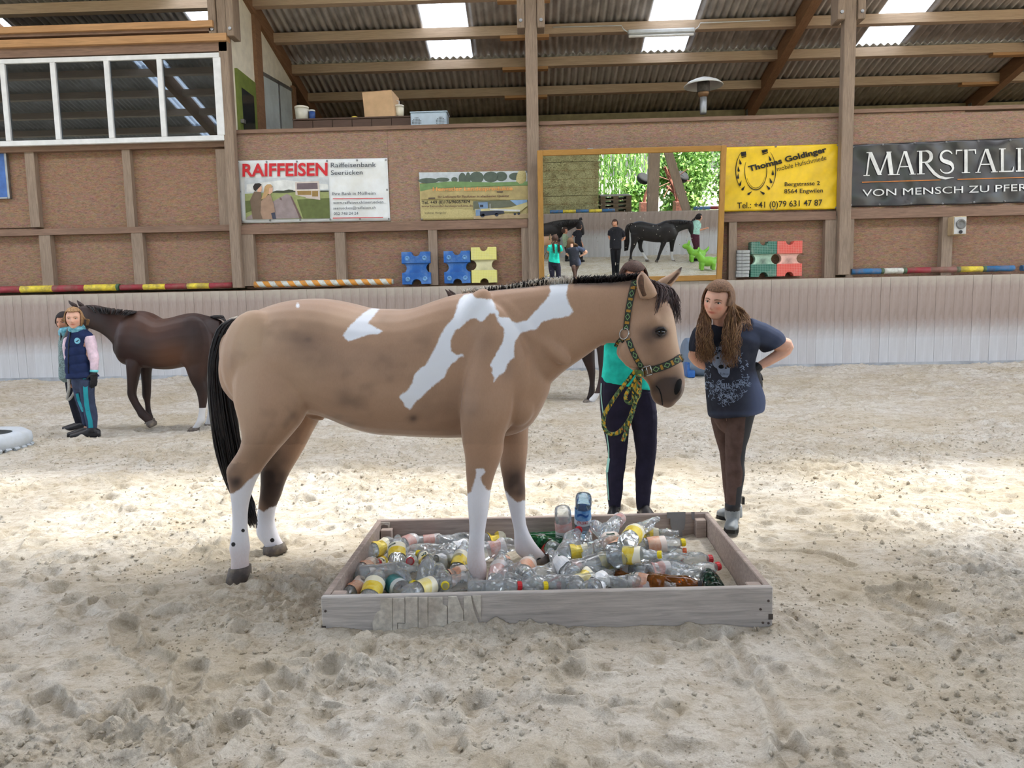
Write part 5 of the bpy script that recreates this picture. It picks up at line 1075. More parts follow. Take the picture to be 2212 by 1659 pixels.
mb.tube(spline([at(1612, 712, YG + 0.02), at(1640, 722, YG + 0.03), at(1664, 735, YG + 0.04), at(1672, 748, YG + 0.045)], 4), [.078] * 4 + [.082] * 4 + [.086, .088, .088, .086, .082], 18)
mb.tube(spline([at(1522, 718, YG + 0.02), at(1510, 738, YG + 0.03), at(1506, 760, YG + 0.03)], 4), [.066] * 3 + [.062, .060, .058, .056, .054, .052], 16)
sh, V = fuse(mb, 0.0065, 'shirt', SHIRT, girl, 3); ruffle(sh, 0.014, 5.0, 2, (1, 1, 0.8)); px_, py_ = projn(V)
setattr_(sh, 'sunlit_tint', np.clip(0.9 * np.exp(-(np.clip(1640 - px_, 0, 99) / 26) ** 2) * np.clip((py_ - 800) / 30, 0, 1) + 0.5 * np.exp(-(np.clip(720 + (px_ - 1600) * 0.35 - py_, -30, 0) / 9) ** 2) * (px_ > 1590) + 0.25 * np.exp(-((py_ - 893) / 5) ** 2), 0, 1))  # sunlight on the lower right side and shoulder put into the colour, plus paler hem
tuck(gb, [sh, po]); SB = bvh_ob(sh); PRN = flat('grey_blue_print', (136, 150, 176), 0.9); PRD = flat('dark_print', (22, 24, 30), 0.9)
F3 = lambda P: [(1460 + x / 5.186, 580 + y / 5.186) for x, y in P]
decal_px(SB, F3(ell(520, 1040, 112, 95, 20)), 'shirt_print', PRN, sh, 0.003); decal_px(SB, F3([(425, 1060), (460, 1110), (480, 1170), (520, 1215), (575, 1222), (600, 1190), (605, 1120), (640, 1060), (560, 1030)]), 'shirt_print', PRN, sh, 0.0034)
for P in (ell(508, 1100, 30, 24, 12), ell(592, 1092, 26, 20, 12), [(548, 1125), (556, 1100), (572, 1122)], ell(470, 1002, 16, 10, 10), ell(560, 985, 18, 8, 10)): decal_px(SB, F3(P), 'shirt_print', PRD, sh, 0.0046)
m = MB(); R5 = random.Random(9)
for k in range(7): stroke_px(m, SB, F3([(500 + k * 15, 1165 + 2 * k), (505 + k * 15, 1195)]), 0.8, 0.005)
m.build('shirt_print', PRD, sh)
m = MB()
for k in range(150):      # ornament ring around the skull
    a = R5.uniform(0, 2 * PI); rr_ = R5.uniform(0.80, 1.18); cx, cy = 560 + 215 * rr_ * math.cos(a), 1185 + 300 * rr_ * math.sin(a)
    if cy < 880 and abs(cx - 560) < 120: continue
    ph = R5.uniform(0, 6.3); r_ = R5.uniform(10, 26); n_ = R5.choice((4, 6, 8)); stroke_px(m, SB, F3([(cx + r_ * math.cos(ph + i * 0.55) * (1 - i * 0.06), cy + r_ * math.sin(ph + i * 0.55) * (1 - i * 0.06)) for i in range(n_)]), R5.choice((0.7, 1.0, 1.4)), 0.004)
for k in range(90):
    a = R5.uniform(0.15, PI - 0.15); cx, cy = 590 + 260 * R5.uniform(.2, 1) * math.cos(a), 1240 + 250 * R5.uniform(0.25, 1) * math.sin(a); ph = R5.uniform(0, 6.3); r_ = R5.uniform(8, 24)
    stroke_px(m, SB, F3([(cx + r_ * math.cos(ph + i * 0.7), cy + r_ * math.sin(ph + i * 0.7)) for i in range(7)]), R5.choice((0.7, 1.0)), 0.004)
for k in range(5): stroke_px(m, SB, F3([(455 + k * 24, 905 - abs(k - 2) * -5), (460 + k * 24, 860 + abs(k - 3) * 6)]), 2.0, 0.004)
for k in range(4): stroke_px(m, SB, F3([(520 + k * 26, 1345), (518 + k * 24, 1285)]), 2.0, 0.004)
m.build('shirt_print', PRN, sh)
# glove on her hip
mb = MB(); hand(mb, at(1632, 797, YG + 0.03), (0.15, -0.35, -0.8), (0.6, -0.6, 0.1), 0.17, 0.35, -1); mb.tube([at(1640, 790, YG + 0.04), at(1628, 800, YG + 0.03)], [.032, .030], 10); fuse(mb, 0.005, 'glove', GLOVE, girl, 1)
# hair
def long_hair(hd, parent, mats, n, ends, name='hair', r=0.0045, seed=1, part=0.15, wave=0.012, spread=1.0):
    """locks from the parting over the skull, then down to end points: ends(side, u) -> list of world points"""
    R_ = random.Random(seed); cv = []
    for k in range(n):
        sd = 1 if R_.random() < 0.5 else -1; v = R_.uniform(-0.95, 0.66); e = ends(sd, R_, v)
        if e is None: continue
        P = []
        for i, a in enumerate((0.06, 0.5, 0.95, 1.3, 1.62)):
            d = np.array([[sd * math.sin(a) + part * (1 - a / 1.6), v * (1.0 - 0.45 * math.sin(a)) + (0.0 if v < 0 else -0.12 * a), math.cos(a)]]); d /= np.linalg.norm(d); P.append(Vector(hd.pts(d, False, 1.115 + R_.uniform(-.01, .05))[0]))
        P = P + e; S_ = spline(P, 5); ph = R_.uniform(0, 6.3); fq = R_.uniform(26, 38); out = []
        for i, p in enumerate(S_):
            f_ = min(1, max(0, (i - 16) / 14)); dz = (S_[0].z - p.z); out.append(p + (hd.r * math.sin(ph + dz * fq) + hd.f * math.cos(ph * 1.7 + dz * fq * 0.9)) * wave * f_)
        cv.append((out, r * R_.uniform(0.8, 1.2), r * 0.25))
    return strands(name, mats, parent, cv, 4)
cap_hair(h1, girl, HBROWN, 1.09)
def g1(sd, R_, v):
    if sd < 0:   # towards the face side
        x = R_.uniform(1511, 1533); return [at(x + R_.uniform(-3, 3), 705, YG - 0.10 + 0.10 * (v < 0)), at(x - 1, 735 + R_.uniform(-10, 10), YG - 0.125), at(x + 4 + R_.uniform(-6, 6), R_.uniform(752, 784), YG - 0.12)]
    if v < -0.35:
        x = R_.uniform(1580, 1604); return [at(x, 668, YG + 0.05), at(x + 12, 690 + R_.uniform(-6, 6), YG + 0.03), at(x + R_.uniform(8, 24), R_.uniform(698, 716), YG - 0.06)]
    if v < 0.05:
        x = R_.uniform(1578, 1598); return [at(x, 690, YG - 0.06), at(x - 1, 722, YG - 0.115), at(x - 6 + R_.uniform(-6, 6), R_.uniform(735, 775), YG - 0.12)]
    x = R_.uniform(1566, 1588); return [at(x, 700, YG - 0.13), at(x - 1, 740, YG - 0.15), at(x - 2 + R_.uniform(-8, 8), R_.uniform(762, 796), YG - 0.145)]
_r = h1.r
_flip = -1 if proj(h1.C + h1.r * 0.1)[0] < proj(h1.C)[0] else 1
long_hair(h1, girl, HBROWN, 820, lambda sd, R_, v: g1(sd * _flip, R_, v), 'hair', 0.0033, 2, wave=0.020); long_hair(h1, girl, HLIGHT, 260, lambda sd, R_, v: g1(sd * _flip, R_, v), 'hair_highlight', 0.0027, 5, wave=0.022)

# ---------------------------------------------------------------- the girl in turquoise behind the horse's head
YT2 = 4.72; tg = empty('person', (at(1360, 900, YT2).x, YT2, 0), 'girl in turquoise T-shirt and navy leggings standing behind the pinto horse head', 'person')
h2 = Head(at(1368, 608, YT2 - 0.05), (0.10, -0.95, -0.30), (0, -0.28, 1), 0.225)
mb = MB(); h2.add(mb); mb.tube([at(1367, 625, YT2), at(1366, 660, YT2 + 0.02)], [.046, .055], 12)
slices(mb, dense([(1318, 668, 1408, 672, .06), (1310, 700, 1404, 704, .085), (1312, 760, 1400, 764, .085), (1308, 820, 1404, 828, .09), (1302, 850, 1408, 856, .09)]), at, YT2 + 0.02, AY, 18)
for a, b, c in (((1318, 676), (1300, 735), (1338, 668)), ((1406, 680), (1428, 742), (1392, 668))):
    mb.tube(spline([at(*a, YT2 + 0.02), at((a[0] + b[0]) / 2, (a[1] + b[1]) / 2, YT2 - 0.02), at(*b, YT2 - 0.06), at((b[0] + c[0]) / 2, (b[1] + c[1]) / 2, YT2 - 0.13), at(*c, YT2 - 0.16)], 4), [.05] * 4 + [.043] * 4 + [.036] * 4 + [.031, .029, .027, .025, .024], 12); hand(mb, at(*c, YT2 - 0.16), (0.1 if c[0] < 1360 else -0.2, 0.1, 0.9), (0, -1, 0), 0.155, 0.7)
legs2 = [[(1296, 840, 1362, 848, .10), (1297, 880, 1360, 884, .09), (1304, 925, 1358, 928, .08), (1312, 965, 1354, 965, .064), (1314, 990, 1352, 992, .058), (1310, 1020, 1347, 1022, .056), (1312, 1055, 1344, 1056, .045), (1314, 1085, 1341, 1086, .036), (1316, 1112, 1340, 1112, .034)], [(1352, 848, 1410, 844, .10), (1360, 884, 1417, 880, .09), (1366, 925, 1418, 922, .08), (1373, 965, 1417, 965, .064), (1375, 990, 1415, 990, .058), (1373, 1020, 1411, 1018, .056), (1374, 1055, 1406, 1055, .045), (1375, 1085, 1403, 1085, .036), (1376, 1112, 1402, 1112, .034)]]
for L_ in legs2: slices(mb, dense([(a + 3, b, c - 3, d, e * 0.9) for a, b, c, d, e in L_]), at, YT2 + 0.02, AY, 14)
tb, V = fuse(mb, 0.006, 'body', SKIN2, tg, 2); h2.attrs(tb, V, 0.5); h2.face(tg, HDARK)
NAVY = cloth('navy_leggings', (40, 38, 56)); mb = MB(); slices(mb, dense([(1299, 815, 1406, 830, .105), (1295, 835, 1409, 842, .11), (1296, 862, 1414, 862, .105), (1312, 892, 1404, 892, .08)]), at, YT2 + 0.02, AY, 22)
for L_ in legs2: slices(mb, dense([(a - 1, b, c + 1, d, e) for a, b, c, d, e in L_[:-1]] + [(L_[-1][0], 1100, L_[-1][2], 1100, .036)]), at, YT2 + 0.02, AY, 18)
lg, V = fuse(mb, 0.0065, 'leggings', NAVY, tg, 2); ruffle(lg, 0.004, 12, 7, (1, 1, 2)); LB = bvh_ob(lg)
m = MB(); stroke_px(m, LB, [(1300, 828), (1299, 850), (1302, 880), (1307, 910), (1312, 940), (1316, 970), (1316, 990)], 2.2, 0.004); stroke_px(m, LB, [(1316, 990), (1314, 1005), (1312, 1020)], 5, 0.004); stroke_px(m, LB, [(1312, 1020), (1314, 1050), (1316, 1080)], 2.2, 0.004); m.build('stripe', flat('mint_piping', (150, 200, 190), 0.8), lg)
TEAL = cloth('turquoise_cotton', (38, 196, 178)); mb = MB(); slices(mb, dense([(1340, 656, 1392, 658, .055), (1316, 666, 1410, 668, .075), (1306, 690, 1408, 694, .10), (1305, 740, 1402, 744, .105), (1303, 780, 1403, 788, .11), (1299, 812, 1408, 832, .122), (1298, 824, 1409, 842, .124)], 4), at, YT2 + 0.02, AY, 26, 2.5, False)
for a, b in (((1318, 676), (1303, 722)), ((1406, 680), (1426, 724))): mb.tube([at(*a, YT2 + 0.02), at((a[0] + b[0]) / 2, (a[1] + b[1]) / 2, YT2), at(*b, YT2 - 0.04)], [.07, .066, .064], 16)
ts, V = fuse(mb, 0.007, 'shirt', TEAL, tg, 3); ruffle(ts, 0.010, 6, 5, (1, 1, .5))
tuck(tb, [ts, lg])
for L_ in legs2:
    xm = (L_[-1][0] + L_[-1][2]) / 2; q = at(xm, 1098, YT2 + 0.02); boot(tg, [(q, .042), (Vector((q.x, q.y, 0.08)), .042), (Vector((q.x, q.y, 0.05)), .042)], foot_at(Vector((q.x, q.y + 0.05, 0)), Vector((q.x + (-.03 if xm < 1360 else .03), q.y - 0.17, 0))), LEATHER)
cap_hair(h2, tg, HDARK, 1.09, lambda x, y, z: (z > 0.60 + 0.12 * abs(x) if y > 0.2 else True) and z > -0.5)
def g2(sd, R_, v):
    x = 1367 + sd * R_.uniform(14, 30); return [at(x, 650, YT2 + 0.10), at(x + sd * 2, 690, YT2 + 0.15), at(x + sd * R_.uniform(-6, 6), R_.uniform(715, 745), YT2 + 0.17)] if v < 0.2 else [at(1367 + sd * 33, 632, YT2 + 0.02), at(1367 + sd * 32, 668, YT2 + 0.10), at(1367 + sd * 26, 710, YT2 + 0.16)]
long_hair(h2, tg, HDARK, 200, g2, 'hair', 0.0046, 8)

# ---------------------------------------------------------------- the two girls by the bay horse
c1 = lambda P: [(80 + x / 4.6095, 620 + y / 4.6095) for x, y in P]
def c1r(rows): return [(80 + r[0] / 4.6095, 620 + r[1] / 4.6095, 80 + r[2] / 4.6095, 620 + r[3] / 4.6095) + tuple(r[4:]) for r in rows]
def q1(x, y, Y): return at(80 + x / 4.6095, 620 + y / 4.6095, Y)
YV = gnd(188, 946).y
vg = empty('person', (gnd(188, 946).x, YV, 0), 'girl in navy quilted vest and pink sleeves standing beside the bay horse', 'person')
h3 = Head(q1(368, 318, YV - 0.03), (0.34, -0.94, 0.0), (0, 0, 1), 0.235)
mb = MB(); h3.add(mb); mb.tube([q1(375, 390, YV), q1(395, 440, YV + 0.02)], [.05, .065], 12)
slices(mb, dense(c1r([(330, 440, 500, 450, .07), (325, 560, 540, 560, .09), (325, 700, 530, 700, .09), (340, 880, 560, 880, .10), (355, 940, 560, 940, .10)])), at, YV + 0.02, AY, 16)
mb.tube(spline([q1(520, 500, YV + 0.02), q1(550, 620, YV + 0.02), q1(572, 740, YV + 0.0), q1(570, 840, YV - 0.02)], 4), [.048] * 4 + [.042] * 4 + [.036, .034, .032, .03, .03], 12)
mb.tube(spline([q1(345, 500, YV + 0.05), q1(320, 620, YV + 0.10), q1(340, 760, YV + 0.10), q1(350, 850, YV + 0.10)], 4), [.045] * 4 + [.04] * 4 + [.034] * 5, 12)
slices(mb, dense(c1r([(420, 940, 560, 940, .085), (440, 1060, 562, 1050, .07), (455, 1160, 572, 1150, .058), (475, 1280, 585, 1270, .055), (490, 1420, 585, 1420, .045), (500, 1470, 590, 1470, .04)])), at, YV, AY, 14)
slices(mb, dense(c1r([(365, 940, 470, 940, .08), (385, 1060, 480, 1060, .065), (405, 1160, 490, 1160, .055), (440, 1280, 510, 1280, .05), (465, 1400, 520, 1400, .04), (465, 1450, 520, 1450, .04)])), at, YV + 0.10, AY, 14)
b3, V = fuse(mb, 0.008, 'body', SKIN, vg, 2); h3.attrs(b3, V, 0.5); h3.face(vg, HLIGHT)
SLATE = cloth('slate_blue_breeches', (62, 70, 92)); TQ = flat('turquoise_trim', (44, 156, 168), 0.8)
mb = MB(); slices(mb, dense(c1r([(352, 890, 560, 890, .105), (358, 940, 558, 940, .10), (372, 1010, 556, 1010, .085)])), at, YV + 0.03, AY, 18)
slices(mb, dense(c1r([(430, 930, 560, 930, .09), (440, 1050, 560, 1040, .075), (450, 1150, 572, 1150, .062), (470, 1230, 585, 1220, .062), (485, 1300, 597, 1290, .056), (505, 1405, 592, 1405, .048)])), at, YV, AY, 18); slices(mb, dense(c1r([(356, 930, 470, 930, .085), (378, 1050, 480, 1050, .07), (400, 1150, 490, 1150, .06), (440, 1260, 515, 1260, .055), (465, 1370, 530, 1370, .045)])), at, YV + 0.10, AY, 18)
pv, V = fuse(mb, 0.009, 'breeches', SLATE, vg, 2); ruffle(pv, 0.004, 10, 4, (1, 1, 2)); PB_ = bvh_ob(pv)
m = MB(); stroke_px(m, PB_, c1([(480, 912), (482, 1000), (487, 1080), (497, 1180), (512, 1260), (530, 1330), (537, 1400)]), 9.5, 0.005); stroke_px(m, PB_, c1([(400, 1060), (415, 1130), (450, 1215), (462, 1240)]), 6, 0.005); m.build('stripe', TQ, pv)
PINK = cloth('pale_pink_sleeve', (226, 200, 212)); mb = MB(); mb.tube(spline([q1(515, 490, YV + 0.02), q1(548, 620, YV + 0.02), q1(570, 740, YV + 0.0), q1(568, 830, YV - 0.01)], 4), [.062] * 4 + [.056] * 4 + [.048, .046, .044, .042, .04], 14); mb.tube(spline([q1(345, 500, YV + 0.05), q1(322, 620, YV + 0.09), q1(338, 740, YV + 0.09)], 3), [.05] * 7, 12)
slices(mb, dense(c1r([(278, 520, 330, 500, .05), (272, 600, 340, 600, .07), (285, 700, 350, 700, .07), (300, 780, 350, 790, .06)])), at, YV - 0.0, AY, 12)
sv, V = fuse(mb, 0.008, 'shirt', PINK, vg, 2); ruffle(sv, 0.006, 12, 4)
m = MB(); m.tube([q1(568, 825, YV - 0.01), q1(567, 848, YV - 0.012)], [.043, .043], 14); m.build('cuff', flat('aqua_cuff', (120, 214, 220), 0.8), vg, True)
VEST = cloth('navy_quilted_vest', (34, 46, 82)); mb = MB(); slices(mb, dense(c1r([(345, 405, 470, 412, .075), (332, 440, 500, 440, .09), (322, 490, 540, 480, .105), (308, 560, 510, 545, .12), (304, 650, 515, 650, .125), (303, 760, 530, 760, .125), (306, 850, 560, 850, .125), (312, 908, 600, 892, .125)], ), 5), at, YV + 0.03, AY, 26, 2.5, False)
vs_, V = fuse(mb, 0.008, 'vest', VEST, vg, 2)
n_ = np.empty(len(vs_.data.vertices) * 3, np.float32); vs_.data.vertices.foreach_get('normal', n_); n_ = n_.reshape(-1, 3); px_, py_ = projn(V); q = (py_ - 620) * 4.6095; qa = np.clip((q - 540) / 60, 0, 1); vs_.data.vertices.foreach_set('co', (V - np.array(wloc(vg)) + n_ * (0.012 * (np.abs(np.sin(PI * (q - 590 + (px_ - 170) * 0.6) / 88)) ** 0.6 - 0.6) * qa)[:, None]).astype(np.float32).ravel()); vs_.data.update()
tuck(b3, [pv, sv, vs_], 0.008, 0.06); VB = bvh_ob(vs_); decal_px(VB, c1(ell(402, 536, 29, 31, 18)), 'round_badge', flat('sky_badge', (134, 200, 222), 0.7), vs_, 0.006); m = MB(); stroke_px(m, VB, c1([(388, 545), (402, 538), (418, 526)]), 1.6, 0.009); stroke_px(m, VB, c1([(398, 540), (404, 548)]), 1.2, 0.009); m.build('badge_emblem', flat('navy_emblem', (30, 40, 66), 0.8), vs_)
m = MB(); m.tube([Vector(hit(VB, *p)[0]) - AY * 0.004 for p in c1([(335, 445), (318, 560), (314, 700), (318, 860)]) if hit(VB, *p)[0]], 0.007, 6); m.build('zip', BLACK, vs_, True)
SCARF = cloth('turquoise_scarf', (58, 148, 168), col2=(150, 200, 214), scale=30); m = MB(); q = q1(395, 412, YV + 0.01); m.lathe([(.075, -.035), (.09, -.015), (.086, .015), (.07, .04)], 18, q, (0.1, -0.25, 1)); sc_ = m.build('scarf', SCARF, vg, True); ruffle(sc_, 0.012, 24, 3)
mb = MB(); hand(mb, q1(566, 850, YV - 0.02), (-0.02, -0.1, -1), (0.8, -0.5, 0), 0.20, 0.25, 1); mb.tube([q1(566, 842, YV - 0.015), q1(565, 880, YV - 0.02)], [.036, .04], 10); fuse(mb, 0.007, 'glove', GLOVE, vg, 1)
for (x, y, dy, tx, ty, sg) in ((545, 1400, 0.0, 380, 1515, 0), (495, 1400, 0.10, 350, 1490, 0)): q = q1(x, y, YV + dy); boot(vg, [(q, .055), (Vector((q.x, q.y, 0.10)), .056), (Vector((q.x, q.y, 0.07)), .056)], foot_at(Vector((q.x + 0.06, q.y + 0.03, 0)), Vector((q1(tx, ty, YV + dy).x, q.y - 0.10, 0)), 0.055, 0.06), LEATHER)
cap_hair(h3, vg, HLIGHT, 1.08, lambda x, y, z: (z > 0.58 + 0.05 * abs(x)) or (y < 0.25 and z > -0.6) or (abs(x) > 0.84 and z > -0.45 and y < 0.6))
def g3(sd, R_, v):
    x = 368 + sd * R_.uniform(92, 118) + (20 if sd > 0 else 4); return [q1(x, 320, YV + 0.0 + 0.05 * (v < 0)), q1(x + sd * (8 if sd > 0 else -6), R_.uniform(345, 385) if sd > 0 else R_.uniform(320, 345), YV + 0.04)]
long_hair(h3, vg, HLIGHT, 170, g3, 'hair', 0.0055, 3, 0.1, 0.003)
# second girl, half hidden
YW2 = YV + 0.55
wg = empty('person', (q1(330, 1400, YW2).x, YW2, 0), 'dark-haired girl in patterned grey-green vest half hidden behind the girl in the navy vest', 'person')
h4 = Head(q1(272, 350, YW2), (0.0, -1.0, -0.10), (0, 0, 1), 0.225)
mb = MB(); h4.add(mb); mb.tube([q1(285, 420, YW2), q1(300, 470, YW2)], [.045, .06], 12); slices(mb, dense(c1r([(250, 470, 390, 470, .07), (250, 640, 390, 640, .09), (255, 880, 400, 880, .09), (280, 930, 410, 930, .09)])), at, YW2, AY, 14)
for a in ((290, 400, 300, 470), (350, 440, 370, 520)):
    slices(mb, dense(c1r([(a[0], 920, a[0] + 100, 920, .075), (a[0] + 30, 1080, a[0] + 110, 1080, .06), (a[0] + 70, 1240, a[0] + 140, 1240, .05), (a[0] + 105, 1400, a[0] + 165, 1400, .042)])), at, YW2, AY, 12)
mb.tube(spline([q1(270, 500, YW2), q1(262, 640, YW2), q1(285, 800, YW2 - 0.05), q1(310, 900, YW2 - 0.1)], 3), [.045] * 4 + [.036] * 6, 10)
hand(mb, q1(312, 905, YW2 - 0.10), (0.1, -0.2, -1), (-0.8, -0.4, 0), 0.16, 0.5)
b4, V = fuse(mb, 0.009, 'body', SKIN2, wg, 2); h4.attrs(b4, V, 0.4); h4.face(wg, HDARK)
PAT = mk('patterned_grey_green', (96, 116, 118), 0.8, 0.3, 90, col2=(150, 172, 170)); mb = MB(); slices(mb, dense(c1r([(262, 440, 400, 440, .085), (242, 500, 410, 490, .11), (236, 640, 410, 640, .12), (238, 800, 415, 800, .12), (240, 905, 420, 895, .12)]), 4), at, YW2, AY, 20); o4, V = fuse(mb, 0.009, 'vest', PAT, wg, 2); ruffle(o4, 0.008, 9, 4)
m = MB(); m.tube([q1(244, 430, YW2 - 0.10), q1(238, 640, YW2 - 0.10), q1(236, 905, YW2 - 0.10)], 0.012, 6); m.tube([q1(236, 908, YW2 - 0.09), q1(330, 903, YW2 - 0.12)], 0.013, 6); m.build('vest_binding', BLACK, o4, True)
m = MB(); q = q1(298, 440, YW2 - 0.02); m.lathe([(.08, -.06), (.10, -.03), (.092, .02), (.066, .055)], 16, q, (0, -0.2, 1)); s4 = m.build('scarf', SCARF, wg, True); ruffle(s4, 0.014, 22, 5)
mb = MB()
for a in (290, 350): slices(mb, dense(c1r([(a - 6, 890, a + 110, 890, .08), (a + 20, 1080, a + 115, 1080, .065), (a + 62, 1240, a + 145, 1240, .056), (a + 100, 1360, a + 170, 1360, .047)])), at, YW2, AY, 14)
wl, V = fuse(mb, 0.010, 'leggings', cloth('black_leggings', (34, 34, 42)), wg, 2); tuck(b4, [o4, wl], 0.008, 0.06)
for (x, tx) in ((425, 300), (470, 330)): q = q1(x, 1360, YW2); boot(wg, [(q, .055), (Vector((q.x, q.y, 0.10)), .055), (Vector((q.x, q.y, 0.07)), .055)], foot_at(Vector((q.x + 0.05, q.y + 0.03, 0)), Vector((q1(tx, 1450, YW2).x, q.y - 0.10, 0)), 0.052, 0.055), LEATHER)
cap_hair(h4, wg, HBLACK, 1.07)
rp = empty('lead_rope', q1(340, 1060, YW2 - 0.2), 'pale grey lead rope hanging beside the half hidden girl', 'rope'); m = MB(); m.tube(spline([q1(312, 900, YW2 - 0.16), q1(318, 1010, YW2 - 0.2), q1(303, 1110, YW2 - 0.2), q1(330, 1110, YW2 - 0.2), q1(372, 1040, YW2 - 0.2), q1(362, 985, YW2 - 0.2)], 6), 0.016, 8); m.build('rope_loop', mk('grey_rope', (168, 164, 156), 0.9, 0.12, 40, 0.4, 60), rp, True)
# ================================================================== THE MIRROR AND WHAT STANDS BEHIND THE CAMERA
MT, MY = math.radians(6.05), math.radians(-0.20)
MN = Vector((math.sin(MY) * math.cos(MT), -math.cos(MY) * math.cos(MT), -math.sin(MT))).normalized()       # mirror normal, leaning down into the hall
MC = at(1362, 466, YK - 0.14)
MR = Vector((-MN.y, MN.x, 0)).normalized(); MU = MR.cross(MN); MU = MU if MU.z > 0 else -MU
def mcorner(px, py): d = ray(px, py); return EYE + d * ((MC - EYE).dot(MN) / d.dot(MN))
mirror = empty('wall_mirror', MC - Vector((0, 0, 1.4)), 'big yellow pine framed mirror leaning out from the wall above the kickboards', 'mirror')
ml, mr_, mt_, mb_ = (mcorner(1174, 466) - MC).dot(MR), (mcorner(1552, 466) - MC).dot(MR), (mcorner(1362, 332) - MC).dot(MU), (mcorner(1362, 598) - MC).dot(MU)
def mframe(a0, a1, b0, b1, n0, n1, name, mats):
    m = MB(); P = lambda a, b, n: MC + MR * a + MU * b + MN * n
    m.hexa([P(a0, b0, n1), P(a1, b0, n1), P(a1, b0, n0), P(a0, b0, n0), P(a0, b1, n1), P(a1, b1, n1), P(a1, b1, n0), P(a0, b1, n0)]); return m.build(name, mats, mirror, fix=True)
PINE = wood('yellow_varnished_pine', (172, 130, 70), grain=(3, 3, 0.8), var=0.12, dirt=(150, 106, 52)); PINEH = wood('yellow_varnished_pine_rail', (172, 130, 70), grain=(0.8, 3, 3), var=0.12, dirt=(150, 106, 52))
GLM = NT('silvered_glass'); GLM.b.inputs['Base Color'].default_value = (0.86, 0.9, 0.87, 1); GLM.b.inputs['Metallic'].default_value = 1.0; GLM.b.inputs['Roughness'].default_value = 0.0
mframe(ml, mr_, mb_, mt_, -0.004, 0.0, 'mirror_glass', GLM.m); mframe(ml - 0.07, mr_ + 0.07, mb_ - 0.07, mt_ + 0.07, -0.03, -0.006, 'backing', RAIL)
f_ = 0.095
edges_soft(mframe(ml - f_, ml, mb_ - f_, mt_ + f_, -0.03, 0.03, 'frame_side', PINE), 0.008); edges_soft(mframe(mr_, mr_ + f_, mb_ - f_, mt_ + f_, -0.03, 0.03, 'frame_side', PINE), 0.008)
edges_soft(mframe(ml, mr_, mt_, mt_ + f_, -0.03, 0.028, 'frame_rail', PINEH), 0.008); edges_soft(mframe(ml, mr_, mb_ - f_, mb_, -0.03, 0.028, 'frame_rail', PINEH), 0.008)
for px in (1275, 1383): c = mcorner(px, 327); m = MB(); m.box((c.x - .05, c.y - .02, c.z - 0.0), (c.x + .05, c.y + .02, c.z + 0.05)); m.build('hanger_bracket', STEEL, mirror)
# dust specks and splashes on the glass
m = MB(); R7 = random.Random(3)
for k in range(150):
    a, b = R7.gauss(0.2, 0.75), R7.gauss(-0.35, 0.45)
    if not (ml + .05 < a < mr_ - .05 and mb_ + .05 < b < mt_ - .05): continue
    c = MC + MR * a + MU * b + MN * 0.001; r = R7.uniform(.003, .009); m.add([c + MR * r * math.cos(t_) + MU * r * math.sin(t_) for t_ in (0, 1.05, 2.1, 3.14, 4.2, 5.2)], [(0, 1, 2, 3, 4, 5)])
tag(m.build('dust_specks', flat('dust_speck', (190, 184, 170), 0.9), mirror), kind='stuff')
def mir(px, py, Y):
    """world point seen in the mirror at a pixel, at depth plane Y of the hall (Y as the real y coordinate)"""
    d = ray(px, py); p = mcorner(px, py); r = d - MN * (2 * d.dot(MN)); return p + r * ((Y - p.y) / r.y)
def mirg(px, py, z=0.0):
    d = ray(px, py); p = mcorner(px, py); r = d - MN * (2 * d.dot(MN)); return p + r * ((z - p.z) / r.z)

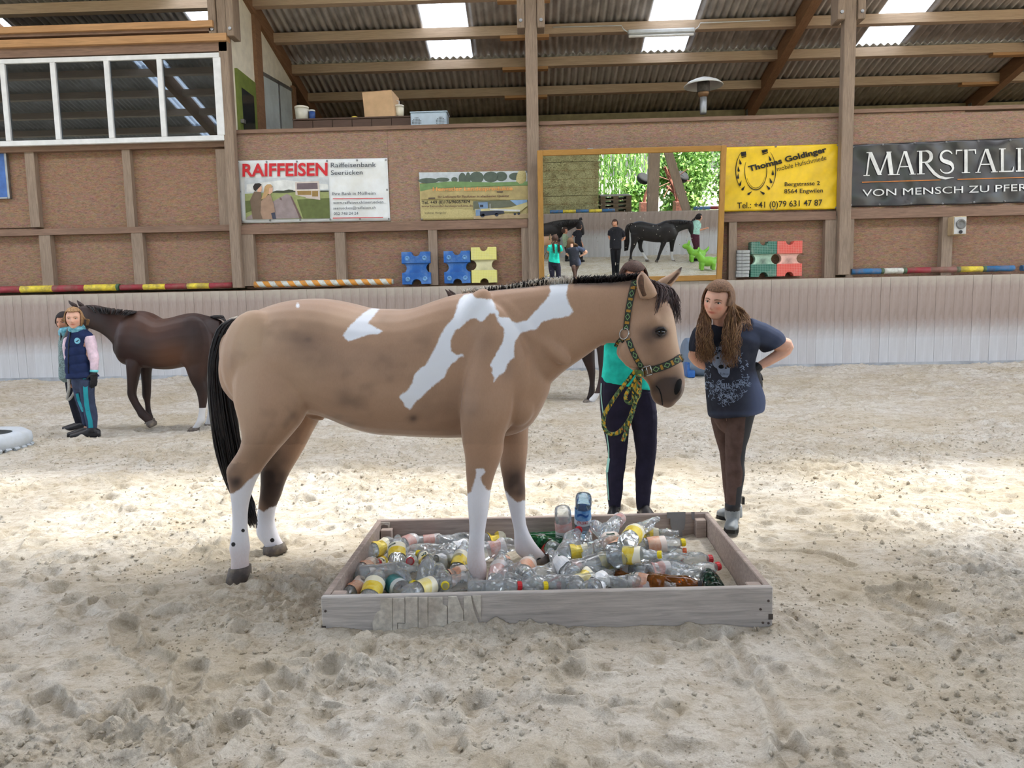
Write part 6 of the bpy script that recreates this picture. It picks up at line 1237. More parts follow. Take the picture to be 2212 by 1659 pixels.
# ------------------------------------------------------------------ generic dark horse
def coat(name, col, belly=None):
    t = NT(name); hair = t.noise(t.coords('Object', (60, 60, 22)), 3.0, 4, 0.7); big = t.noise(t.coords('Object'), 2.4, 4); c = np.array(col, float)
    o = t.ramp(big, [(0.35, lin(c * 0.75)), (0.7, lin(c * 1.2))])
    if belly is not None: o = t.mix(t.attr('warm'), o, lin(belly))
    o = t.mix(t.math('GREATER_THAN', t.attr('white'), 0.0), o, (214, 212, 212)); t.L(o, t.b.inputs['Base Color']); t.b.inputs['Roughness'].default_value = 0.48; t.b.inputs['Specular IOR Level'].default_value = 0.35; t.bump(hair, 0.1, 0.003); return t.m
def dark_horse(name, label, M, Y, L, spec, mat_, voxel=0.011, base=None, group=None):
    root = empty(name, base, label, 'horse', group); mb = MB(); Yf = (lambda a, b: Y)
    for key in ('torso', 'neck', 'head'):
        if key in spec: slices(mb, dense(spec[key]), M, Yf, L, 22)
    for dy, rows in spec['legs']: slices(mb, dense([(r[0], r[1], r[2], r[3], r[4]) for r in rows]), M, Y + dy, L, 14)
    for c, r in spec.get('balls', []): mb.ball(M(c[0], c[1], Y + c[2]), r, 14, 10)
    ob, V = fuse(mb, voxel, 'body', mat_, root, 4); z = np.full(len(V), -1.0); w = np.zeros(len(V))
    for (dy, x0, x1, zz) in spec.get('white', []): z = np.where((np.abs(V[:, 1] - Y - dy) < .13) & (V[:, 0] > x0) & (V[:, 0] < x1), zz - V[:, 2], z)
    for (c, r, a) in spec.get('warm', []): w = np.maximum(w, a * np.exp(-(((V - np.array(c)) / np.array(r)) ** 2).sum(1)))
    setattr_(ob, 'white', z); setattr_(ob, 'warm', w)
    for dy, rows in spec['hooves']: hoof(rows, Y + dy, root, M, L)
    for rows, dy in spec.get('ears', []): e = MB(); slices(e, rows, M, Y + dy, L, 10, 2.0); e.build('ear', mat_, root, True)
    hairm = spec.get('hair', HAIRB)
    for nm, paths, r in spec.get('hairs', []):
        R_ = random.Random(5); cv = []
        for k in range(spec.get('nhair', 90)):
            u = R_.random(); P = [M(a[0] + (b[0] - a[0]) * u + R_.uniform(-1, 1) * .8, a[1] + (b[1] - a[1]) * u, Y + R_.uniform(-.05, .05) + dy) for a, b, dy in paths]; cv.append((spline(P, 3), r, r * 0.25))
        strands(nm, hairm, root, cv, 4)
    return root, ob
BAYC = coat('dark_bay_coat', (52, 34, 30), (96, 62, 44)); BLKC = coat('black_coat', (34, 30, 31))
q = c1r
YB = gnd(430, 930).y
bay_spec = dict(
    torso=q([(1800, 320, 1830, 520, .10), (1740, 298, 1800, 640, .19), (1680, 283, 1720, 720, .25), (1560, 256, 1600, 780, .265), (1450, 272, 1470, 795, .275), (1340, 302, 1350, 818, .28), (1230, 312, 1230, 820, .275), (1130, 258, 1120, 805, .26), (1050, 236, 1030, 800, .23), (960, 246, 950, 790, .21), (880, 300, 860, 760, .17), (820, 420, 805, 690, .10)]),
    neck=q([(1060, 238, 900, 770, .17), (960, 243, 820, 640, .15), (850, 234, 745, 540, .125), (740, 212, 660, 470, .105), (640, 190, 590, 435, .09), (560, 176, 530, 415, .085), (490, 180, 480, 400, .075)]),
    head=q([(470, 180, 520, 360, .06), (420, 200, 500, 420, .085), (380, 260, 470, 480, .09), (340, 340, 430, 520, .075), (300, 430, 380, 560, .06), (270, 520, 340, 610, .058), (262, 580, 320, 640, .045)]),
    legs=[(-0.12, q([(930, 620, 1010, 640, .02), (890, 710, 1050, 740, .06), (895, 780, 1030, 790, .078), (903, 900, 1012, 900, .07), (905, 1000, 992, 1000, .056), (905, 1060, 985, 1055, .052), (918, 1110, 990, 1090, .048), (955, 1185, 1018, 1150, .036), (995, 1250, 1062, 1212, .037), (1015, 1290, 1085, 1240, .042), (1060, 1330, 1130, 1280, .038), (1090, 1360, 1150, 1320, .04)])),
          (0.14, q([(1010, 780, 1150, 780, .085), (1040, 860, 1132, 850, .072), (1050, 1000, 1131, 1000, .054), (1053, 1080, 1128, 1080, .052), (1075, 1140, 1124, 1140, .040), (1083, 1220, 1130, 1220, .036), (1088, 1280, 1146, 1275, .040), (1098, 1330, 1160, 1310, .038)])),
          (-0.12, q([(1500, 660, 1740, 620, .05), (1475, 740, 1770, 680, .095), (1485, 800, 1745, 740, .105), (1520, 900, 1700, 860, .095), (1550, 970, 1690, 930, .075), (1585, 1030, 1700, 1000, .060), (1602, 1090, 1698, 1080, .052), (1612, 1150, 1690, 1150, .044), (1616, 1200, 1682, 1200, .036), (1606, 1280, 1672, 1280, .037), (1588, 1335, 1672, 1330, .042), (1565, 1375, 1640, 1370, .038), (1540, 1405, 1612, 1402, .040)])),
          (0.16, q([(1560, 700, 1800, 680, .11), (1600, 850, 1760, 820, .09), (1640, 960, 1770, 930, .07), (1690, 1040, 1790, 1010, .055), (1700, 1150, 1775, 1150, .042), (1700, 1240, 1760, 1240, .036), (1690, 1310, 1762, 1305, .041), (1665, 1370, 1740, 1365, .040)]))],
    hooves=[(-0.12, q([(1085, 1350, 1160, 1318, .055), (1100, 1385, 1185, 1340, .062), (1130, 1400, 1182, 1372, .06)])), (0.14, q([(1090, 1325, 1165, 1305, .052), (1075, 1362, 1172, 1340, .062)])), (-0.12, q([(1530, 1395, 1615, 1398, .055), (1492, 1438, 1612, 1436, .064)])), (0.16, q([(1660, 1365, 1745, 1360, .052), (1640, 1405, 1745, 1400, .06)]))],
    ears=[(q([(405, 200, 350, 190, .03), (390, 170, 325, 168, .03), (345, 150, 316, 148, .02), (318, 134, 314, 134, .005)]), -0.05), (q([(470, 190, 420, 190, .03), (460, 172, 408, 165, .028), (420, 146, 400, 143, .018), (400, 132, 397, 132, .005)]), 0.07)],
    hairs=[('mane', [((80 + 1000 / 4.6095, 620 + 244 / 4.6095), (80 + 480 / 4.6095, 620 + 182 / 4.6095), -.03), ((80 + 960 / 4.6095, 620 + 262 / 4.6095), (80 + 520 / 4.6095, 620 + 200 / 4.6095), -.13), ((80 + 900 / 4.6095, 620 + 285 / 4.6095), (80 + 560 / 4.6095, 620 + 260 / 4.6095), -.16)], 0.007),
           ('tail', [((80 + 1730 / 4.6095, 620 + 296 / 4.6095), (80 + 1760 / 4.6095, 620 + 310 / 4.6095), 0), ((80 + 1800 / 4.6095, 620 + 286 / 4.6095), (80 + 1850 / 4.6095, 620 + 320 / 4.6095), 0), ((80 + 1870 / 4.6095, 620 + 330 / 4.6095), (80 + 1910 / 4.6095, 620 + 420 / 4.6095), 0), ((80 + 1880 / 4.6095, 620 + 700 / 4.6095), (80 + 1960 / 4.6095, 620 + 720 / 4.6095), 0), ((80 + 1890 / 4.6095, 620 + 1000 / 4.6095), (80 + 1940 / 4.6095, 620 + 1000 / 4.6095), 0)], 0.009)],
    balls=[((80 + 1560 / 4.6095, 620 + 560 / 4.6095, -0.15), (.24, .115, .33))],
    white=[(-0.12, at(392, 880, YB).x, 9, at(430, 878, YB).z), (0.16, at(425, 800, YB).x, 9, at(430, 840, YB).z)],
    warm=[(tuple(at(372, 770, YB - 0.2)), (.25, .4, .22), .9), (tuple(at(330, 700, YB - 0.2)), (.3, .4, .25), .5), (tuple(at(275, 700, YB - 0.2)), (.3, .4, .2), .4)])
bay, bob = dark_horse('horse', 'dark bay horse with white hind sock walking behind the girl in the navy vest', at, YB, AY, bay_spec, BAYC, 0.012, (at(340, 900, YB).x, YB, 0))
# ------------------------------------------------------------------ the dark horse hidden behind the pinto (its hind leg shows under the pinto's neck)
YD = gnd(1272, 868).y
K4 = lambda x, y: (1240 + x / 4.483, 760 + y / 4.483)
def k4(rows): return [K4(r[0], r[1]) + K4(r[2], r[3]) + tuple(r[4:]) for r in rows]
s_ = 1580 / YD
def rel(rows, x0=1288.0, y0=871.0): return [(x0 + r[0] * s_, y0 - r[1] * s_, x0 + r[2] * s_, y0 - r[3] * s_) + tuple(r[4:]) for r in rows]
hid = dict(torso=rel([(.02, 1.24, .06, 1.0, .12), (-.1, 1.36, -.02, .88, .2), (-.3, 1.41, -.28, .78, .26), (-.55, 1.36, -.55, .74, .27), (-.8, 1.34, -.8, .72, .27), (-1.05, 1.40, -1.05, .74, .24), (-1.25, 1.40, -1.28, .76, .2), (-1.4, 1.28, -1.42, .92, .12)]),
    neck=rel([(-1.05, 1.42, -1.38, .90, .16), (-1.35, 1.46, -1.6, 1.08, .12), (-1.65, 1.50, -1.8, 1.2, .09), (-1.95, 1.53, -2.0, 1.28, .08)]), head=rel([(-1.95, 1.53, -1.95, 1.32, .06), (-2.1, 1.54, -2.02, 1.22, .09), (-2.25, 1.40, -2.1, 1.12, .08), (-2.36, 1.2, -2.22, 1.04, .055), (-2.4, 1.05, -2.28, .96, .05)]), ears=[(rel([(-2.05, 1.54, -2.14, 1.5, .03), (-2.10, 1.60, -2.16, 1.58, .025), (-2.19, 1.655, -2.195, 1.652, .006)]), -.05), (rel([(-2.0, 1.54, -2.09, 1.5, .03), (-2.05, 1.60, -2.11, 1.58, .025), (-2.14, 1.655, -2.145, 1.652, .006)]), .05)],
    legs=[(-0.13, k4([(120, -260, 330, -260, .12), (190, -120, 325, -110, .09), (222, 0, 302, 0, .065), (232, 100, 290, 100, .055), (240, 180, 285, 185, .048), (236, 260, 275, 270, .038), (222, 330, 262, 350, .036), (200, 390, 246, 410, .042), (170, 430, 225, 455, .038), (140, 458, 190, 492, .042)])),
          (0.14, rel([(-.32, .9, -.02, .9, .1), (-.2, .62, -.02, .62, .07), (-.13, .46, -.01, .46, .055), (-.1, .3, -.02, .3, .036), (-.12, .14, -.02, .14, .041), (-.15, .06, -.05, .06, .04)]))] +
         [(dy, rel([(-1.38 + dx, .95, -1.12 + dx, .95, .1), (-1.32 + dx, .68, -1.18 + dx, .68, .07), (-1.3 + dx, .46, -1.2 + dx, .46, .052), (-1.28 + dx, .28, -1.21 + dx, .28, .036), (-1.29 + dx, .13, -1.19 + dx, .13, .042), (-1.3 + dx, .05, -1.21 + dx, .05, .04)])) for dy, dx in ((-.13, 0), (.13, .08))],
    hooves=[(-0.13, k4([(105, 456, 188, 492, .055), (76, 490, 160, 508, .062), (80, 500, 160, 512, .06)])), (0.14, rel([(-.17, .06, -.04, .06, .055), (-.19, 0, -.04, 0, .062)])), (-.13, rel([(-1.31, .06, -1.2, .06, .055), (-1.33, 0, -1.19, 0, .062)])), (.13, rel([(-1.23, .06, -1.12, .06, .055), (-1.25, 0, -1.11, 0, .062)]))],
    hairs=[('tail', [((1288 - .08 * s_, 871 - 1.36 * s_), (1288 - .02 * s_, 871 - 1.32 * s_), 0), ((1288 + .06 * s_, 871 - 1.40 * s_), (1288 + .12 * s_, 871 - 1.33 * s_), 0), ((1288 + .15 * s_, 871 - 1.3 * s_), (1288 + .22 * s_, 871 - 1.26 * s_), 0), ((1288 + .14 * s_, 871 - .9 * s_), (1288 + .24 * s_, 871 - .9 * s_), 0)], .01)],
    white=[(-0.13, -9, 9, at(1280, 847, YD).z)])
hidh, _ = dark_horse('horse', 'dark horse with white pastern standing behind the pinto chest', at, YD, AY, hid, BAYC, 0.016, (at(1240, 860, YD).x, YD, 0))

# ------------------------------------------------------------------ figures seen in the mirror
cm = lambda x, y: (1160 + x / 5.395, 320 + y / 5.395)
def mm(rows): return [cm(r[0], r[1]) + cm(r[2], r[3]) + tuple(r[4:]) for r in rows]
YMB = 3.3
base_m = mirg(*cm(1500, 1322)); YMB = min(0.2, base_m.y)
zoff = mir(*cm(1500, 1322), YMB).z
MD = lambda px, py, Y: mir(px, py, Y) - Vector((0, 0, zoff))
mh = dict(torso=mm([(1085, 900, 1100, 1010, .12), (1120, 870, 1130, 1080, .2), (1200, 850, 1210, 1075, .26), (1300, 868, 1290, 1085, .27), (1390, 884, 1380, 1098, .27), (1450, 862, 1460, 1098, .25), (1500, 845, 1530, 1095, .23), (1560, 850, 1600, 1070, .19), (1600, 880, 1640, 1010, .1)]),
    neck=mm([(1480, 848, 1600, 1060, .16), (1560, 836, 1640, 990, .13), (1640, 833, 1690, 960, .11), (1720, 838, 1740, 945, .09), (1785, 846, 1775, 940, .08)]), head=mm([(1790, 846, 1770, 920, .06), (1815, 860, 1765, 960, .085), (1830, 900, 1775, 985, .085), (1832, 940, 1785, 1000, .065), (1830, 975, 1795, 1015, .055)]),
    legs=[(0.13, mm([(1090, 1000, 1240, 1000, .11), (1095, 1080, 1175, 1080, .085), (1090, 1150, 1150, 1145, .06), (1082, 1200, 1118, 1200, .045), (1078, 1260, 1106, 1260, .038), (1072, 1290, 1110, 1290, .04)])), (-0.13, mm([(1150, 1040, 1260, 1040, .10), (1176, 1110, 1232, 1100, .075), (1180, 1160, 1226, 1150, .055), (1194, 1190, 1232, 1180, .045), (1225, 1240, 1255, 1228, .036), (1255, 1290, 1285, 1275, .04), (1270, 1305, 1295, 1295, .04)])),
          (0.13, mm([(1430, 1030, 1540, 1030, .10), (1442, 1100, 1510, 1100, .07), (1430, 1160, 1475, 1170, .052), (1410, 1230, 1445, 1235, .04), (1392, 1290, 1424, 1295, .042), (1382, 1310, 1412, 1312, .04)])), (-0.13, mm([(1520, 1030, 1630, 1030, .1), (1542, 1100, 1606, 1100, .07), (1550, 1180, 1592, 1180, .05), (1556, 1250, 1586, 1250, .038), (1560, 1295, 1594, 1290, .042), (1575, 1312, 1604, 1304, .04)]))],
    hooves=[(0.13, mm([(1068, 1290, 1112, 1290, .05), (1066, 1312, 1116, 1312, .06)])), (-0.13, mm([(1262, 1302, 1298, 1298, .05), (1264, 1318, 1306, 1314, .06)])), (0.13, mm([(1376, 1306, 1412, 1310, .05), (1374, 1326, 1412, 1328, .06)])), (-0.13, mm([(1570, 1308, 1606, 1302, .05), (1574, 1326, 1616, 1322, .06)]))],
    ears=[(mm([(1815, 850, 1795, 850, .03), (1830, 830, 1815, 825, .025), (1840, 818, 1835, 815, .006)]), 0.05), (mm([(1825, 850, 1805, 850, .03), (1838, 838, 1825, 832, .025), (1848, 826, 1842, 822, .006)]), -0.06)],
    hairs=[('tail', [(cm(1110, 875), cm(1125, 880), 0), (cm(1050, 900), cm(1080, 905), 0), (cm(1022, 980), cm(1070, 990), 0), (cm(1018, 1090), cm(1075, 1090), 0), (cm(1020, 1200), cm(1060, 1190), 0)], .014), ('mane', [(cm(1500, 845), cm(1790, 845), 0.02), (cm(1520, 862), cm(1790, 862), 0.1), (cm(1535, 885), cm(1780, 885), .14)], .010)],
    white=[(-0.13, -99, 99, 0.34)], nhair=120)
LM = Vector((0, 1, 0))
dark_horse('horse', 'black horse led by the woman in mint shirt, seen in the mirror', MD, YMB, LM, mh, BLKC, 0.02, (MD(*cm(1400, 1322), YMB).x, YMB, 0))
def mirror_person(label, Y, feet_px, rows, legs, arms, head, mats, hair=HDARK, voxel=0.016, ponytail=None, f=(0, 1, 0), long_=None):
    z0 = mir(*cm(*feet_px), Y).z; Mx = lambda x, y, dy=0.0: mir(*cm(x, y), Y + dy) - Vector((0, 0, z0)); Mp = lambda px, py, YY: mir(px, py, YY) - Vector((0, 0, z0))
    root = empty('person', (Mx(*feet_px).x, Y, 0), label, 'person'); hd = Head(Mx(head[0], head[1]), f, (0, 0, 1), head[2]); mb = MB(); hd.add(mb); mb.tube([Mx(head[0], head[1] + head[3] * 0.3), Mx(*head[4])], [.05, .07], 10)
    slices(mb, [(r[0], r[1], r[2], r[3], r[4] * .85) for r in mm(rows)], Mp, Y, AY, 14)
    for a in arms: mb.tube(spline([Mx(*p) for p in a], 4), [.045] * 4 + [.04] * max(0, 4 * (len(a) - 1) - 7) + [.032] * 4, 10); d = (Mx(*a[-1]) - Mx(*a[-2])).normalized(); hand(mb, Mx(*a[-1]), d, (0.3, 0.8, 0.3), 0.17, 0.5)
    for l in legs: slices(mb, dense([(r[0], r[1], r[2], r[3], r[4] * .85) for r in mm(l)], 2), Mp, Y, AY, 12)
    b, V = fuse(mb, voxel, 'body', SKIN2, root, 2); hd.attrs(b, V, 0.4); hd.face(root, hair, False)
    mb = MB(); slices(mb, dense(mm(rows), 2), Mp, Y, AY, 16, 2.5)
    for a in arms:
        e = Mx(*a[1]); s0 = Mx(*a[0]); mb.tube([s0, s0 + (e - s0) * 0.75], [.075, .066], 12)
    fuse(mb, voxel, 'shirt', mats[0], root, 2)
    mb = MB()
    for l in legs: slices(mb, dense(mm(l), 2), Mp, Y, AY, 14)
    fuse(mb, voxel, 'trousers', mats[1], root, 2)
    for l in legs: r = l[-1]; q_ = Mx((r[0] + r[2]) / 2, r[1]); boot(root, [(Vector((q_.x, q_.y, 0.22)), .055), (Vector((q_.x, q_.y, 0.08)), .055)], foot_at(Vector((q_.x - f[0] * 0.05, q_.y - f[1] * 0.05, 0)), Vector((q_.x + f[0] * 0.17, q_.y + f[1] * 0.17, 0)), 0.048, 0.05), LEATHER)
    cap_hair(hd, root, hair, 1.09)
    if long_: long_hair(hd, root, hair, 90, lambda sd, R_, v: [Mx(head[0] + sd * 12, head[1] + 30), Mx(head[0] + sd * 14, head[1] + long_)], 'hair', .012, 3)
    if ponytail: strands('ponytail', hair, root, [(spline([Mx(p[0] + R7.uniform(-4, 4), p[1]) for p in ponytail], 3), .012, .004) for _ in range(24)], 5)
    return root
BLKT = cloth('black_tshirt', (40, 40, 46)); BLKP = cloth('black_jodhpurs', (30, 30, 36)); MINT = cloth('mint_tshirt', (164, 208, 196)); WINE = cloth('wine_red_breeches', (84, 44, 58)); SAGE = cloth('sage_top', (150, 164, 140))
mirror_person('woman in black T-shirt and black breeches facing the hall, seen in the mirror', 2.6, (910, 1490), [(880, 905, 960, 905, .09), (845, 925, 1000, 925, .12), (848, 1000, 990, 1000, .13), (846, 1090, 985, 1090, .13), (848, 1148, 985, 1148, .135)], [[(850, 1140, 918, 1140, .10), (858, 1240, 912, 1240, .08), (868, 1330, 912, 1330, .065), (874, 1430, 912, 1430, .055), (876, 1470, 910, 1470, .05)], [(912, 1140, 982, 1140, .10), (915, 1240, 970, 1240, .08), (920, 1330, 962, 1330, .065), (922, 1430, 958, 1430, .055), (924, 1470, 956, 1470, .05)]],
    [[(855, 940), (842, 1020), (880, 1062)], [(990, 945), (1015, 1040), (910, 1060)]], (908, 858, 0.24, 60, (920, 905)), (BLKT, BLKP), HDARK, 0.014, f=(-0.3, 0.95, 0))
mirror_person('woman in mint T-shirt and wine red breeches leading the black horse, seen in the mirror', YMB - 0.05, (1820, 1340), [(1845, 868, 1890, 875, .09), (1808, 885, 1900, 890, .12), (1796, 940, 1896, 945, .13), (1795, 1025, 1894, 1030, .13)], [[(1785, 1025, 1890, 1030, .13), (1800, 1110, 1868, 1120, .10), (1822, 1180, 1868, 1190, .08), (1800, 1240, 1835, 1250, .06), (1780, 1285, 1808, 1292, .05)], [(1800, 1040, 1892, 1040, .12), (1835, 1130, 1894, 1130, .09), (1845, 1210, 1892, 1210, .07), (1836, 1290, 1868, 1290, .055), (1832, 1325, 1860, 1325, .05)]],
    [[(1890, 905), (1885, 980), (1960, 965)]], (1888, 838, 0.25, 55, (1870, 885)), (MINT, WINE), HBLACK, 0.016, [(1858, 820), (1835, 850), (1845, 900)], (1, 0, 0))
YC1 = -1.75
mirror_person('tall youth dressed in black standing in front of the horse head, seen in the mirror', YC1 + 0.9, (440, 1258), [(470, 878, 505, 885, .09), (445, 895, 515, 900, .11), (440, 970, 512, 970, .12), (440, 1060, 530, 1070, .12)], [[(440, 1050, 500, 1055, .1), (436, 1130, 478, 1130, .08), (428, 1200, 458, 1200, .06), (424, 1245, 446, 1245, .05)], [(470, 1050, 530, 1055, .1), (500, 1130, 535, 1130, .08), (505, 1200, 535, 1200, .06), (508, 1245, 530, 1245, .05)]], [[(450, 910), (415, 960), (400, 1010)], [(505, 915), (500, 980), (525, 1040)]], (495, 848, 0.24, 50, (482, 885)), (BLKT, BLKP), HBLACK, 0.018, f=(0.7, -0.3, 0))
mirror_person('small child in sage green top standing by the far kickboards, seen in the mirror', -1.1, (345, 1295), [(305, 975, 345, 975, .08), (292, 995, 352, 995, .1), (296, 1060, 355, 1060, .1), (305, 1120, 360, 1120, .1)], [[(310, 1110, 350, 1110, .09), (330, 1180, 370, 1180, .07), (345, 1230, 372, 1230, .055), (330, 1280, 352, 1280, .045)], [(325, 1110, 362, 1110, .09), (335, 1180, 375, 1180, .07), (338, 1240, 362, 1240, .055), (340, 1280, 362, 1280, .045)]], [[(345, 1005), (352, 1070), (362, 1110)]], (325, 942, 0.25, 55, (325, 985)), (SAGE, BLKP), HDARK, 0.018, f=(0.7, 0.3, 0))
YL = -1.45; zl = mir(*cm(250, 1275), YL).z
ML = lambda px, py, Y: mir(px, py, Y) - Vector((0, 0, zl))
lh = dict(torso=mm([(-560, 860, -560, 980, .1), (-520, 845, -520, 1060, .22), (-380, 830, -380, 1075, .27), (-200, 860, -200, 1090, .28), (0, 870, 0, 1085, .27), (90, 845, 120, 1070, .24), (170, 835, 220, 1050, .2), (240, 860, 290, 1000, .11)]), neck=mm([(110, 842, 260, 1030, .16), (220, 815, 330, 960, .125), (330, 803, 400, 915, .10), (430, 800, 450, 890, .085), (490, 800, 490, 880, .075)]),
    head=mm([(500, 800, 480, 880, .06), (530, 830, 480, 920, .085), (545, 880, 490, 950, .08), (552, 930, 510, 975, .06), (555, 965, 522, 988, .05)]), legs=[(dy, mm([(x - 60, 1040, x + 60, 1040, .1), (x - 30, 1100, x + 30, 1100, .07), (x - 22, 1170, x + 22, 1170, .05), (x - 16, 1220, x + 16, 1220, .038), (x - 18, 1255, x + 18, 1255, .042)])) for x, dy in ((170, .13), (220, -.13), (-440, .13), (-400, -.13))],
    hooves=[(dy, mm([(x - 20, 1255, x + 20, 1255, .05), (x - 22, 1276, x + 26, 1276, .06)])) for x, dy in ((170, .13), (220, -.13), (-440, .13), (-400, -.13))], ears=[(mm([(515, 806, 490, 806, .03), (512, 785, 494, 785, .02), (506, 778, 500, 778, .006)]), .06), (mm([(530, 806, 505, 806, .03), (525, 785, 510, 785, .02), (520, 776, 516, 776, .006)]), -.06)], hairs=[('mane', [(cm(130, 838), cm(480, 800), .02), (cm(150, 860), cm(470, 830), .1), (cm(170, 890), cm(460, 850), .14)], .012)])
dark_horse('horse', 'dark horse with lowered head beside the far kickboards, seen in the mirror', ML, YL, LM, lh, BLKC, 0.024, (ML(*cm(100, 1275), YL).x, YL, 0))
# green bouncing animals and the cone
HOP = mk('green_rubber_toy', (128, 190, 62), 0.35, 0.06, 5, spec=0.5)
def hopper(px, Y, label, grp=True):
    g_ = mirg(*cm(*px)); g_ = Vector((g_.x, Y, 0)) if Y is not None else g_; k = 1.0
    root = empty('hopper_toy', g_, label, 'toy', 'green rubber hopper animals'); mb = MB()
    s = MD if False else None
    def P(a, b, c): return g_ + Vector((a, c, b)) 
    mb.ball(P(0.05, .30, 0), (.30, .17, .17), 16, 12); mb.tube([P(-.16, .36, 0), P(-.26, .50, 0), P(-.30, .58, 0)], [.13, .10, .10], 12); mb.ball(P(-.36, .58, 0), (.15, .10, .10), 14, 10); mb.tube([P(.28, .36, 0), P(.40, .46, 0), P(.44, .56, 0)], [.07, .05, .02], 8)
    for x, c in ((-.16, -.11), (-.16, .11), (.22, -.11), (.22, .11)): mb.tube([P(x, .25, c), P(x, .08, c * 1.1), P(x, .03, c * 1.1)], [.075, .06, .065], 10)
    for c in (-.07, .07): mb.tube([P(-.30, .64, c), P(-.27, .74, c * 1.3), P(-.25, .79, c * 1.4)], [.04, .03, .012], 8)
    fuse(mb, 0.02, 'body', HOP, root, 2); return root
hopper((1970, 1425), None, 'nearer green rubber hopper animal standing on the sand, seen in the mirror'); hopper((1850, 1330), None, 'farther green rubber hopper animal behind the leading woman, seen in the mirror')
cp = mirg(*cm(1605, 1208)); cone = empty('traffic_cone', cp, 'red and white traffic cone on the sand behind the black horse, seen in the mirror', 'cone')
m = MB(); m.lathe([(.15, .03), (.035, .60), (.03, .61)], 16, cp); m.build('cone_body', flat('cone_red', (206, 64, 70), 0.5), cone, True); m = MB(); m.lathe([(.115, .22), (.083, .36)], 16, cp, cap=False); m.v = [(cp.x + (x - cp.x) * 1.03, cp.y + (y - cp.y) * 1.03, z) for x, y, z in m.v]; m.build('white_band', ALU, cone, True); m = MB(); m.box((cp.x - .18, cp.y - .18, 0), (cp.x + .18, cp.y + .18, .035)); edges_soft(m.build('base', flat('cone_red', (206, 64, 70), 0.5), cone), .01)
# ------------------------------------------------------------------ the open side of the hall behind the camera
YO2 = -2.2
ow = empty('wall_front', (5, YO2, 0), kind='structure')
x = -9.0
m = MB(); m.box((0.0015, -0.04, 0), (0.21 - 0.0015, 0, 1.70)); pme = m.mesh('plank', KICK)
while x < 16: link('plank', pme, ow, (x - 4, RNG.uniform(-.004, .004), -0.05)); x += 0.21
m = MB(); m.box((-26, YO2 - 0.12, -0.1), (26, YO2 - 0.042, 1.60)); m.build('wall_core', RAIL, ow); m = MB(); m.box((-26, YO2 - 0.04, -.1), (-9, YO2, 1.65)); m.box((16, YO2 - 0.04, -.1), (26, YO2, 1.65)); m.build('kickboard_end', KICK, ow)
xp = mir(1411, 420, YO2 - 0.2).x
for k in (-3, -2, -1, 0, 1, 2): m = MB(); X = xp + k * 5.44; m.box((X - .2, YO2 - 0.45, 0), (X + .2, YO2 - 0.13, 6.3)); m.build('post', POST, ow)
a, b = mir(1481, 448, YO2 - 0.3), mir(1444, 332, YO2 - 0.3); m = MB(); d = b - a; m.beam(a - d * 0.3, b + d * 1.2, .3, .2, (0, 1, 0)); m.build('brace', POST, ow)
# straw bales
STRAW = mk('straw_bale', (214, 182, 138), 0.95, 0.40, 30, 0.9, 45, stretch=(.6, 1, 3), dirt=(140, 108, 72), dscale=3, damt=0.5, bdist=0.05)
bx = mir(1294, 400, YO2 - 0.6).x
for r in range(3):
    for c in range(2):
        bale = empty('straw_bale', (bx - 1.26 - c * 2.54, YO2 - 1.35, 1.0 + r * 1.26), ['lowest', 'middle', 'topmost'][r] + ' big square straw bale in the ' + ['stack edge nearest the opening' , 'farther stack column'][c] + ', seen in the mirror', 'bale', 'big straw bales behind the open side')
        o0 = bale.location; mb = MB(); k = 24; s_ = []
        mb.box((o0.x - 1.24, o0.y - .6, o0.z), (o0.x + 1.24, o0.y + .6, o0.z + 1.24)); o = mb.build('bale_body', STRAW, bale); 
        R8 = random.Random(r * 5 + c); mb = MB(); n_st = 700
        for i in range(n_st):
            p = Vector((o0.x + R8.uniform(-1.26, 1.26), o0.y + .6, o0.z + R8.uniform(0, 1.25))) if R8.random() < .7 else Vector((o0.x + 1.24, o0.y + R8.uniform(-.6, .6), o0.z + R8.uniform(0, 1.25))); v = Vector((R8.uniform(-1, 1), R8.uniform(0, .5), R8.uniform(-.6, .4))) * .14; mb.tube([p, p + v], [.012, .008], 3)
        tag(mb.build('loose_straw', STRAW, bale), kind='stuff')
        for z in (.3, .62, .94): m = MB(); m.tube([Vector((o0.x - 1.26, o0.y + .606, o0.z + z)), Vector((o0.x + 1.26, o0.y + .606, o0.z + z))], .006, 4); m.build('twine', flat('bale_twine', (150, 120, 70), 0.9), bale)
m = MB(); m.box((bx - 5.3, YO2 - 2.0, -.1), (bx + .1, YO2 - 0.7, .98)); tag(m.build('trim_1', RAIL), kind='structure')
# pallets
PAL = wood('pallet_wood', (120, 104, 84), grain=(.8, 9, 9)); pg = mir(1330, 451, YO2 - .9)
for r in range(4):
    p0 = Vector((pg.x, YO2 - 1.35, pg.z - .12 + r * 0.155)); pal = empty('pallet', p0, ['lowest', 'second lowest', 'second highest', 'topmost'][r] + ' weathered pallet of the stack beside the straw, seen in the mirror', 'pallet', 'stacked pallets')
    for z, nm in ((0.0, 'board'), (.12, 'board')): m = MB(); m.box((p0.x - .6, p0.y - .5, p0.z + z), (p0.x + .6, p0.y + .5, p0.z + z + .03)); m.build(nm, PAL, pal)
    for xx in (-.5, 0, .5): m = MB(); m.box((p0.x + xx - .1, p0.y - .5, p0.z + .03), (p0.x + xx + .1, p0.y + .5, p0.z + .12)); m.build('block', PAL, pal)
m = MB(); m.box((pg.x - .65, YO2 - 1.9, 0), (pg.x + .65, YO2 - .75, pg.z - .12)); tag(m.build('trim_2', RAIL), kind='structure')
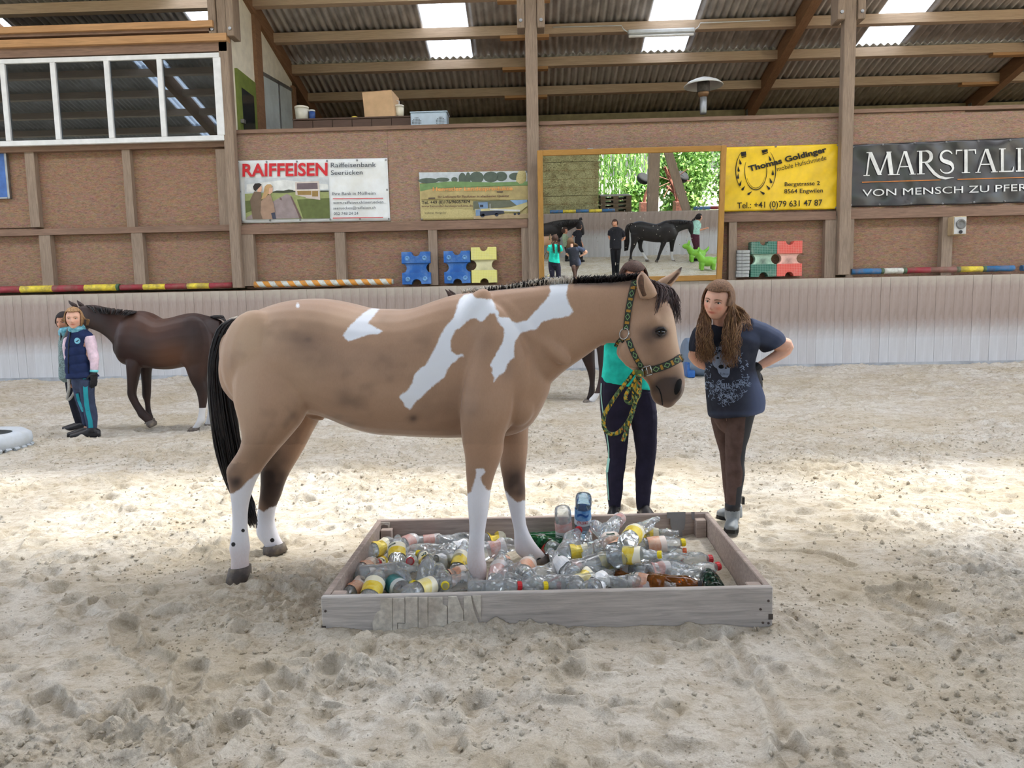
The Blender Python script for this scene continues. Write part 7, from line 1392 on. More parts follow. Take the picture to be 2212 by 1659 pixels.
# hay tedder with its raised arms
RUST = mk('rusty_red_paint', (128, 82, 70), 0.7, 0.3, 9); TYRE = flat('black_tyre', (30, 30, 32), 0.8)
YT3 = YO2 - 4.2; T3 = lambda x, y: mir(*cm(x, y), YT3); ted = empty('hay_tedder', (T3(1560, 700).x, YT3, 0), 'old red hay tedder with folded wheeled arms outside the hall, seen in the mirror', 'machine')
for P in ([(1640, 690), (1620, 540), (1560, 400), (1490, 220)], [(1680, 690), (1600, 520), (1510, 440)], [(1240, 690), (1260, 560), (1310, 430), (1400, 230)], [(1700, 690), (1640, 600), (1560, 380), (1540, 240)]): m = MB(); m.tube([T3(*p) for p in P], .07, 6); m.build('arm', RUST, ted)
for (x, y) in ((1240, 355), (1690, 335)): m = MB(); c = T3(x, y); m.lathe([(.09, -.10), (.25, -.12), (.29, -.06), (.29, .06), (.25, .12), (.09, .10)], 18, c, (0.35, 0.55, 0.8)); m.build('wheel', TYRE, ted, True)
m = MB(); m.box(tuple(T3(1600, 700) + Vector((0, -.4, -1.4))), tuple(T3(1700, 620) + Vector((0, .4, 0)))); m.build('gearbox', RUST, ted); m = MB(); m.box(tuple(T3(1200, 700) + Vector((0, -.3, -1.4))), tuple(T3(1290, 630) + Vector((0, .3, 0)))); m.build('gearbox', RUST, ted)
for k in range(9): m = MB(); a_ = k * .7; c = T3(1575, 385); m.tube([c, c + Vector((math.cos(a_) * .75, .2, math.sin(a_) * .75))], .02, 4); m.build('tine', RUST, ted)
# maize field, shrubs and ground outside
def leafmat(name, c1_, c2_): 
    t = NT(name); oi = t.noise(t.coords('Object'), 3.0, 3); t.L(t.ramp(oi, [(.35, lin(c1_)), (.65, lin(c2_))]), t.b.inputs['Base Color']); t.b.inputs['Roughness'].default_value = .5; t.b.inputs['Subsurface Weight'].default_value = 0
    return t.m
MAIZE = leafmat('maize_leaf', (104, 150, 70), (150, 186, 96)); BUSH = leafmat('bush_leaf', (86, 132, 62), (138, 172, 88)); GRASS = mk('dry_yard', (150, 148, 128), 0.9, .2, 2.0)
m = MB(); m.box((-60, -70, -.3), (60, YO2 - .13, -0.06)); tag(m.build('ground', GRASS), kind='structure')
R9 = np.random.default_rng(8); m = MB()
for row in range(5):
    for k in range(70):
        x0 = -8 + k * .3 + R9.uniform(-.1, .1); y0 = -11.0 - row * .8 + R9.uniform(-.1, .1); hh = R9.uniform(4.2, 5.6)
        if x0 > 5.9: continue
        m.tube([(x0, y0, -.1), (x0 + R9.uniform(-.1, .1), y0, hh)], [.03, .012], 4, False)
        for j in range(11):
            z = .4 + (hh - .5) * j / 11; a = R9.uniform(0, 6.28); dx, dy = math.cos(a), math.sin(a); w = .045; L_ = R9.uniform(.6, 1.0); px_l = [(0, 0), (L_ * .35, .35 * L_), (L_ * .75, .32 * L_), (L_, .02)]; vv = []
            for q_, (r_, h_) in enumerate(px_l): ww = w * (1, 1, .7, .05)[q_]; vv += [(x0 + dx * r_ - dy * ww, y0 + dy * r_ + dx * ww, z + h_), (x0 + dx * r_ + dy * ww, y0 + dy * r_ - dx * ww, z + h_)]
            m.add(vv, [(0, 1, 3, 2), (2, 3, 5, 4), (4, 5, 7, 6)])
tag(m.build('maize_plants', MAIZE), 'tall sunlit maize field growing behind the open side, seen in the mirror', 'maize', kind='stuff')
def shrub(x0, y0, h_, r_, label, seed):
    rg = np.random.default_rng(seed); root = empty('shrub', (x0, y0, 0), label, 'shrub', 'shrubs outside the open side'); n = 3800
    d = rg.normal(size=(n, 3)); d /= np.linalg.norm(d, axis=1)[:, None]; cl = rg.normal(size=(26, 3)); cl /= np.linalg.norm(cl, axis=1)[:, None]; pick = cl[rg.integers(0, 26, n)]
    p = pick * rg.uniform(.55, 1, (n, 1)) * np.array([r_ * .75, r_ * .75, h_ * .42]) + d * rg.uniform(.1, 1, (n, 1)) ** .5 * np.array([r_, r_, h_ * .5]) * .38 + (x0, y0, h_ * .52); m = MB()
    for q_ in p:
        u_ = rg.normal(size=3); u_ /= np.linalg.norm(u_); v_ = np.cross(u_, rg.normal(size=3)); v_ /= np.linalg.norm(v_); a = .13; m.add([q_ - u_ * a, q_ + v_ * a * .5, q_ + u_ * a, q_ - v_ * a * .5], [(0, 1, 2, 3)])
    m.build('foliage', BUSH, root); m = MB(); m.tube([(x0, y0, 0), (x0, y0, h_ * .6)], [.14, .05], 6); m.build('trunk', RAIL, root)
shrub(6.9, -9.6, 4.6, 1.35, 'bright green bushy shrub just right of the post outside, seen in the mirror', 1); shrub(9.9, -9.2, 5.2, 1.7, 'larger green shrub at the edge of the mirror view outside', 2); shrub(4.7, -8.6, 2.4, 0.8, 'low green shrub between the pallets and the post outside, seen in the mirror', 3); shrub(8.4, -14.6, 6.4, 2.0, 'tall green shrub at the back of the shrub row outside, seen in the mirror', 4)
# poles on the far kickboards
def pole(name, p, q, r, bands, label, mats, cap=None, group=None):
    root = empty(name, (p + q) / 2, label, 'pole', group); d = q - p; pos = 0.0
    for frac, mt in zip(bands, mats):
        m = MB(); a, b = p + d * pos, p + d * (pos + frac); m.tube([a, (a + b) / 2 + Vector((0, 0, .002)), b], r, 14); o = m.build('band', mt, root, True); pos += frac
        o.data.polygons.foreach_set('use_smooth', [len(pl.vertices) == 4 for pl in o.data.polygons])
    return root
def paint(name, col, dirt=(120, 96, 80)): return mk(name, col, 0.6, 0.1, 9, 0.15, 30, dirt=dirt, dscale=7, damt=0.65)
PR, PY, PB2, PW, PO, PG = paint('red_pole_paint', (150, 52, 62)), paint('yellow_pole_paint', (224, 202, 66)), paint('blue_pole_paint', (50, 108, 156)), paint('white_pole_paint', (214, 216, 206)), paint('orange_pole_paint', (214, 146, 52)), paint('green_pole_paint', (70, 104, 76))
a, b = mir(*cm(150, 718), YO2 + .0), mir(*cm(910, 704), YO2 + .0); zt_ = 1.72
pole('jump_pole', Vector((a.x, YO2 - 0.06, zt_)), Vector((b.x, YO2 - 0.06, zt_)), .06, [.2] * 5, 'blue and yellow jump pole lying in front of the straw, seen in the mirror', [PB2, PY, PB2, PY, PB2], group='jump poles')
a, b = mir(*cm(1830, 680), YO2), mir(*cm(2140, 676), YO2)
pole('jump_pole', Vector((a.x, YO2 - 0.06, zt_)), Vector((b.x + 1.5, YO2 - 0.06, zt_)), .06, [.25] * 4, 'blue and red jump pole lying in front of the shrubs, seen in the mirror', [PB2, PR, PB2, PR], group='jump poles')
# ================================================================== THINGS ON AND ABOVE THE FAR WALL
CAPH = max(text_mesh('H')[0][:, 1])
def text_px(m, s, x, y, h, w, Y, slope=0.0, bold=0.0, shear=0.0, disp=None):
    """lettering laid on a board: baseline start x,y, cap height and line length in pixels"""
    v, f = text_mesh(s, bold, shear)
    if not len(v): return
    kx = w / max(1e-6, v[:, 0].max()); ky = h / CAPH; P = []
    for a, b in v: px = x + a * kx; py = y - b * ky + slope * (px - x); P.append(at(px, py, Y - .012 - (disp(px, py) if disp else 0)))
    m.add(P, f)
def poly_px(m, poly, Y, disp=None): m.add([at(px, py, Y - .008 - (disp(px, py) if disp else 0)) for px, py in poly], [tuple(range(len(poly)))])
def ribbon2(pts, w):
    """variable-width pixel ribbon as quads"""
    out = []; k = len(pts); L_, R_ = [], []
    for i in range(k):
        a = pts[max(i - 1, 0)]; b = pts[min(i + 1, k - 1)]; dx, dy = b[0] - a[0], b[1] - a[1]; l = math.hypot(dx, dy) + 1e-9; ww = (w[i] if hasattr(w, '__len__') else w) / 2; L_.append((pts[i][0] - dy / l * ww, pts[i][1] + dx / l * ww)); R_.append((pts[i][0] + dy / l * ww, pts[i][1] - dx / l * ww))
    return [[L_[i], L_[i + 1], R_[i + 1], R_[i]] for i in range(k - 1)]
def banner(label, quad, Y, mats, disp=None, n=(40, 18), gro=(), name='banner', cat='banner'):
    TL, TR, BR, BL = quad; c = at((TL[0] + BR[0]) / 2, (TL[1] + BR[1]) / 2, Y); root = empty(name, c, label, cat); m = MB(); vs = []
    for j in range(n[1] + 1):
        for i in range(n[0] + 1):
            u, v = i / n[0], j / n[1]; px = (TL[0] * (1 - u) + TR[0] * u) * (1 - v) + (BL[0] * (1 - u) + BR[0] * u) * v; py = (TL[1] * (1 - u) + TR[1] * u) * (1 - v) + (BL[1] * (1 - u) + BR[1] * u) * v; vs.append(at(px, py, Y - (disp(px, py) if disp else 0)))
    k = n[0] + 1; m.add(vs, [(j * k + i, (j + 1) * k + i, (j + 1) * k + i + 1, j * k + i + 1) for j in range(n[1]) for i in range(n[0])]); o = m.build('sheet', mats, root, True); sd = o.modifiers.new('s', 'SOLIDIFY'); sd.thickness = 0.004; sd.offset = -1
    for g_ in gro: q = at(g_[0], g_[1], Y - (disp(*g_) if disp else 0) - 0.004); m = MB(); m.lathe([(.008, 0), (.018, .002), (.018, .006), (.008, .008)], 8, q, (0, -1, 0), False); m.build('grommet', STEEL, root, True)
    return root
def layer(root, name, mats, fn):
    m = MB(); fn(m); return tag(m.build(name, mats, root), kind='stuff')
# ---- bank banner
S = 6.1444; B1 = lambda P: [(500 + x / S, 330 + y / S) for x, y in P]
YB1 = YO - 0.03
WHITEV = mk('white_banner_vinyl', (226, 230, 232), 0.45, 0.03, 3, dirt=(196, 188, 160), dscale=2.0, damt=0.25)
d1 = lambda px, py: 0.006 * math.sin(px * .11) * math.sin(py * .07)
bk = banner('white bank banner with red RAIFFEISEN lettering and a photo of a couple', B1([(62, 105), (2068, 70), (2108, 900), (122, 935)]), YB1, WHITEV, d1, gro=B1([(85, 128), (467, 120), (868, 115), (1268, 107), (1668, 100), (2050, 94), (2066, 490), (2088, 878), (1708, 880), (1314, 885), (914, 890), (516, 898), (140, 905), (115, 515)]))
RED = flat('banner_red', (200, 44, 52), 0.5); INK = flat('banner_ink', (52, 62, 72), 0.5)
def f1(m):
    text_px(m, 'RAIFFEISEN', 500 + 145 / S, 330 + 312 / S, 160 / S, 1130 / S, YB1 - .010, -14 / 1130, 0.028, 0, d1)
    for y in (606, 862): poly_px(m, B1([(1345, y), (2013, y - 8), (2013, y + 2), (1345, y + 10)]), YB1 - .010, d1)
layer(bk, 'red_lettering', RED, f1)
def f1b(m):
    for s, x, y, h, w in (('Raiffeisenbank', 1318, 196, 62, 600), ('Seerücken', 1320, 296, 62, 420), ('Ihre Bank in Müllheim', 1340, 565, 42, 570), ('www.raiffeisen.ch/seeruecken', 1348, 680, 36, 668), ('seeruecken@raiffeisen.ch', 1352, 752, 34, 560), ('052 748 24 24', 1358, 826, 36, 325)): text_px(m, s, 500 + x / S, 330 + y / S, h / S, w / S, YB1 - .010, -10 / 600, 0.0, 0, d1)
layer(bk, 'dark_lettering', INK, f1b)
def pic(root, cols, Y, cv, disp=None):
    for k, (nm, col, polys) in enumerate(cols): layer(root, nm, flat('print_' + nm + '_%d_%d_%d' % col, col, 0.55), lambda m: [poly_px(m, cv(P), Y - 0.0012 * k, None) for P in polys])
pic(bk, [('picture_sky', (196, 202, 206), [[(170, 335), (1285, 325), (1308, 870), (190, 885)]]), ('picture_cloud', (220, 222, 220), [[(200, 420), (700, 360), (1280, 420), (1285, 480), (900, 500), (200, 520)]]),
         ('picture_field', (150, 158, 104), [[(178, 545), (560, 520), (820, 505), (1292, 505), (1308, 870), (190, 885)]]), ('picture_meadow', (98, 108, 62), [[(870, 620), (1300, 600), (1308, 870), (950, 872)], [(182, 640), (330, 625), (290, 760), (190, 800)]]), ('picture_trees', (66, 70, 54), [[(545, 520), (600, 500), (690, 502), (760, 488), (860, 500), (860, 520), (700, 535), (545, 530)], [(1180, 500), (1290, 500), (1290, 520), (1180, 522)]]),
         ('picture_path', (150, 136, 136), [[(735, 545), (790, 570), (900, 870), (200, 884), (200, 860), (560, 640)]]), ('picture_kerb', (112, 92, 88), [[(780, 580), (800, 580), (935, 870), (905, 872)], [(640, 590), (665, 600), (670, 632), (640, 622)]]), ('picture_building', (204, 192, 184), [[(845, 390), (1160, 375), (1178, 625), (985, 600), (985, 590), (850, 560)]]),
         ('picture_window', (112, 98, 104), [[(868, 405), (1140, 398), (1146, 485), (868, 488)]]), ('picture_interior', (150, 122, 72), [[(872, 505), (1060, 505), (1060, 560), (880, 560)], [(1070, 505), (1150, 505), (1150, 580), (1070, 580)]]), ('picture_slab', (224, 216, 208), [[(822, 492), (1172, 480), (1172, 496), (822, 504)]]),
         ('picture_jacket', (116, 98, 82), [[(300, 515), (395, 520), (400, 640), (420, 880), (282, 882), (245, 630)]]), ('picture_sweater', (160, 132, 112), [[(470, 560), (520, 560), (560, 680), (580, 790), (545, 800), (555, 880), (415, 882), (385, 790), (395, 640)]]), ('picture_jeans', (66, 70, 86), [[(525, 800), (575, 790), (592, 880), (545, 880)]]),
         ('picture_face', (214, 170, 144), [[(365, 445), (400, 440), (402, 500), (385, 522), (340, 515)], [(495, 460), (548, 460), (545, 520), (510, 555), (480, 540)]]), ('picture_dark_hair', (44, 38, 36), [[(285, 450), (310, 408), (370, 402), (400, 420), (380, 450), (360, 470), (335, 490), (320, 510), (295, 490)]]), ('picture_fair_hair', (186, 152, 108), [[(440, 450), (470, 420), (520, 418), (548, 445), (500, 470), (490, 540), (450, 600), (390, 620), (425, 540)]])], YB1 - .010, B1, d1)
# ---- hay banner
S2 = 8.5077; B2 = lambda P: [(890 + x / S2, 360 + y / S2) for x, y in P]
d2 = lambda px, py: 0.006 * math.sin(px * .13 + py * .05) + (0.03 * math.exp(-((px - 1128) / 14) ** 2) * math.exp(-((py - 384) / 18) ** 2))
hb = banner('faded landscape banner of a straw dealer with orange lettering and a lorry', B2([(125, 105), (2120, 75), (2145, 958), (162, 985)]), YB1, mk('straw_field_print', (188, 172, 116), 0.6, 0.12, 30, col2=(206, 194, 140), stretch=(1, 1, 6)), d2, gro=B2([(140, 120), (1100, 105), (2105, 92), (2130, 940), (1150, 955), (180, 968)]))
pic(hb, [('picture_sky', (190, 198, 204), [[(128, 108), (2118, 78), (2120, 300), (140, 300)]]), ('picture_trees', (86, 98, 88), [ell(300, 260, 190, 50, 14), ell(560, 240, 130, 40, 14), ell(780, 240, 60, 50, 12), ell(925, 220, 70, 110, 14), ell(1030, 230, 50, 130, 12), ell(1190, 200, 130, 110, 16), ell(1450, 190, 140, 100, 16), ell(1640, 180, 110, 90, 14), ell(1900, 180, 120, 70, 14)]),
         ('picture_green_field', (116, 146, 96), [[(142, 320), (700, 270), (1500, 290), (2122, 270), (2126, 345), (1300, 365), (380, 400), (150, 455)]]), ('picture_stubble', (176, 160, 112), [[(150, 455), (380, 405), (1300, 372), (2126, 350), (2130, 610), (160, 600)]]), ('picture_hill', (104, 108, 92), [[(1125, 635), (1850, 615), (1940, 720), (1130, 800)]]), ('picture_blue', (136, 170, 208), [[(1800, 615), (2115, 608), (2125, 700), (1935, 720)]]),
         ('picture_ground', (178, 158, 124), [[(1130, 900), (2140, 860), (2142, 950), (1135, 962)]]), ('picture_load', (196, 188, 140), [[(1150, 780), (1800, 750), (2120, 650), (2125, 720), (1980, 830), (1160, 850)]]), ('picture_cab', (120, 146, 178), [[(1215, 660), (1390, 650), (1395, 770), (1250, 775)], [(1170, 790), (1260, 780), (1265, 900), (1172, 905)]]), ('picture_dark', (58, 62, 74), [[(1250, 700), (1310, 700), (1310, 745), (1250, 745)], [(1245, 820), (1680, 800), (1700, 860), (1340, 905), (1250, 905)], ell(1295, 895, 40, 36, 12), ell(1555, 885, 36, 32, 12), ell(1890, 870, 24, 22, 12), ell(1960, 865, 24, 22, 12)]), ('picture_trailer', (206, 210, 212), [[(1430, 775), (1980, 790), (1985, 825), (1430, 800)], [(1428, 680), (1438, 680), (1438, 780), (1428, 780)]]), ('picture_slot', (96, 84, 74), [[(1560, 455), (1670, 450), (1670, 472), (1560, 476)], [(300, 570), (425, 566), (425, 592), (300, 596)]])], YB1 - .008, B2, d2)
layer(hb, 'orange_lettering', flat('banner_orange', (226, 160, 96), 0.6), lambda m: text_px(m, 'Hengstler Landesprodukte', 890 + 380 / S2, 360 + 445 / S2, 66 / S2, 1470 / S2, YB1 - .024, -14 / 1470, 0.02, 0, d2))
layer(hb, 'brown_lettering', flat('banner_brown', (110, 84, 70), 0.6), lambda m: [text_px(m, 'Ihr Lieferant für Raufutter in allerbester Qualität', 890 + 475 / S2, 360 + 572 / S2, 38 / S2, 1310 / S2, YB1 - .024, -16 / 1310, 0.02, 0, d2), text_px(m, 'www.hengstler-landesprodukte.de', 890 + 172 / S2, 360 + 746 / S2, 38 / S2, 945 / S2, YB1 - .024, -10 / 945, 0.02, 0, d2)])
layer(hb, 'dark_lettering', flat('banner_dark', (50, 46, 40), 0.6), lambda m: [text_px(m, 'Tel. +49 (0)176/96057874', 890 + 178 / S2, 360 + 685 / S2, 54 / S2, 890 / S2, YB1 - .024, -18 / 890, 0.025, 0, d2), text_px(m, 'Volkmar Hengstler', 890 + 228 / S2, 360 + 868 / S2, 34 / S2, 405 / S2, YB1 - .024, -6 / 400, 0.0, 0, d2)])
# ---- yellow farrier banner
S4 = 2.5923; B4 = lambda P: [(1540 + x / S4, x * 0 + y / S4) for x, y in P]
def d4(px, py): return 0.014 * math.sin((px - 1560) * .055 + (py - 320) * .08) * math.cos((py - 380) * .045) + 0.010 * math.sin((px - 1600) * .021 - py * .06) + .004 * math.sin(px * .3 + py * .21)
YELV = mk('yellow_banner_vinyl', (240, 200, 30), 0.36, 0.05, 4, dirt=(206, 170, 70), dscale=2.5, damt=0.35, spec=0.5)
yb = banner('yellow farrier banner with a black horseshoe drawing and phone number', B4([(65, 825), (708, 806), (695, 1170), (50, 1185)]), YB1 - 0.02, YELV, d4, (60, 34), B4([(72, 832), (352, 820), (700, 814), (688, 1164), (340, 1174), (58, 1178)]))
BINK = flat('banner_black', (30, 28, 26), 0.5); YY = YB1 - 0.02 - .007
def f4(m):
    text_px(m, 'Thomas Goldinger', 1540 + 195 / S4, 962 / S4, 30 / S4, 440 / S4, YY, -112 / 440, 0.035, -0.2, d4); text_px(m, 'mobile Hufschmiede', 1540 + 358 / S4, 960 / S4, 26 / S4, 278 / S4, YY, -66 / 278, 0.0, -0.2, d4)
    text_px(m, 'Bergstrasse 2', 1540 + 402 / S4, 1043 / S4, 22 / S4, 197 / S4, YY, -8 / 200, 0.01, 0, d4); text_px(m, '8564 Engwilen', 1540 + 400 / S4, 1083 / S4, 23 / S4, 216 / S4, YY, -6 / 216, 0.01, 0, d4); text_px(m, 'Tel.: +41 (0)79 631 47 87', 1540 + 136 / S4, 1168 / S4, 33 / S4, 477 / S4, YY, -18 / 477, 0.006, 0, d4)
    cx, cy = 240, 955
    for rx, ry, w, a0, a1 in ((112, 150, 5, 2.45, 3.9), (112, 150, 5, -0.75, .70), (62, 108, 4, 2.3, 3.6), (62, 108, 5, 0.2, 2.9), (62, 108, 4, -.5, .85), (54, 98, 3, .4, 2.7)):
        pts = [(cx + rx * math.cos(a0 + (a1 - a0) * k / 14), cy + ry * math.sin(a0 + (a1 - a0) * k / 14)) for k in range(15)]
        for q in ribbon2(B4(pts), [w / S4 * (.25 + .75 * math.sin(PI * (k + .5) / 15)) for k in range(15)]): poly_px(m, q, YY, d4)
    for x, y, an in ((152, 905, 1.3), (143, 945, 1.45), (141, 985, 1.6), (155, 1025, 1.9), (172, 1052, 2.2), (208, 1080, 2.5), (318, 885, 1.2), (336, 965, 1.6), (323, 1010, 1.2), (308, 1048, .9), (275, 1078, .6)):
        c, s_ = math.cos(an), math.sin(an); poly_px(m, B4([(x + c * a - s_ * b, y + s_ * a + c * b) for a, b in ((-16, 0), (0, -4), (10, -7), (16, -4), (16, 4), (10, 7), (0, 4))]), YY, d4)
    for P in ([(157, 852), (185, 848), (187, 870), (160, 876)], [(272, 842), (305, 834), (308, 848), (278, 858)], [(160, 880), (186, 872), (187, 876), (162, 885)], [(276, 862), (308, 852), (309, 856), (279, 867)]): poly_px(m, B4(P), YY, d4)
layer(yb, 'black_print', BINK, f4)
layer(yb, 'print_gap', YELV, lambda m: [poly_px(m, B4(P), YY - .0012, d4) for P in ([(163, 856), (180, 853), (180, 858), (163, 862)], [(280, 844), (300, 839), (300, 842), (281, 848)])])
# ---- black banner
def d5(px, py):
    u = (px - 1838) / 374; sag = sum(math.exp(-((px - c) / 34) ** 2) * math.exp(-((py - 305 - abs(px - c) * .35) / 26) ** 2) for c in (1905, 2000, 2085, 2180, 2260)); return .050 * sag + .026 * math.sin(px * .045 + py * .075) * (0.4 + .6 * math.sin(py * .03)) + .014 * math.sin(px * .09 - py * .05)
BLKV = mk('black_banner_vinyl', (46, 46, 50), 0.28, 0.1, 3, spec=0.8)
kb = banner('black vinyl banner with white MARSTALL lettering and an orange line', [(1839, 313), (2290, 294), (2288, 436), (1834, 447.5)], YB1 - 0.015, BLKV, d5, (70, 34), [(1843, 317), (1907, 312), (1976, 309), (2044, 307), (2113, 305), (2182, 303), (1838, 443), (1900, 442), (1968, 440), (2036, 440), (2104, 437), (2170, 435)])
def f5(m):
    YZ = YB1 - .015 - .010
    def lett(polys, x0, w, hh=132, yb_=985, sl=-0.028):
        for P in polys: poly_px(m, [(1540 + (x0 + a * w) / S4, (yb_ - b * hh + sl * (x0 + a * w - 845)) / S4) for a, b in P], YZ, d5)
    bar = lambda x0, y0, x1, y1: [(x0, y0), (x1, y0), (x1, y1), (x0, y1)]
    st = lambda x0, x1, w: [(x0 - w / 2, 0), (x0 + w / 2, 0), (x1 + w / 2, 1), (x1 - w / 2, 1)]
    st2 = lambda x0, y0, x1, y1, w: [(x0 - w / 2, y0), (x0 + w / 2, y0), (x1 + w / 2, y1), (x1 - w / 2, y1)]
    def rib(pts, ws): return ribbon2(pts, ws)
    Mm = [st(.10, .20, .05), st2(.52, .02, .21, 1, .13), st2(.52, .02, .80, 1, .05), st(.90, .80, .13), bar(0, 0, .2, .035), bar(.78, 0, 1.02, .035), bar(.10, .965, .27, 1), bar(.74, .965, .90, 1)]
    A = [st(.10, .46, .06), st(.86, .50, .16), bar(.25, .32, .70, .37), bar(0, 0, .24, .035), bar(.70, 0, 1.0, .035)]
    arc = lambda cx, cy, rx, ry, a0, a1, n=12: [(cx + rx * math.cos(a0 + (a1 - a0) * k / n), cy + ry * math.sin(a0 + (a1 - a0) * k / n)) for k in range(n + 1)]
    Rr = [bar(.12, 0, .27, 1), bar(.02, 0, .38, .035), bar(.02, .965, .45, 1), bar(.27, .48, .45, .53)] + rib(arc(.42, .745, .27, .24, PI / 2, -PI / 2), [.05 + .12 * math.sin(PI * k / 12) for k in range(13)])
    leg = [(.42, .50), (.62, .26), (.84, .02), (1.08, -.14), (1.36, -.20), (1.75, -.17)]; Rr += rib(leg, [.10, .13, .14, .12, .09, .01])
    Ss = rib(arc(.5, .75, .30, .22, .35, PI * .98, 10) + arc(.5, .73, .30, .22, PI * 1.02, PI * 1.4, 5) + [(.5, .5)] + arc(.5, .25, .32, .23, 1.0, 0, 6) + arc(.5, .25, .34, .23, -.05, -PI * .92, 10), [.05, .06, .07, .07, .07, .07, .08, .09, .1, .11, .12, .14, .15, .16, .16, .16, .17, .18, .18, .17, .16, .16, .15, .13, .12, .11, .1, .09, .08, .07, .06, .06, .05, .05][:34] + [.05] * 20)
    Tt = [bar(.42, 0, .58, 1), bar(.30, 0, .70, .035), bar(.02, .945, .98, 1), [(.02, .80), (.06, .80), (.09, .96), (.02, 1)], [(.98, .80), (.94, .80), (.91, .96), (.98, 1)]]
    Ll = [bar(.14, 0, .32, 1), bar(.02, .965, .44, 1), bar(.02, 0, .92, .05), [(.92, 0), (.96, .22), (.92, .22), (.84, .04)]]
    lett(Mm, 843, 175); lett(A, 1018, 118); lett(Rr, 1140, 120); lett(Ss, 1255, 108); lett(Tt, 1358, 118); lett(A, 1470, 125); lett(Ll, 1600, 90); lett(Ll, 1695, 90)
    text_px(m, 'VON MENSCH ZU PFERD', 1540 + 838 / S4, 1100 / S4, 38 / S4, 985 / S4, YZ, -.035, 0.0, 0, d5)
layer(kb, 'white_lettering', flat('banner_white', (224, 226, 226), 0.45), f5)
layer(kb, 'orange_line', flat('banner_line', (196, 124, 62), 0.5), lambda m: [poly_px(m, [(1540 + x0 / S4, (1018 - .030 * (x0 - 835)) / S4), (1540 + x1 / S4, (1018 - .030 * (x1 - 835)) / S4), (1540 + x1 / S4, (1023 - .030 * (x1 - 835)) / S4), (1540 + x0 / S4, (1023 - .030 * (x0 - 835)) / S4)], YB1 - .024, d5) for x0, x1 in [(835 + 40 * k, 875 + 40 * k) for k in range(11)] + [(1370 + 40 * k, 1410 + 40 * k) for k in range(14)]])
# ---- blue board at the left edge
bb = empty('notice_board', at(-20, 380, YO - .05), 'blue board with pale metal edge hanging at the left end of the wall', 'board'); wbox(None, -70, 322, 13, 428, YO - .06, .04, 'panel', mk('blue_board', (62, 102, 170), .5, .1), bb); wbox(None, 12, 322, 16.5, 429, YO - .07, .06, 'edge_strip', STEEL, bb); wbox(None, -70, 427, 16, 430, YO - .07, .06, 'edge_strip', STEEL, bb)
# ---- loudspeaker
SP = at(2073, 486, YO - .26); spk = empty('loudspeaker', SP, 'small pale wooden loudspeaker screwed to the wall stud under the black banner', 'loudspeaker')
a, b = wbox(MB(), 2059, 467, 2088, 507, YO - .30, .19); m = MB(); m.box(a, b); edges_soft(m.build('cabinet', wood('pale_speaker_wood', (192, 170, 136), var=.08), spk), .008)
m = MB(); m.box((a[0] + .015, a[1] - .012, a[2] + .015), (b[0] - .015, a[1] + .002, b[2] - .015)); m.build('plate', mk('grey_speaker_front', (196, 196, 194), .5, .06), spk)
c = at(2076, 484, YO - .32); m = MB(); m.lathe([(.085, -.004), (.085, .012), (.062, .016), (.058, .004), (.03, -.004), (.0, .006)], 18, c, (0, -1, 0), False); m.build('woofer', flat('woofer_grey', (120, 120, 118), .5), spk, True)
c = at(2075, 501, YO - .32); m = MB(); m.lathe([(.03, 0), (.03, .012), (.012, .006), (.0, .008)], 12, c, (0, -1, 0), False); m.build('tweeter', flat('tweeter_black', (50, 50, 52), .5), spk, True)
# ---- poles on the ledge
YL_ = YK + .11; zl_ = ZK + .058
def pole_px(label, x0, x1, edges, mats, r=.055, z=zl_, name='jump_pole', yp=YL_):
    p = Vector((at(x0, 610, yp).x, yp, z)); q = Vector((at(x1, 610, yp).x, yp, z)); fr = [(b - a) / (x1 - x0) for a, b in zip(edges[:-1], edges[1:])]; o = pole(name, p, q, r, fr, label, mats, group='jump poles'); return o
pole_px('thick red and yellow jump pole on the kickboards at the left end', -60, 258, [-60, -10, 45, 115, 184, 252, 258], [PY, PR, PY, PR, PY, PG], .062, ZK + .064)
pole_px('worn red and yellow jump pole lying behind the bay horse against the left post', 260, 503, [260, 310, 358, 405, 453, 503], [PR, PY, PR, PY, PR], .052)
pole_px('worn multicoloured jump pole with blue, white, red, green and yellow bands', 1838, 2188, [1838, 1901, 1908, 1949, 1957, 2008, 2064, 2072, 2120, 2128, 2188], [PB2, PG, PW, PG, PR, paint('brown_pole_paint', (134, 92, 84)), PG, PY, PG, PB2], .052)
pole_px('blue ended jump pole at the far right of the ledge', 2204, 2420, [2204, 2260, 2330, 2420], [PB2, PW, PB2], .052)
t = NT('spiral_pole_paint'); sp = t.N('ShaderNodeSeparateXYZ'); t.L(t.coords('Object'), sp.inputs[0]); ang = t.math('DIVIDE', t.math('ARCTAN2', sp.outputs[1], sp.outputs[2]), 2 * PI); fr_ = t.math('FRACT', t.math('ADD', t.math('MULTIPLY', sp.outputs[0], 4.4), ang))
nz = t.noise(t.coords('Object'), 14, 5, .7); o = t.mix(t.math('GREATER_THAN', fr_, .5), (216, 146, 56), (206, 210, 204)); o = t.mix(t.math('MULTIPLY', t.ramp(nz, [(.5, (0, 0, 0, 1)), (.7, (1, 1, 1, 1))]), .6), o, (126, 110, 92)); t.L(o, t.b.inputs['Base Color']); t.b.inputs['Roughness'].default_value = .6
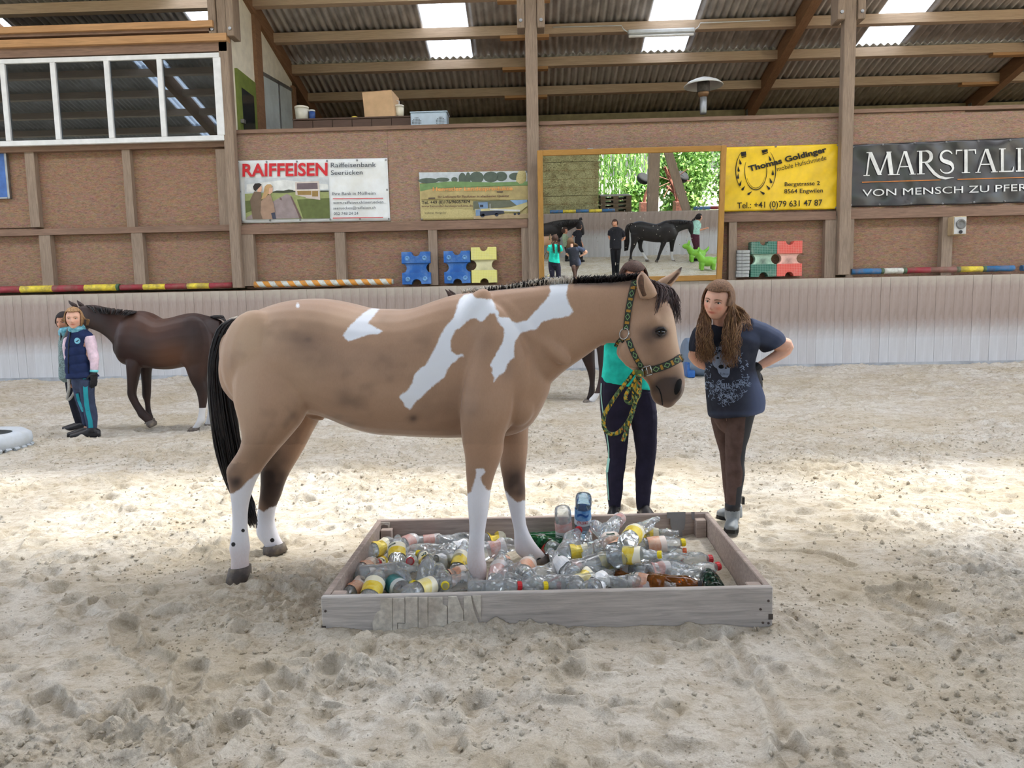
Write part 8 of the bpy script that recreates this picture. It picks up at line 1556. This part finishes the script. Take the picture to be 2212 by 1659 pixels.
p, q_ = at(550, 610, YL_).x, at(847, 610, YL_).x; sp_root = empty('jump_pole', ((p + q_) / 2, YL_, ZK + .06), 'orange and white spiral striped jump pole on the ledge left of the blue blocks', 'pole', 'jump poles'); m = MB(); m.tube([(p, YL_, ZK + .06), ((p + q_) / 2, YL_, ZK + .061), (q_ - .04, YL_, ZK + .06), (q_, YL_, ZK + .06)], [.056, .056, .056, .05], 16); o = m.build('pole_body', t.m, sp_root, True); m = MB(); m.tube([(q_, YL_, ZK + .06), (q_ + .03, YL_, ZK + .06)], [.05, .046], 14); m.build('end_cap', paint('grey_pole_end', (176, 180, 170)), sp_root)
# ---- cavaletti blocks
def gridmat(name, col, linec, s=34.0):
    t = NT(name); sp = t.N('ShaderNodeSeparateXYZ'); t.L(t.coords('Object'), sp.inputs[0]); gx = t.math('LESS_THAN', t.math('FRACT', t.math('MULTIPLY', sp.outputs[0], s)), .2); gz = t.math('LESS_THAN', t.math('FRACT', t.math('MULTIPLY', sp.outputs[2], s)), .2); g_ = t.math('MAXIMUM', gx, gz)
    nz = t.noise(t.coords('Object'), 7, 5, .7); o = t.mix(t.math('MULTIPLY', g_, .42), lin(col), lin(linec)); o = t.mix(t.math('MULTIPLY', t.ramp(nz, [(.5, (0, 0, 0, 1)), (.75, (1, 1, 1, 1))]), .35), o, (170, 164, 150)); t.L(o, t.b.inputs['Base Color']); t.b.inputs['Roughness'].default_value = .55; return t.m
BLUEP = mk('blue_block_plastic', (28, 92, 168), .4, .08, 6, dirt=(150, 180, 206), dscale=5, damt=.25, spec=.45)
def block(label, x0, y0, x1, y1, mats, studs=False, waist=None, group='plastic cavaletti blocks'):
    Yf = YK + .03; a, b = wbox(MB(), x0, y0, x1, y1, Yf, .2); w, h = b[0] - a[0], b[2] - a[2]; zb = ZK + .002; root = empty('cavaletti_block', (a[0] + w / 2, Yf + .09, zb), label, 'block', group); X0 = a[0]; nr, nb = .155 * w, .20 * h
    arc = lambda cx, cy, r, t0, t1, n=8: [(cx + r * math.cos(t0 + (t1 - t0) * k / n), cy + r * math.sin(t0 + (t1 - t0) * k / n)) for k in range(n + 1)]
    O = (X0, Yf, zb); z1, z2 = .355 * h, .645 * h
    m = MB(); m.prism([(0, z2), (w, z2), (w, h), (w / 2 + nr * 1.2, h)] + arc(w / 2, h, nr, 0, -PI) + [(w / 2 - nr * 1.2, h), (0, h)], O, (1, 0, 0), (0, 0, 1), (0, 1, 0), .17); edges_soft(m.build('block_half', mats, root, fix=True), .006, 2)
    m = MB(); m.prism([(0, 0), (w / 2 - nr * 1.1, 0)] + arc(w / 2, 0, nr * 1.1, PI, 0) + [(w / 2 + nr * 1.1, 0), (w, 0), (w, z1), (0, z1)], O, (1, 0, 0), (0, 0, 1), (0, 1, 0), .17); edges_soft(m.build('block_half', mats, root, fix=True), .006, 2)
    r = (z2 - z1) / 2; m = MB(); m.prism([(0, z1)] + [(w, z1)] + arc(w, (z1 + z2) / 2, r, -PI / 2, -3 * PI / 2)[1:-1] + [(w, z2), (0, z2)] + arc(0, (z1 + z2) / 2, r, PI / 2, -PI / 2)[1:-1], (X0, Yf + .035, zb), (1, 0, 0), (0, 0, 1), (0, 1, 0), .12); edges_soft(m.build('waist', waist or mats, root, fix=True), .004)
    if studs:
        for sx in (.2, .8):
            for sz in (.16, .80): m = MB(); m.lathe([(.045, 0), (.042, .012), (.02, .014), (.018, .006), (0, .006)], 14, (X0 + sx * w, Yf, zb + sz * h), (0, -1, 0), False); m.build('stud', mk('pale_blue_stud', (104, 150, 196), .5, .15, 30), root, True)
    return root
block('left blue plastic cavaletti block with four round studs left of the stud', 868, 548, 930, 618, BLUEP, True); block('right blue plastic cavaletti block standing next to the yellow block', 959, 547, 1016, 617, BLUEP, True)
YG_ = gridmat('yellow_block_plastic', (216, 210, 116), (236, 232, 176)); block('pale yellow ribbed cavaletti block beside the blue one', 1018, 540, 1073, 617, YG_, False, mk('pale_waist', (206, 200, 160), .5, .08))
GG = gridmat('green_block_plastic', (34, 98, 80), (160, 196, 182)); RG = gridmat('red_block_plastic', (214, 78, 66), (240, 170, 154))
block('green ribbed cavaletti block beside the stack of grey slabs', 1622, 525, 1678, 601, GG, False, mk('green_white_waist', (150, 176, 156), .5, .3, 5)); block('red ribbed cavaletti block touching the green one', 1678.5, 524, 1733, 600, RG, False, mk('red_white_waist', (216, 170, 156), .5, .2, 5))
for k in range(8):
    w0, w1 = at(1591, 570, YK + .04).x, at(1619, 570, YK + .04).x; hh = (at(1605, 540, YK + .04).z - ZK) / 8; z = ZK + .002 + k * hh; dx = RNG.uniform(-.012, .012)
    o_ = MB(); o_.box((w0 + dx, YK + .04, z), (w1 + dx, YK + .18, z + hh - .006)); ob_ = o_.build('paving_slab', mk('grey_slab', (150, 152, 150), .9, .15, 14, .3, 40), loc=((w0 + w1) / 2, YK + .1, z)); edges_soft(ob_, .004)
    tag(ob_, 'grey concrete slab, ' + ('lowest', 'second from below', 'third from below', 'fourth from below', 'fourth from the top', 'third from the top', 'second from the top', 'topmost')[k] + ' of the stack beside the green block', 'slab', 'grey slabs in the stack')
# painted letter on the kickboards
m = MB(); q = lambda x, y: (1460 + x / 5.186, 580 + y / 5.186); P_ = [(132 + 18 + 14 * math.cos(t_), 882 + 32 * math.sin(t_)) for t_ in [2 * PI * k / 16 for k in range(17)]]
for r_ in ribbon2([q(*p) for p in P_], 1.6): poly_px(m, r_, YK - .008)
m.build('painted_letter', BINK, wall)
# ================================================================== ON THE GALLERY
DZ = 4.07
def gbox(x0, y0, x1, y1, Y, dep): return wbox(MB(), x0, y0, x1, y1, Y, dep)
a, b = gbox(634, 254, 889, 280, 14.3, .45); cabt = b[2]
cb = empty('sideboard', ((a[0] + b[0]) / 2, 14.5, DZ), 'long low dark brown cupboard behind the parapet under the gallery roof', 'cupboard'); BROWN = wood('dark_brown_laminate', (104, 84, 74), grain=(.8, 9, 9), var=.1)
m = MB(); m.box((a[0], 14.3, DZ), (b[0], 14.75, cabt - .03)); m.build('carcass', BROWN, cb); m = MB(); m.box((a[0] - .01, 14.27, cabt - .03), (b[0] + .01, 14.77, cabt)); edges_soft(m.build('top', BROWN, cb), .004)
nd = 6
for k in range(nd):
    x0 = a[0] + (b[0] - a[0]) * k / nd; x1 = a[0] + (b[0] - a[0]) * (k + 1) / nd; m = MB(); m.box((x0 + .006, 14.275, DZ + .05), (x1 - .006, 14.298, cabt - .04)); edges_soft(m.build('door', BROWN, cb), .003)
def carton():
    a, b = gbox(783, 197, 852, 253, 14.32, .40); z = cabt + .001; r = empty('cardboard_box', ((a[0] + b[0]) / 2, 14.5, z), 'large brown cardboard box on the gallery cupboard', 'box'); CB = mk('cardboard', (206, 172, 134), .85, .05, 5)
    m = MB(); m.hexa([(a[0] + .03, 14.34, z), (b[0], 14.34, z), (b[0] + .02, 14.72, z), (a[0] + .05, 14.72, z), (a[0], 14.33, z + .46), (b[0] - .05, 14.33, z + .49), (b[0] + .02, 14.72, z + .44), (a[0] + .05, 14.72, z + .44)]); m.build('box_body', CB, r, fix=True)
    m = MB(); m.hexa([(a[0], 14.328, z + .463), (b[0] - .05, 14.328, z + .493), (b[0] + .02, 14.73, z + .443), (a[0] + .05, 14.73, z + .443), (a[0], 14.328, z + .468), (b[0] - .05, 14.328, z + .498), (b[0] + .02, 14.73, z + .448), (a[0] + .05, 14.73, z + .448)]); m.build('flap', CB, r, fix=True)
carton()
def can(x0, x1, y0, label, col, lid, nm, cat_, Yc=14.5):
    c = at((x0 + x1) / 2, 250, Yc); r = (at(x1, 250, Yc).x - at(x0, 250, Yc).x) / 2; h = at((x0 + x1) / 2, y0, Yc).z - cabt; root = empty(nm, (c.x, Yc, cabt + .001), label, cat_); m = MB(); m.lathe([(r * .9, 0), (r, h * .85)], 18, root.location); m.build('body', mk(nm + '_%d' % col[0], col, .4, .04), root, True); m = MB(); m.lathe([(r * 1.05, h * .84), (r * 1.05, h * .98), (r * .98, h)], 18, root.location); m.build('lid', mk(nm + '_lid_%d' % lid[0], lid, .4, .04), root, True); return root, c, r, h
can(638, 667, 231, 'white plastic bucket with lid at the left end of the gallery cupboard', (222, 220, 206), (232, 228, 214), 'bucket', 'bucket'); can(667.5, 681, 238, 'small blue tub right next to the white bucket on the cupboard', (52, 84, 150), (210, 214, 218), 'tub', 'tub')
r_, c, r, h = can(853, 873, 228, 'white pump dispenser bottle right of the cardboard box', (232, 226, 204), (228, 224, 210), 'dispenser_bottle', 'bottle'); m = MB(); m.tube([Vector((c.x, 14.5, cabt + h)), Vector((c.x, 14.5, cabt + h + .08)), Vector((c.x - .04, 14.48, cabt + h + .085))], .012, 6); m.build('pump', ALU, r_, True)
o_ = MB(); q = at(766, 251, 14.42); o_.lathe([(.06, 0), (.06, .04), (.04, .04), (.04, 0)], 16, (q.x, 14.42, cabt + .001), cap=False); tag(o_.build('tape_roll', flat('yellow_tape', (214, 190, 80), .5), smooth=False, loc=(q.x, 14.42, cabt)), 'small roll of yellow tape on the cupboard', 'tape')
a, b = gbox(887, 243, 965, 280, 13.95, .35); VB_ = mk('pale_blue_metal', (172, 190, 206), .4, .05); vb = empty('ventilated_cabinet', ((a[0] + b[0]) / 2, 14.1, DZ), 'pale blue metal cabinet with round vent holes behind the parapet', 'cabinet'); m = MB(); m.box((a[0], 13.95, DZ), (b[0], 14.32, b[2])); edges_soft(m.build('body', VB_, vb), .01); m = MB(); m.box((a[0] - .01, 13.94, b[2] - .0), (b[0] + .02, 14.34, b[2] + .025)); edges_soft(m.build('top', VB_, vb), .008); m = MB(); m.box((a[0] + .02, 13.944, DZ + .04), (b[0] - .02, 13.951, b[2] - .03)); m.build('plate', mk('pale_blue_front', (186, 202, 216), .4, .04), vb)
m = MB(); zc = at(900, 264, 13.94).z
for cx in (at(900, 264, 13.94).x, at(952, 264, 13.94).x):
    for i in range(-3, 4):
        for j in range(-3, 4):
            if i * i + j * j <= 10: m.lathe([(.009, 0), (.0, .001)], 6, (cx + i * .026, 13.942, zc + j * .026), (0, -1, 0), False)
m.build('vent_holes', BLACK, vb)
# patio heater
c = at(1519, 250, 14.6); ph = empty('patio_heater', (c.x, 14.6, DZ), 'grey mushroom patio heater standing on the gallery behind the parapet', 'heater'); K3 = lambda x, y: at(1120 + x / 2.5926, y / 2.5926, 14.6)
GREYM = mk('heater_steel', (168, 172, 176), .35, .08, 8, metal=.6); z = lambda y: K3(1035, y).z
m = MB(); m.lathe([(.22, 0), (.22, .45), (.05, .5), (.04, z(655) - DZ), (.045, z(655) - DZ)], 18, (c.x, 14.6, DZ)); m.build('base_and_pole', GREYM, ph, True)
m = MB(); m.lathe([(.055, z(640)), (.065, z(630)), (.068, z(545)), (.05, z(540))], 16, (c.x, 14.6, 0)); m.build('pole', GREYM, ph, True); m = MB(); m.lathe([(.07, z(545)), (.105, z(528)), (.11, z(515))], 16, (c.x, 14.6, 0)); m.build('burner_neck', mk('sooty_brass', (150, 118, 88), .5, .2, 9, metal=.4), ph, True)
m = MB(); m.lathe([(.115, z(518)), (.12, z(510)), (.12, z(462)), (.11, z(455))], 18, (c.x, 14.6, 0)); m.build('burner', mk('burnt_mesh', (92, 88, 86), .6, .25, 9, metal=.3), ph, True)
m = MB(); m.lathe([(.365, z(484)), (.37, z(480)), (.30, z(462)), (.18, z(446)), (.06, z(434)), (.0, z(431))], 28, (c.x, 14.6, 0), cap=False); o_ = m.build('hood', mk('hood_metal', (212, 214, 212), .35, .04), ph, True); md = o_.modifiers.new('s', 'SOLIDIFY'); md.thickness = .008
# ================================================================== ON THE SAND
tc = gnd(-58, 985); ty = empty('tyre', (tc.x, tc.y + .2, .0), 'white painted tyre lying flat on the sand at the left edge', 'tyre'); TW = mk('white_tyre_paint', (196, 202, 208), .6, .06, 6, dirt=(150, 148, 140), dscale=6, damt=.4); c = Vector((tc.x - .05, tc.y + .22, .0))
m = MB(); m.lathe([(.26, .02), (.36, .01), (.415, .05), (.44, .10), (.43, .17), (.37, .21), (.30, .20), (.26, .19)], 36, c, cap=False); o_ = m.build('tyre_body', TW, ty, True)
m = MB()
for k in range(30): a_ = 2 * PI * k / 30; d = Vector((math.cos(a_), math.sin(a_), 0)); m.beam(c + d * .405 + Vector((0, 0, .012)), c + d * .432 + Vector((0, 0, .055)), .055, .03)
m.build('tread_lugs', TW, ty)
YBk = 12.2; zb_ = .16; a, b = wbox(MB(), 1485, 782, 1502, 817, YBk, .3); m = MB(); m.box((a[0], YBk, zb_), (b[0], YBk + .3, zb_ + .26)); tag(edges_soft(m.build('storage_block', BLUEP, loc=((a[0] + b[0]) / 2, YBk, zb_)), .02), 'blue plastic block on the sand behind the skull shirt girl', 'block')
c = at(1538, 790, 12.3); m = MB(); m.lathe([(.30, -.42), (.33, -.40), (.335, -.15), (.35, -.14), (.335, -.12), (.335, .12), (.35, .14), (.335, .15), (.33, .40), (.30, .42)], 24, (c.x, 12.5, zb_ + .33), (1, .1, 0)); br = m.build('barrel', mk('grey_blue_barrel', (120, 138, 160), .45, .06), loc=(c.x, 12.5, zb_), smooth=True); tag(br, 'grey blue barrel lying on the sand behind the skull shirt girl', 'barrel')
# ================================================================== PLASTIC BOTTLES IN THE FRAME
BSC = 1.27
PROF = [(.010, .004), (.022, .0), (.031, .004), (.0355, .016), (.0365, .03), (.0365, .055), (.034, .066), (.0345, .072), (.0362, .080), (.0362, .12), (.0345, .128), (.0362, .136), (.0365, .15), (.034, .164), (.028, .180), (.019, .196), (.0135, .206), (.0125, .212), (.0145, .213), (.0145, .216), (.0125, .217), (.012, .225)]
def crumple(seed, amt):
    rg = np.random.default_rng(seed); ph = rg.uniform(0, 6.28, 6); dents = [(rg.uniform(.04, .19), rg.uniform(0, 6.28), rg.uniform(.010, .022), rg.uniform(.5, 1.1)) for _ in range(int(3 + 7 * amt))]; sq = rg.uniform(.35, .85) if amt > .6 else 1.0; tw = rg.uniform(-1, 1) * amt; bend = rg.uniform(-.12, .12) * amt
    def f(r, h, a):
        k = 1.0
        for hh, aa, w, dp in dents:
            da = (a - aa + PI) % (2 * PI) - PI; k -= amt * .55 * dp * math.exp(-((h - hh) / w) ** 2 - (da / .75) ** 2)
        body = min(1, max(0, (h - .01) / .03)) * min(1, max(0, (.205 - h) / .03)); k += .05 * amt * body * math.sin(3 * a + ph[0] + h * 60 * tw) + .04 * amt * body * math.sin(5 * a + ph[1] - h * 90)
        x, y = r * k * math.cos(a), r * k * math.sin(a); s_ = 1 + (sq - 1) * body; x *= (1 + (1 - s_) * .25); y *= s_; return x + bend * math.sin(PI * h / .225) * .25, y, h
    return f
NV = 7; VAR = [crumple(11 + k, (.05, .25, .5, .75, .95, 1.0, .6)[k]) for k in range(NV)]
CLEARM = thin_glass('clear_pet', (246, 249, 250), 2.4, .07, milky=.17); GREENM = thin_glass('green_pet', (40, 150, 90), 1.4, .05, milky=.16); AMBERM = thin_glass('amber_pet', (196, 130, 60), 1.4, .05, milky=.17); BLUEM = thin_glass('blue_tint_pet', (206, 228, 246), 2.0, .05, milky=.10); DGRM = thin_glass('dark_green_pet', (60, 96, 76), 1.0, .05, milky=.12)
bm_ = []; lb_ = []; em_ = []
NA = 20
def remesh_rings(f, prof, n, smooth, name, mats, cap=True):
    m = MB(); m.rings([[f(r, h, 2 * PI * j / n) for j in range(n)] for r, h in prof], cap); return m.mesh(name, mats, smooth)
def dense_prof(p, k=2):
    out = []
    for a, b in zip(p[:-1], p[1:]):
        for i in range(k): out.append((a[0] + (b[0] - a[0]) * i / k, a[1] + (b[1] - a[1]) * i / k))
    return out + [p[-1]]
LBLM = {}
def label_mat(kind):
    if kind in LBLM: return LBLM[kind]
    base, alt, band = {'yellow': ((240, 206, 50), (246, 224, 110), (250, 246, 226)), 'paleyellow': ((244, 226, 130), (248, 238, 180), (250, 246, 226)), 'orange': ((226, 160, 126), (236, 196, 170), (240, 228, 218)), 'redprint': ((240, 168, 158), (244, 206, 198), (238, 238, 238)), 'white': ((240, 240, 240), (232, 236, 240), (250, 250, 250)), 'teal': ((40, 120, 120), (70, 146, 146), (226, 232, 232)), 'blue': ((84, 146, 206), (140, 186, 228), (236, 242, 248)), 'cola': ((200, 36, 44), (214, 60, 60), (240, 236, 236))}[kind]
    t = NT('bottle_label_' + kind); sp = t.N('ShaderNodeSeparateXYZ'); t.L(t.coords('Object'), sp.inputs[0]); z = sp.outputs[2]; nz = t.noise(t.coords('Object', (1, 1, 1)), 38, 3); o = t.ramp(nz, [(.42, lin(base)), (.62, lin(alt))]); wv = t.math('ADD', z, t.math('MULTIPLY', t.math('SINE', t.math('MULTIPLY', sp.outputs[0], 60.0)), .006)); o = t.mix(t.math('MULTIPLY', t.math('GREATER_THAN', wv, .112), .9), o, lin(band)); t.L(o, t.b.inputs['Base Color']); t.b.inputs['Roughness'].default_value = .3; t.b.inputs['Specular IOR Level'].default_value = .5
    if kind in ('redprint',):
        tr = t.N('ShaderNodeBsdfTransparent'); ms = t.N('ShaderNodeMixShader'); ms.inputs[0].default_value = .52; t.L(tr.outputs[0], ms.inputs[1]); t.L(t.b.outputs[0], ms.inputs[2]); t.L(ms.outputs[0], t.out.inputs[0])
    LBLM[kind] = t.m; return t.m
EMG, EMW = flat('label_green', (24, 66, 48), .4), flat('label_white', (238, 240, 236), .4)
tv, tf = text_mesh('FARMER', .02)
cv_, cf = text_mesh('CRISTALP', .01, .15)
for k in range(NV):
    f = VAR[k]; bm_.append(remesh_rings(f, dense_prof(PROF), NA, k < 2, 'plastic_bottle', CLEARM)); g_ = lambda r, h, a, f=f: f(r, h, a)
    lb_.append(remesh_rings(f, [(.0376, h) for h in np.linspace(.068, .142, 9)], NA, k < 3, 'label', label_mat('white'), False))
    m = MB(); W_, H_ = .040, .013
    for sect in range(8):
        a0, a1 = -W_ / 2 + W_ * sect / 8, -W_ / 2 + W_ * (sect + 1) / 8; m.add([f(.0386, .126 + s * H_ / 2, a / .0386) for a, s in ((a0, -1), (a1, -1), (a1, 1), (a0, 1))], [(0, 1, 2, 3)])
    m.m = 1; kx, ky = W_ * .84 / tv[:, 0].max(), H_ * .55 / CAPH; m.add([f(.0391, .126 - H_ * .27 + b * ky, (a * kx - W_ * .42) / .0391) for a, b in tv], tf); em_.append(m.mesh('label_emblem', [EMG, EMW]))
m = MB(); m.lathe([(.013, -.002), (.0155, 0), (.0155, .014), (.0145, .0155), (0, .0155)], 16, (0, 0, .208)); 
for k in range(16): a_ = 2 * PI * k / 16; m.beam((math.cos(a_) * .0155, math.sin(a_) * .0155, .209), (math.cos(a_) * .0155, math.sin(a_) * .0155, .221), .0014, .0014, (1, 0, 0))
capme = m.mesh('cap', flat('cap_red', (214, 34, 44), .35, .5), False)
CAPM = {'red': flat('cap_red', (214, 34, 44), .35, .5), 'yellow': flat('cap_yellow', (246, 220, 26), .35, .5), 'orange': flat('cap_orange', (240, 112, 60), .35, .5), 'blue': flat('cap_blue', (30, 60, 130), .35, .5), 'dark': flat('cap_dark', (40, 34, 34), .35, .5), 'green': flat('cap_green', (30, 130, 70), .35, .5)}
def objmat(o, mt):
    o.material_slots[0].link = 'OBJECT'; o.material_slots[0].material = mt
LTXT = {'yellow': 'yellow label', 'paleyellow': 'cream label', 'orange': 'orange label', 'redprint': 'pink label', 'white': 'white label', 'teal': 'teal label', 'blue': 'blue label', 'cola': 'red label', None: 'no label'}
SEEN = {}
def near_words(p):
    q = lambda P: (P - p).length
    A = (p - FL).dot(dF) / (FR - FL).length; B = (p - FL).dot(nF) / (BL - FL).length
    if q(Vector((at(1035, 1270, YNF).x, YNF, 0))) < .26: return 'beside the near forehoof'
    if q(Vector((at(1165, 1210, YFF).x, YFF, 0))) < .24: return 'beside the far forehoof'
    u = 'left' if A < .2 else 'middle left' if A < .42 else 'middle' if A < .6 else 'middle right' if A < .78 else 'right'
    v = 'along the front board' if B < .22 else 'along the back board' if B > .76 else 'of the frame'
    return {'left': 'at the left board', 'middle left': 'left of centre', 'middle': 'at centre', 'middle right': 'right of centre', 'right': 'near the right end'}[u] + ('' if v == 'of the frame' else ', ' + ('front' if B < .22 else 'back') + ' edge')
def bottle(p, yaw, pitch, roll, var, label=None, cap=None, body=None, scale=1.0, extra=None, where=None):
    """yaw about z of the neck direction, pitch up from lying"""
    o = link('plastic_bottle', bm_[var]); d = Vector((math.cos(yaw) * math.cos(pitch), math.sin(yaw) * math.cos(pitch), math.sin(pitch)))
    M_ = d.to_track_quat('Z', 'Y').to_matrix() @ Matrix.Rotation(roll, 3, 'Z'); scale *= BSC; c0 = M_ @ Vector((0, 0, .112 * scale)); o.matrix_world = Matrix.Translation(Vector(p) - c0) @ M_.to_4x4() @ Matrix.Scale(scale, 4)
    if body: objmat(o, body)
    if label:
        l = link('label', lb_[var], o); objmat(l, label_mat(label))
        if label not in ('blue', 'cola', 'teal'): link('label_emblem', em_[var], l)
    if cap: c = link('cap', capme, o); objmat(c, CAPM[cap])
    col = {None: 'clear', GREENM: 'green', AMBERM: 'amber', BLUEM: 'clear', DGRM: 'dark green'}[body]
    state = ('intact', 'dented', 'dented', 'crushed', 'flattened', 'flattened', 'squashed')[var]
    lb = where or f"{state} {col} bottle with {(cap + ' cap') if cap else 'no cap'} and {LTXT[label]} {near_words(Vector(p))}"
    SEEN.setdefault(lb, []).append(o); tag(o, lb, 'bottle', 'empty plastic bottles in the frame'); return o
C7 = lambda x, y: (660 + x / 4.254, 1060 + y / 4.254); C8 = lambda x, y: (1160 + x / 4.096, 1060 + y / 4.096)
L7 = [(690, 545, 40, 'yellow', None, 3, .08), (850, 570, 112, 'yellow', None, 1, .13), (955, 475, 40, 'redprint', None, 2, .07), (1180, 470, 4, 'redprint', None, 2, .06), (1410, 440, 15, None, None, 4, .08), (1760, 415, 15, 'yellow', None, 4, .07), (560, 730, 60, 'orange', 'red', 3, .07), (640, 760, 195, 'orange', None, 2, .09), (760, 745, 12, None, None, 1, .12), (975, 640, 285, None, 'red', 3, .09), (1100, 660, 130, 'yellow', None, 4, .10), (1235, 600, 172, None, 'yellow', 1, .10), (1420, 640, 75, 'yellow', None, 2, .09), (1095, 790, 80, None, None, 1, .09), (1250, 800, 300, None, 'yellow', 2, .08), (620, 895, 82, 'yellow', None, 1, .10), (470, 915, 55, 'orange', 'orange', 3, .07), (850, 885, 328, 'teal', None, 2, .08), (1105, 890, 32, 'paleyellow', None, 0, .08), (870, 800, 330, None, 'yellow', 3, .09), (1400, 870, 195, None, 'red', 3, .06), (1770, 740, 76, 'redprint', None, 2, .10), (1750, 885, 2, None, None, 1, .08), (2030, 710, 70, 'orange', None, 2, .08), (2090, 845, 355, None, 'red', 3, .08), (1780, 545, 12, 'redprint', None, 3, .08), (1400, 770, 20, 'orange', None, 4, .06), (1010, 570, 5, None, None, 5, .07), (1400, 540, 30, 'white', None, 3, .08), (1830, 650, 110, 'orange', None, 3, .06), (1600, 490, 350, None, None, 5, .05), (700, 640, 240, 'yellow', None, 5, .05), (1290, 700, 20, 'white', 'blue', 5, .05), (520, 830, 80, None, None, 4, .06), (1880, 800, 40, None, None, 5, .07), (1560, 850, 100, None, None, 4, .05)]
L8 = [(85, 430, 0, None, 'green', 0, .07, GREENM), (100, 470, 175, None, 'red', 2, .09, GREENM), (85, 478, 135, 'cola', 'red', 2, .08), (330, 445, 62, None, 'red', 3, .13), (410, 350, 95, 'redprint', None, 2, .11), (560, 370, 120, None, None, 3, .11), (690, 300, 55, 'redprint', None, 5, .15), (660, 460, 108, 'orange', None, 2, .13), (850, 390, 48, 'yellow', None, 2, .18), (1030, 390, 352, 'yellow', None, 4, .11), (1070, 480, 2, 'orange', 'yellow', 2, .11), (1090, 545, 356, None, 'orange', 4, .07), (390, 565, 2, 'yellow', None, 3, .13), (510, 640, 15, None, None, 1, .13), (640, 630, 8, 'paleyellow', 'yellow', 2, .11), (860, 570, 352, 'yellow', 'yellow', 2, .13), (1300, 620, 3, None, 'red', 4, .08), (1390, 715, 8, None, 'red', 4, .08), (1100, 700, 10, 'redprint', None, 4, .09), (890, 780, 165, 'orange', None, 3, .09, AMBERM), (1210, 810, 352, None, 'dark', 1, .07, AMBERM), (1535, 810, 85, None, None, 1, .05, DGRM), (220, 640, 130, 'white', None, 3, .13), (110, 720, 20, None, None, 4, .10), (90, 830, 185, None, 'red', 2, .08), (310, 825, 185, None, 'yellow', 1, .09), (450, 800, 30, 'yellow', None, 3, .09), (560, 800, 38, 'white', None, 4, .10), (730, 815, 5, None, None, 5, .08), (960, 835, 350, 'redprint', None, 4, .07), (400, 730, 330, None, 'red', 3, .09), (750, 520, 60, None, None, 4, .12), (960, 620, 15, None, None, 5, .08), (600, 520, 200, None, None, 5, .11), (780, 700, 340, 'orange', 'dark', 4, .08), (240, 520, 60, None, None, 4, .10), (960, 310, 30, None, None, 3, .14), (480, 480, 20, None, None, 5, .10), (1180, 640, 340, None, None, 5, .06), (1040, 790, 200, None, None, 5, .06), (300, 740, 75, 'redprint', None, 5, .08), (640, 740, 120, None, None, 5, .07)]
RB_ = random.Random(12)
for lst, cv in ((L7, C7), (L8, C8)):
    for e in lst:
        x, y, an, lb, cp, var, z = e[:7]; body = e[7] if len(e) > 7 else None; px, py = cv(x, y); z = z * 1.15 + (.05 if 1270 < px < 1400 and py < 1210 else 0); p = gnd(px, py, z); a = math.radians(an); dx, dy = math.cos(a), math.sin(a)
        yaw = math.atan2(dy * 2.2, dx); pit = RB_.uniform(-.06, .16) + (.35 if abs(dy) > .9 and z > .1 else 0); bottle(p, yaw, pit, RB_.uniform(0, 6.3) if not lb else -PI / 2 + RB_.uniform(-.7, .7) + (PI if dx < 0 else 0), var, lb, cp, body, RB_.uniform(.92, 1.06))
o = bottle(gnd(1218, 1146, .165), 1.2, -1.42, -1.2, 0, 'redprint', None, None, 1.0, where='upright clear bottle with pink print beside the blue labelled bottle')
o = bottle(gnd(1259, 1117, .225), 1.7, -1.36, 1.8, 1, 'blue', None, BLUEM, 1.0, where='upside down clear bottle with blue and white label standing above the heap')
lab = [c for c in o.children if c.name.startswith('label')][0]; f = VAR[1]; m = MB(); kx, ky = .052 / cv_[:, 0].max(), .012 / CAPH
M_ = o.matrix_world.to_3x3(); best = max(range(24), key=lambda k: (M_ @ Vector((math.cos(2 * PI * k / 24), math.sin(2 * PI * k / 24), 0))).normalized().dot(Vector((0, -1, .2)))); a0 = 2 * PI * best / 24
m.add([f(.0388, .118 + b * ky, a0 + (a * kx - .026) / .0388) for a, b in cv_], cf); link('label_lettering', m.mesh('label_lettering', flat('cristal_red', (206, 60, 60), .4)), lab)
m = MB(); m.add([f(.0385, .085 + .012 * j + .006 * math.sin(i), a0 + (-.03 + .008 * i) / .0385) for j in (0, 1) for i in range(8)], [(i, i + 1, 9 + i, 8 + i) for i in range(7)]); link('label_wave', m.mesh('label_wave', flat('label_deep_blue', (40, 96, 176), .4)), lab)

for lb, os_ in SEEN.items():
    if len(os_) > 1:
        os_.sort(key=lambda o: proj(o.matrix_world.translation)[0]); nm = ['leftmost', 'second', 'third', 'fourth', 'fifth', 'sixth']
        for k, o in enumerate(os_): o['label'] = lb + ', ' + ('rightmost' if k == len(os_) - 1 else 'leftmost' if k == 0 else nm[k] + ' from left')

for o in [o for os_ in SEEN.values() for o in os_]:
    if len(o['label'].split()) > 16: o['label'] = o['label'].replace('with no cap and', 'with').replace(' and no label', '').replace('with no label', 'without label')
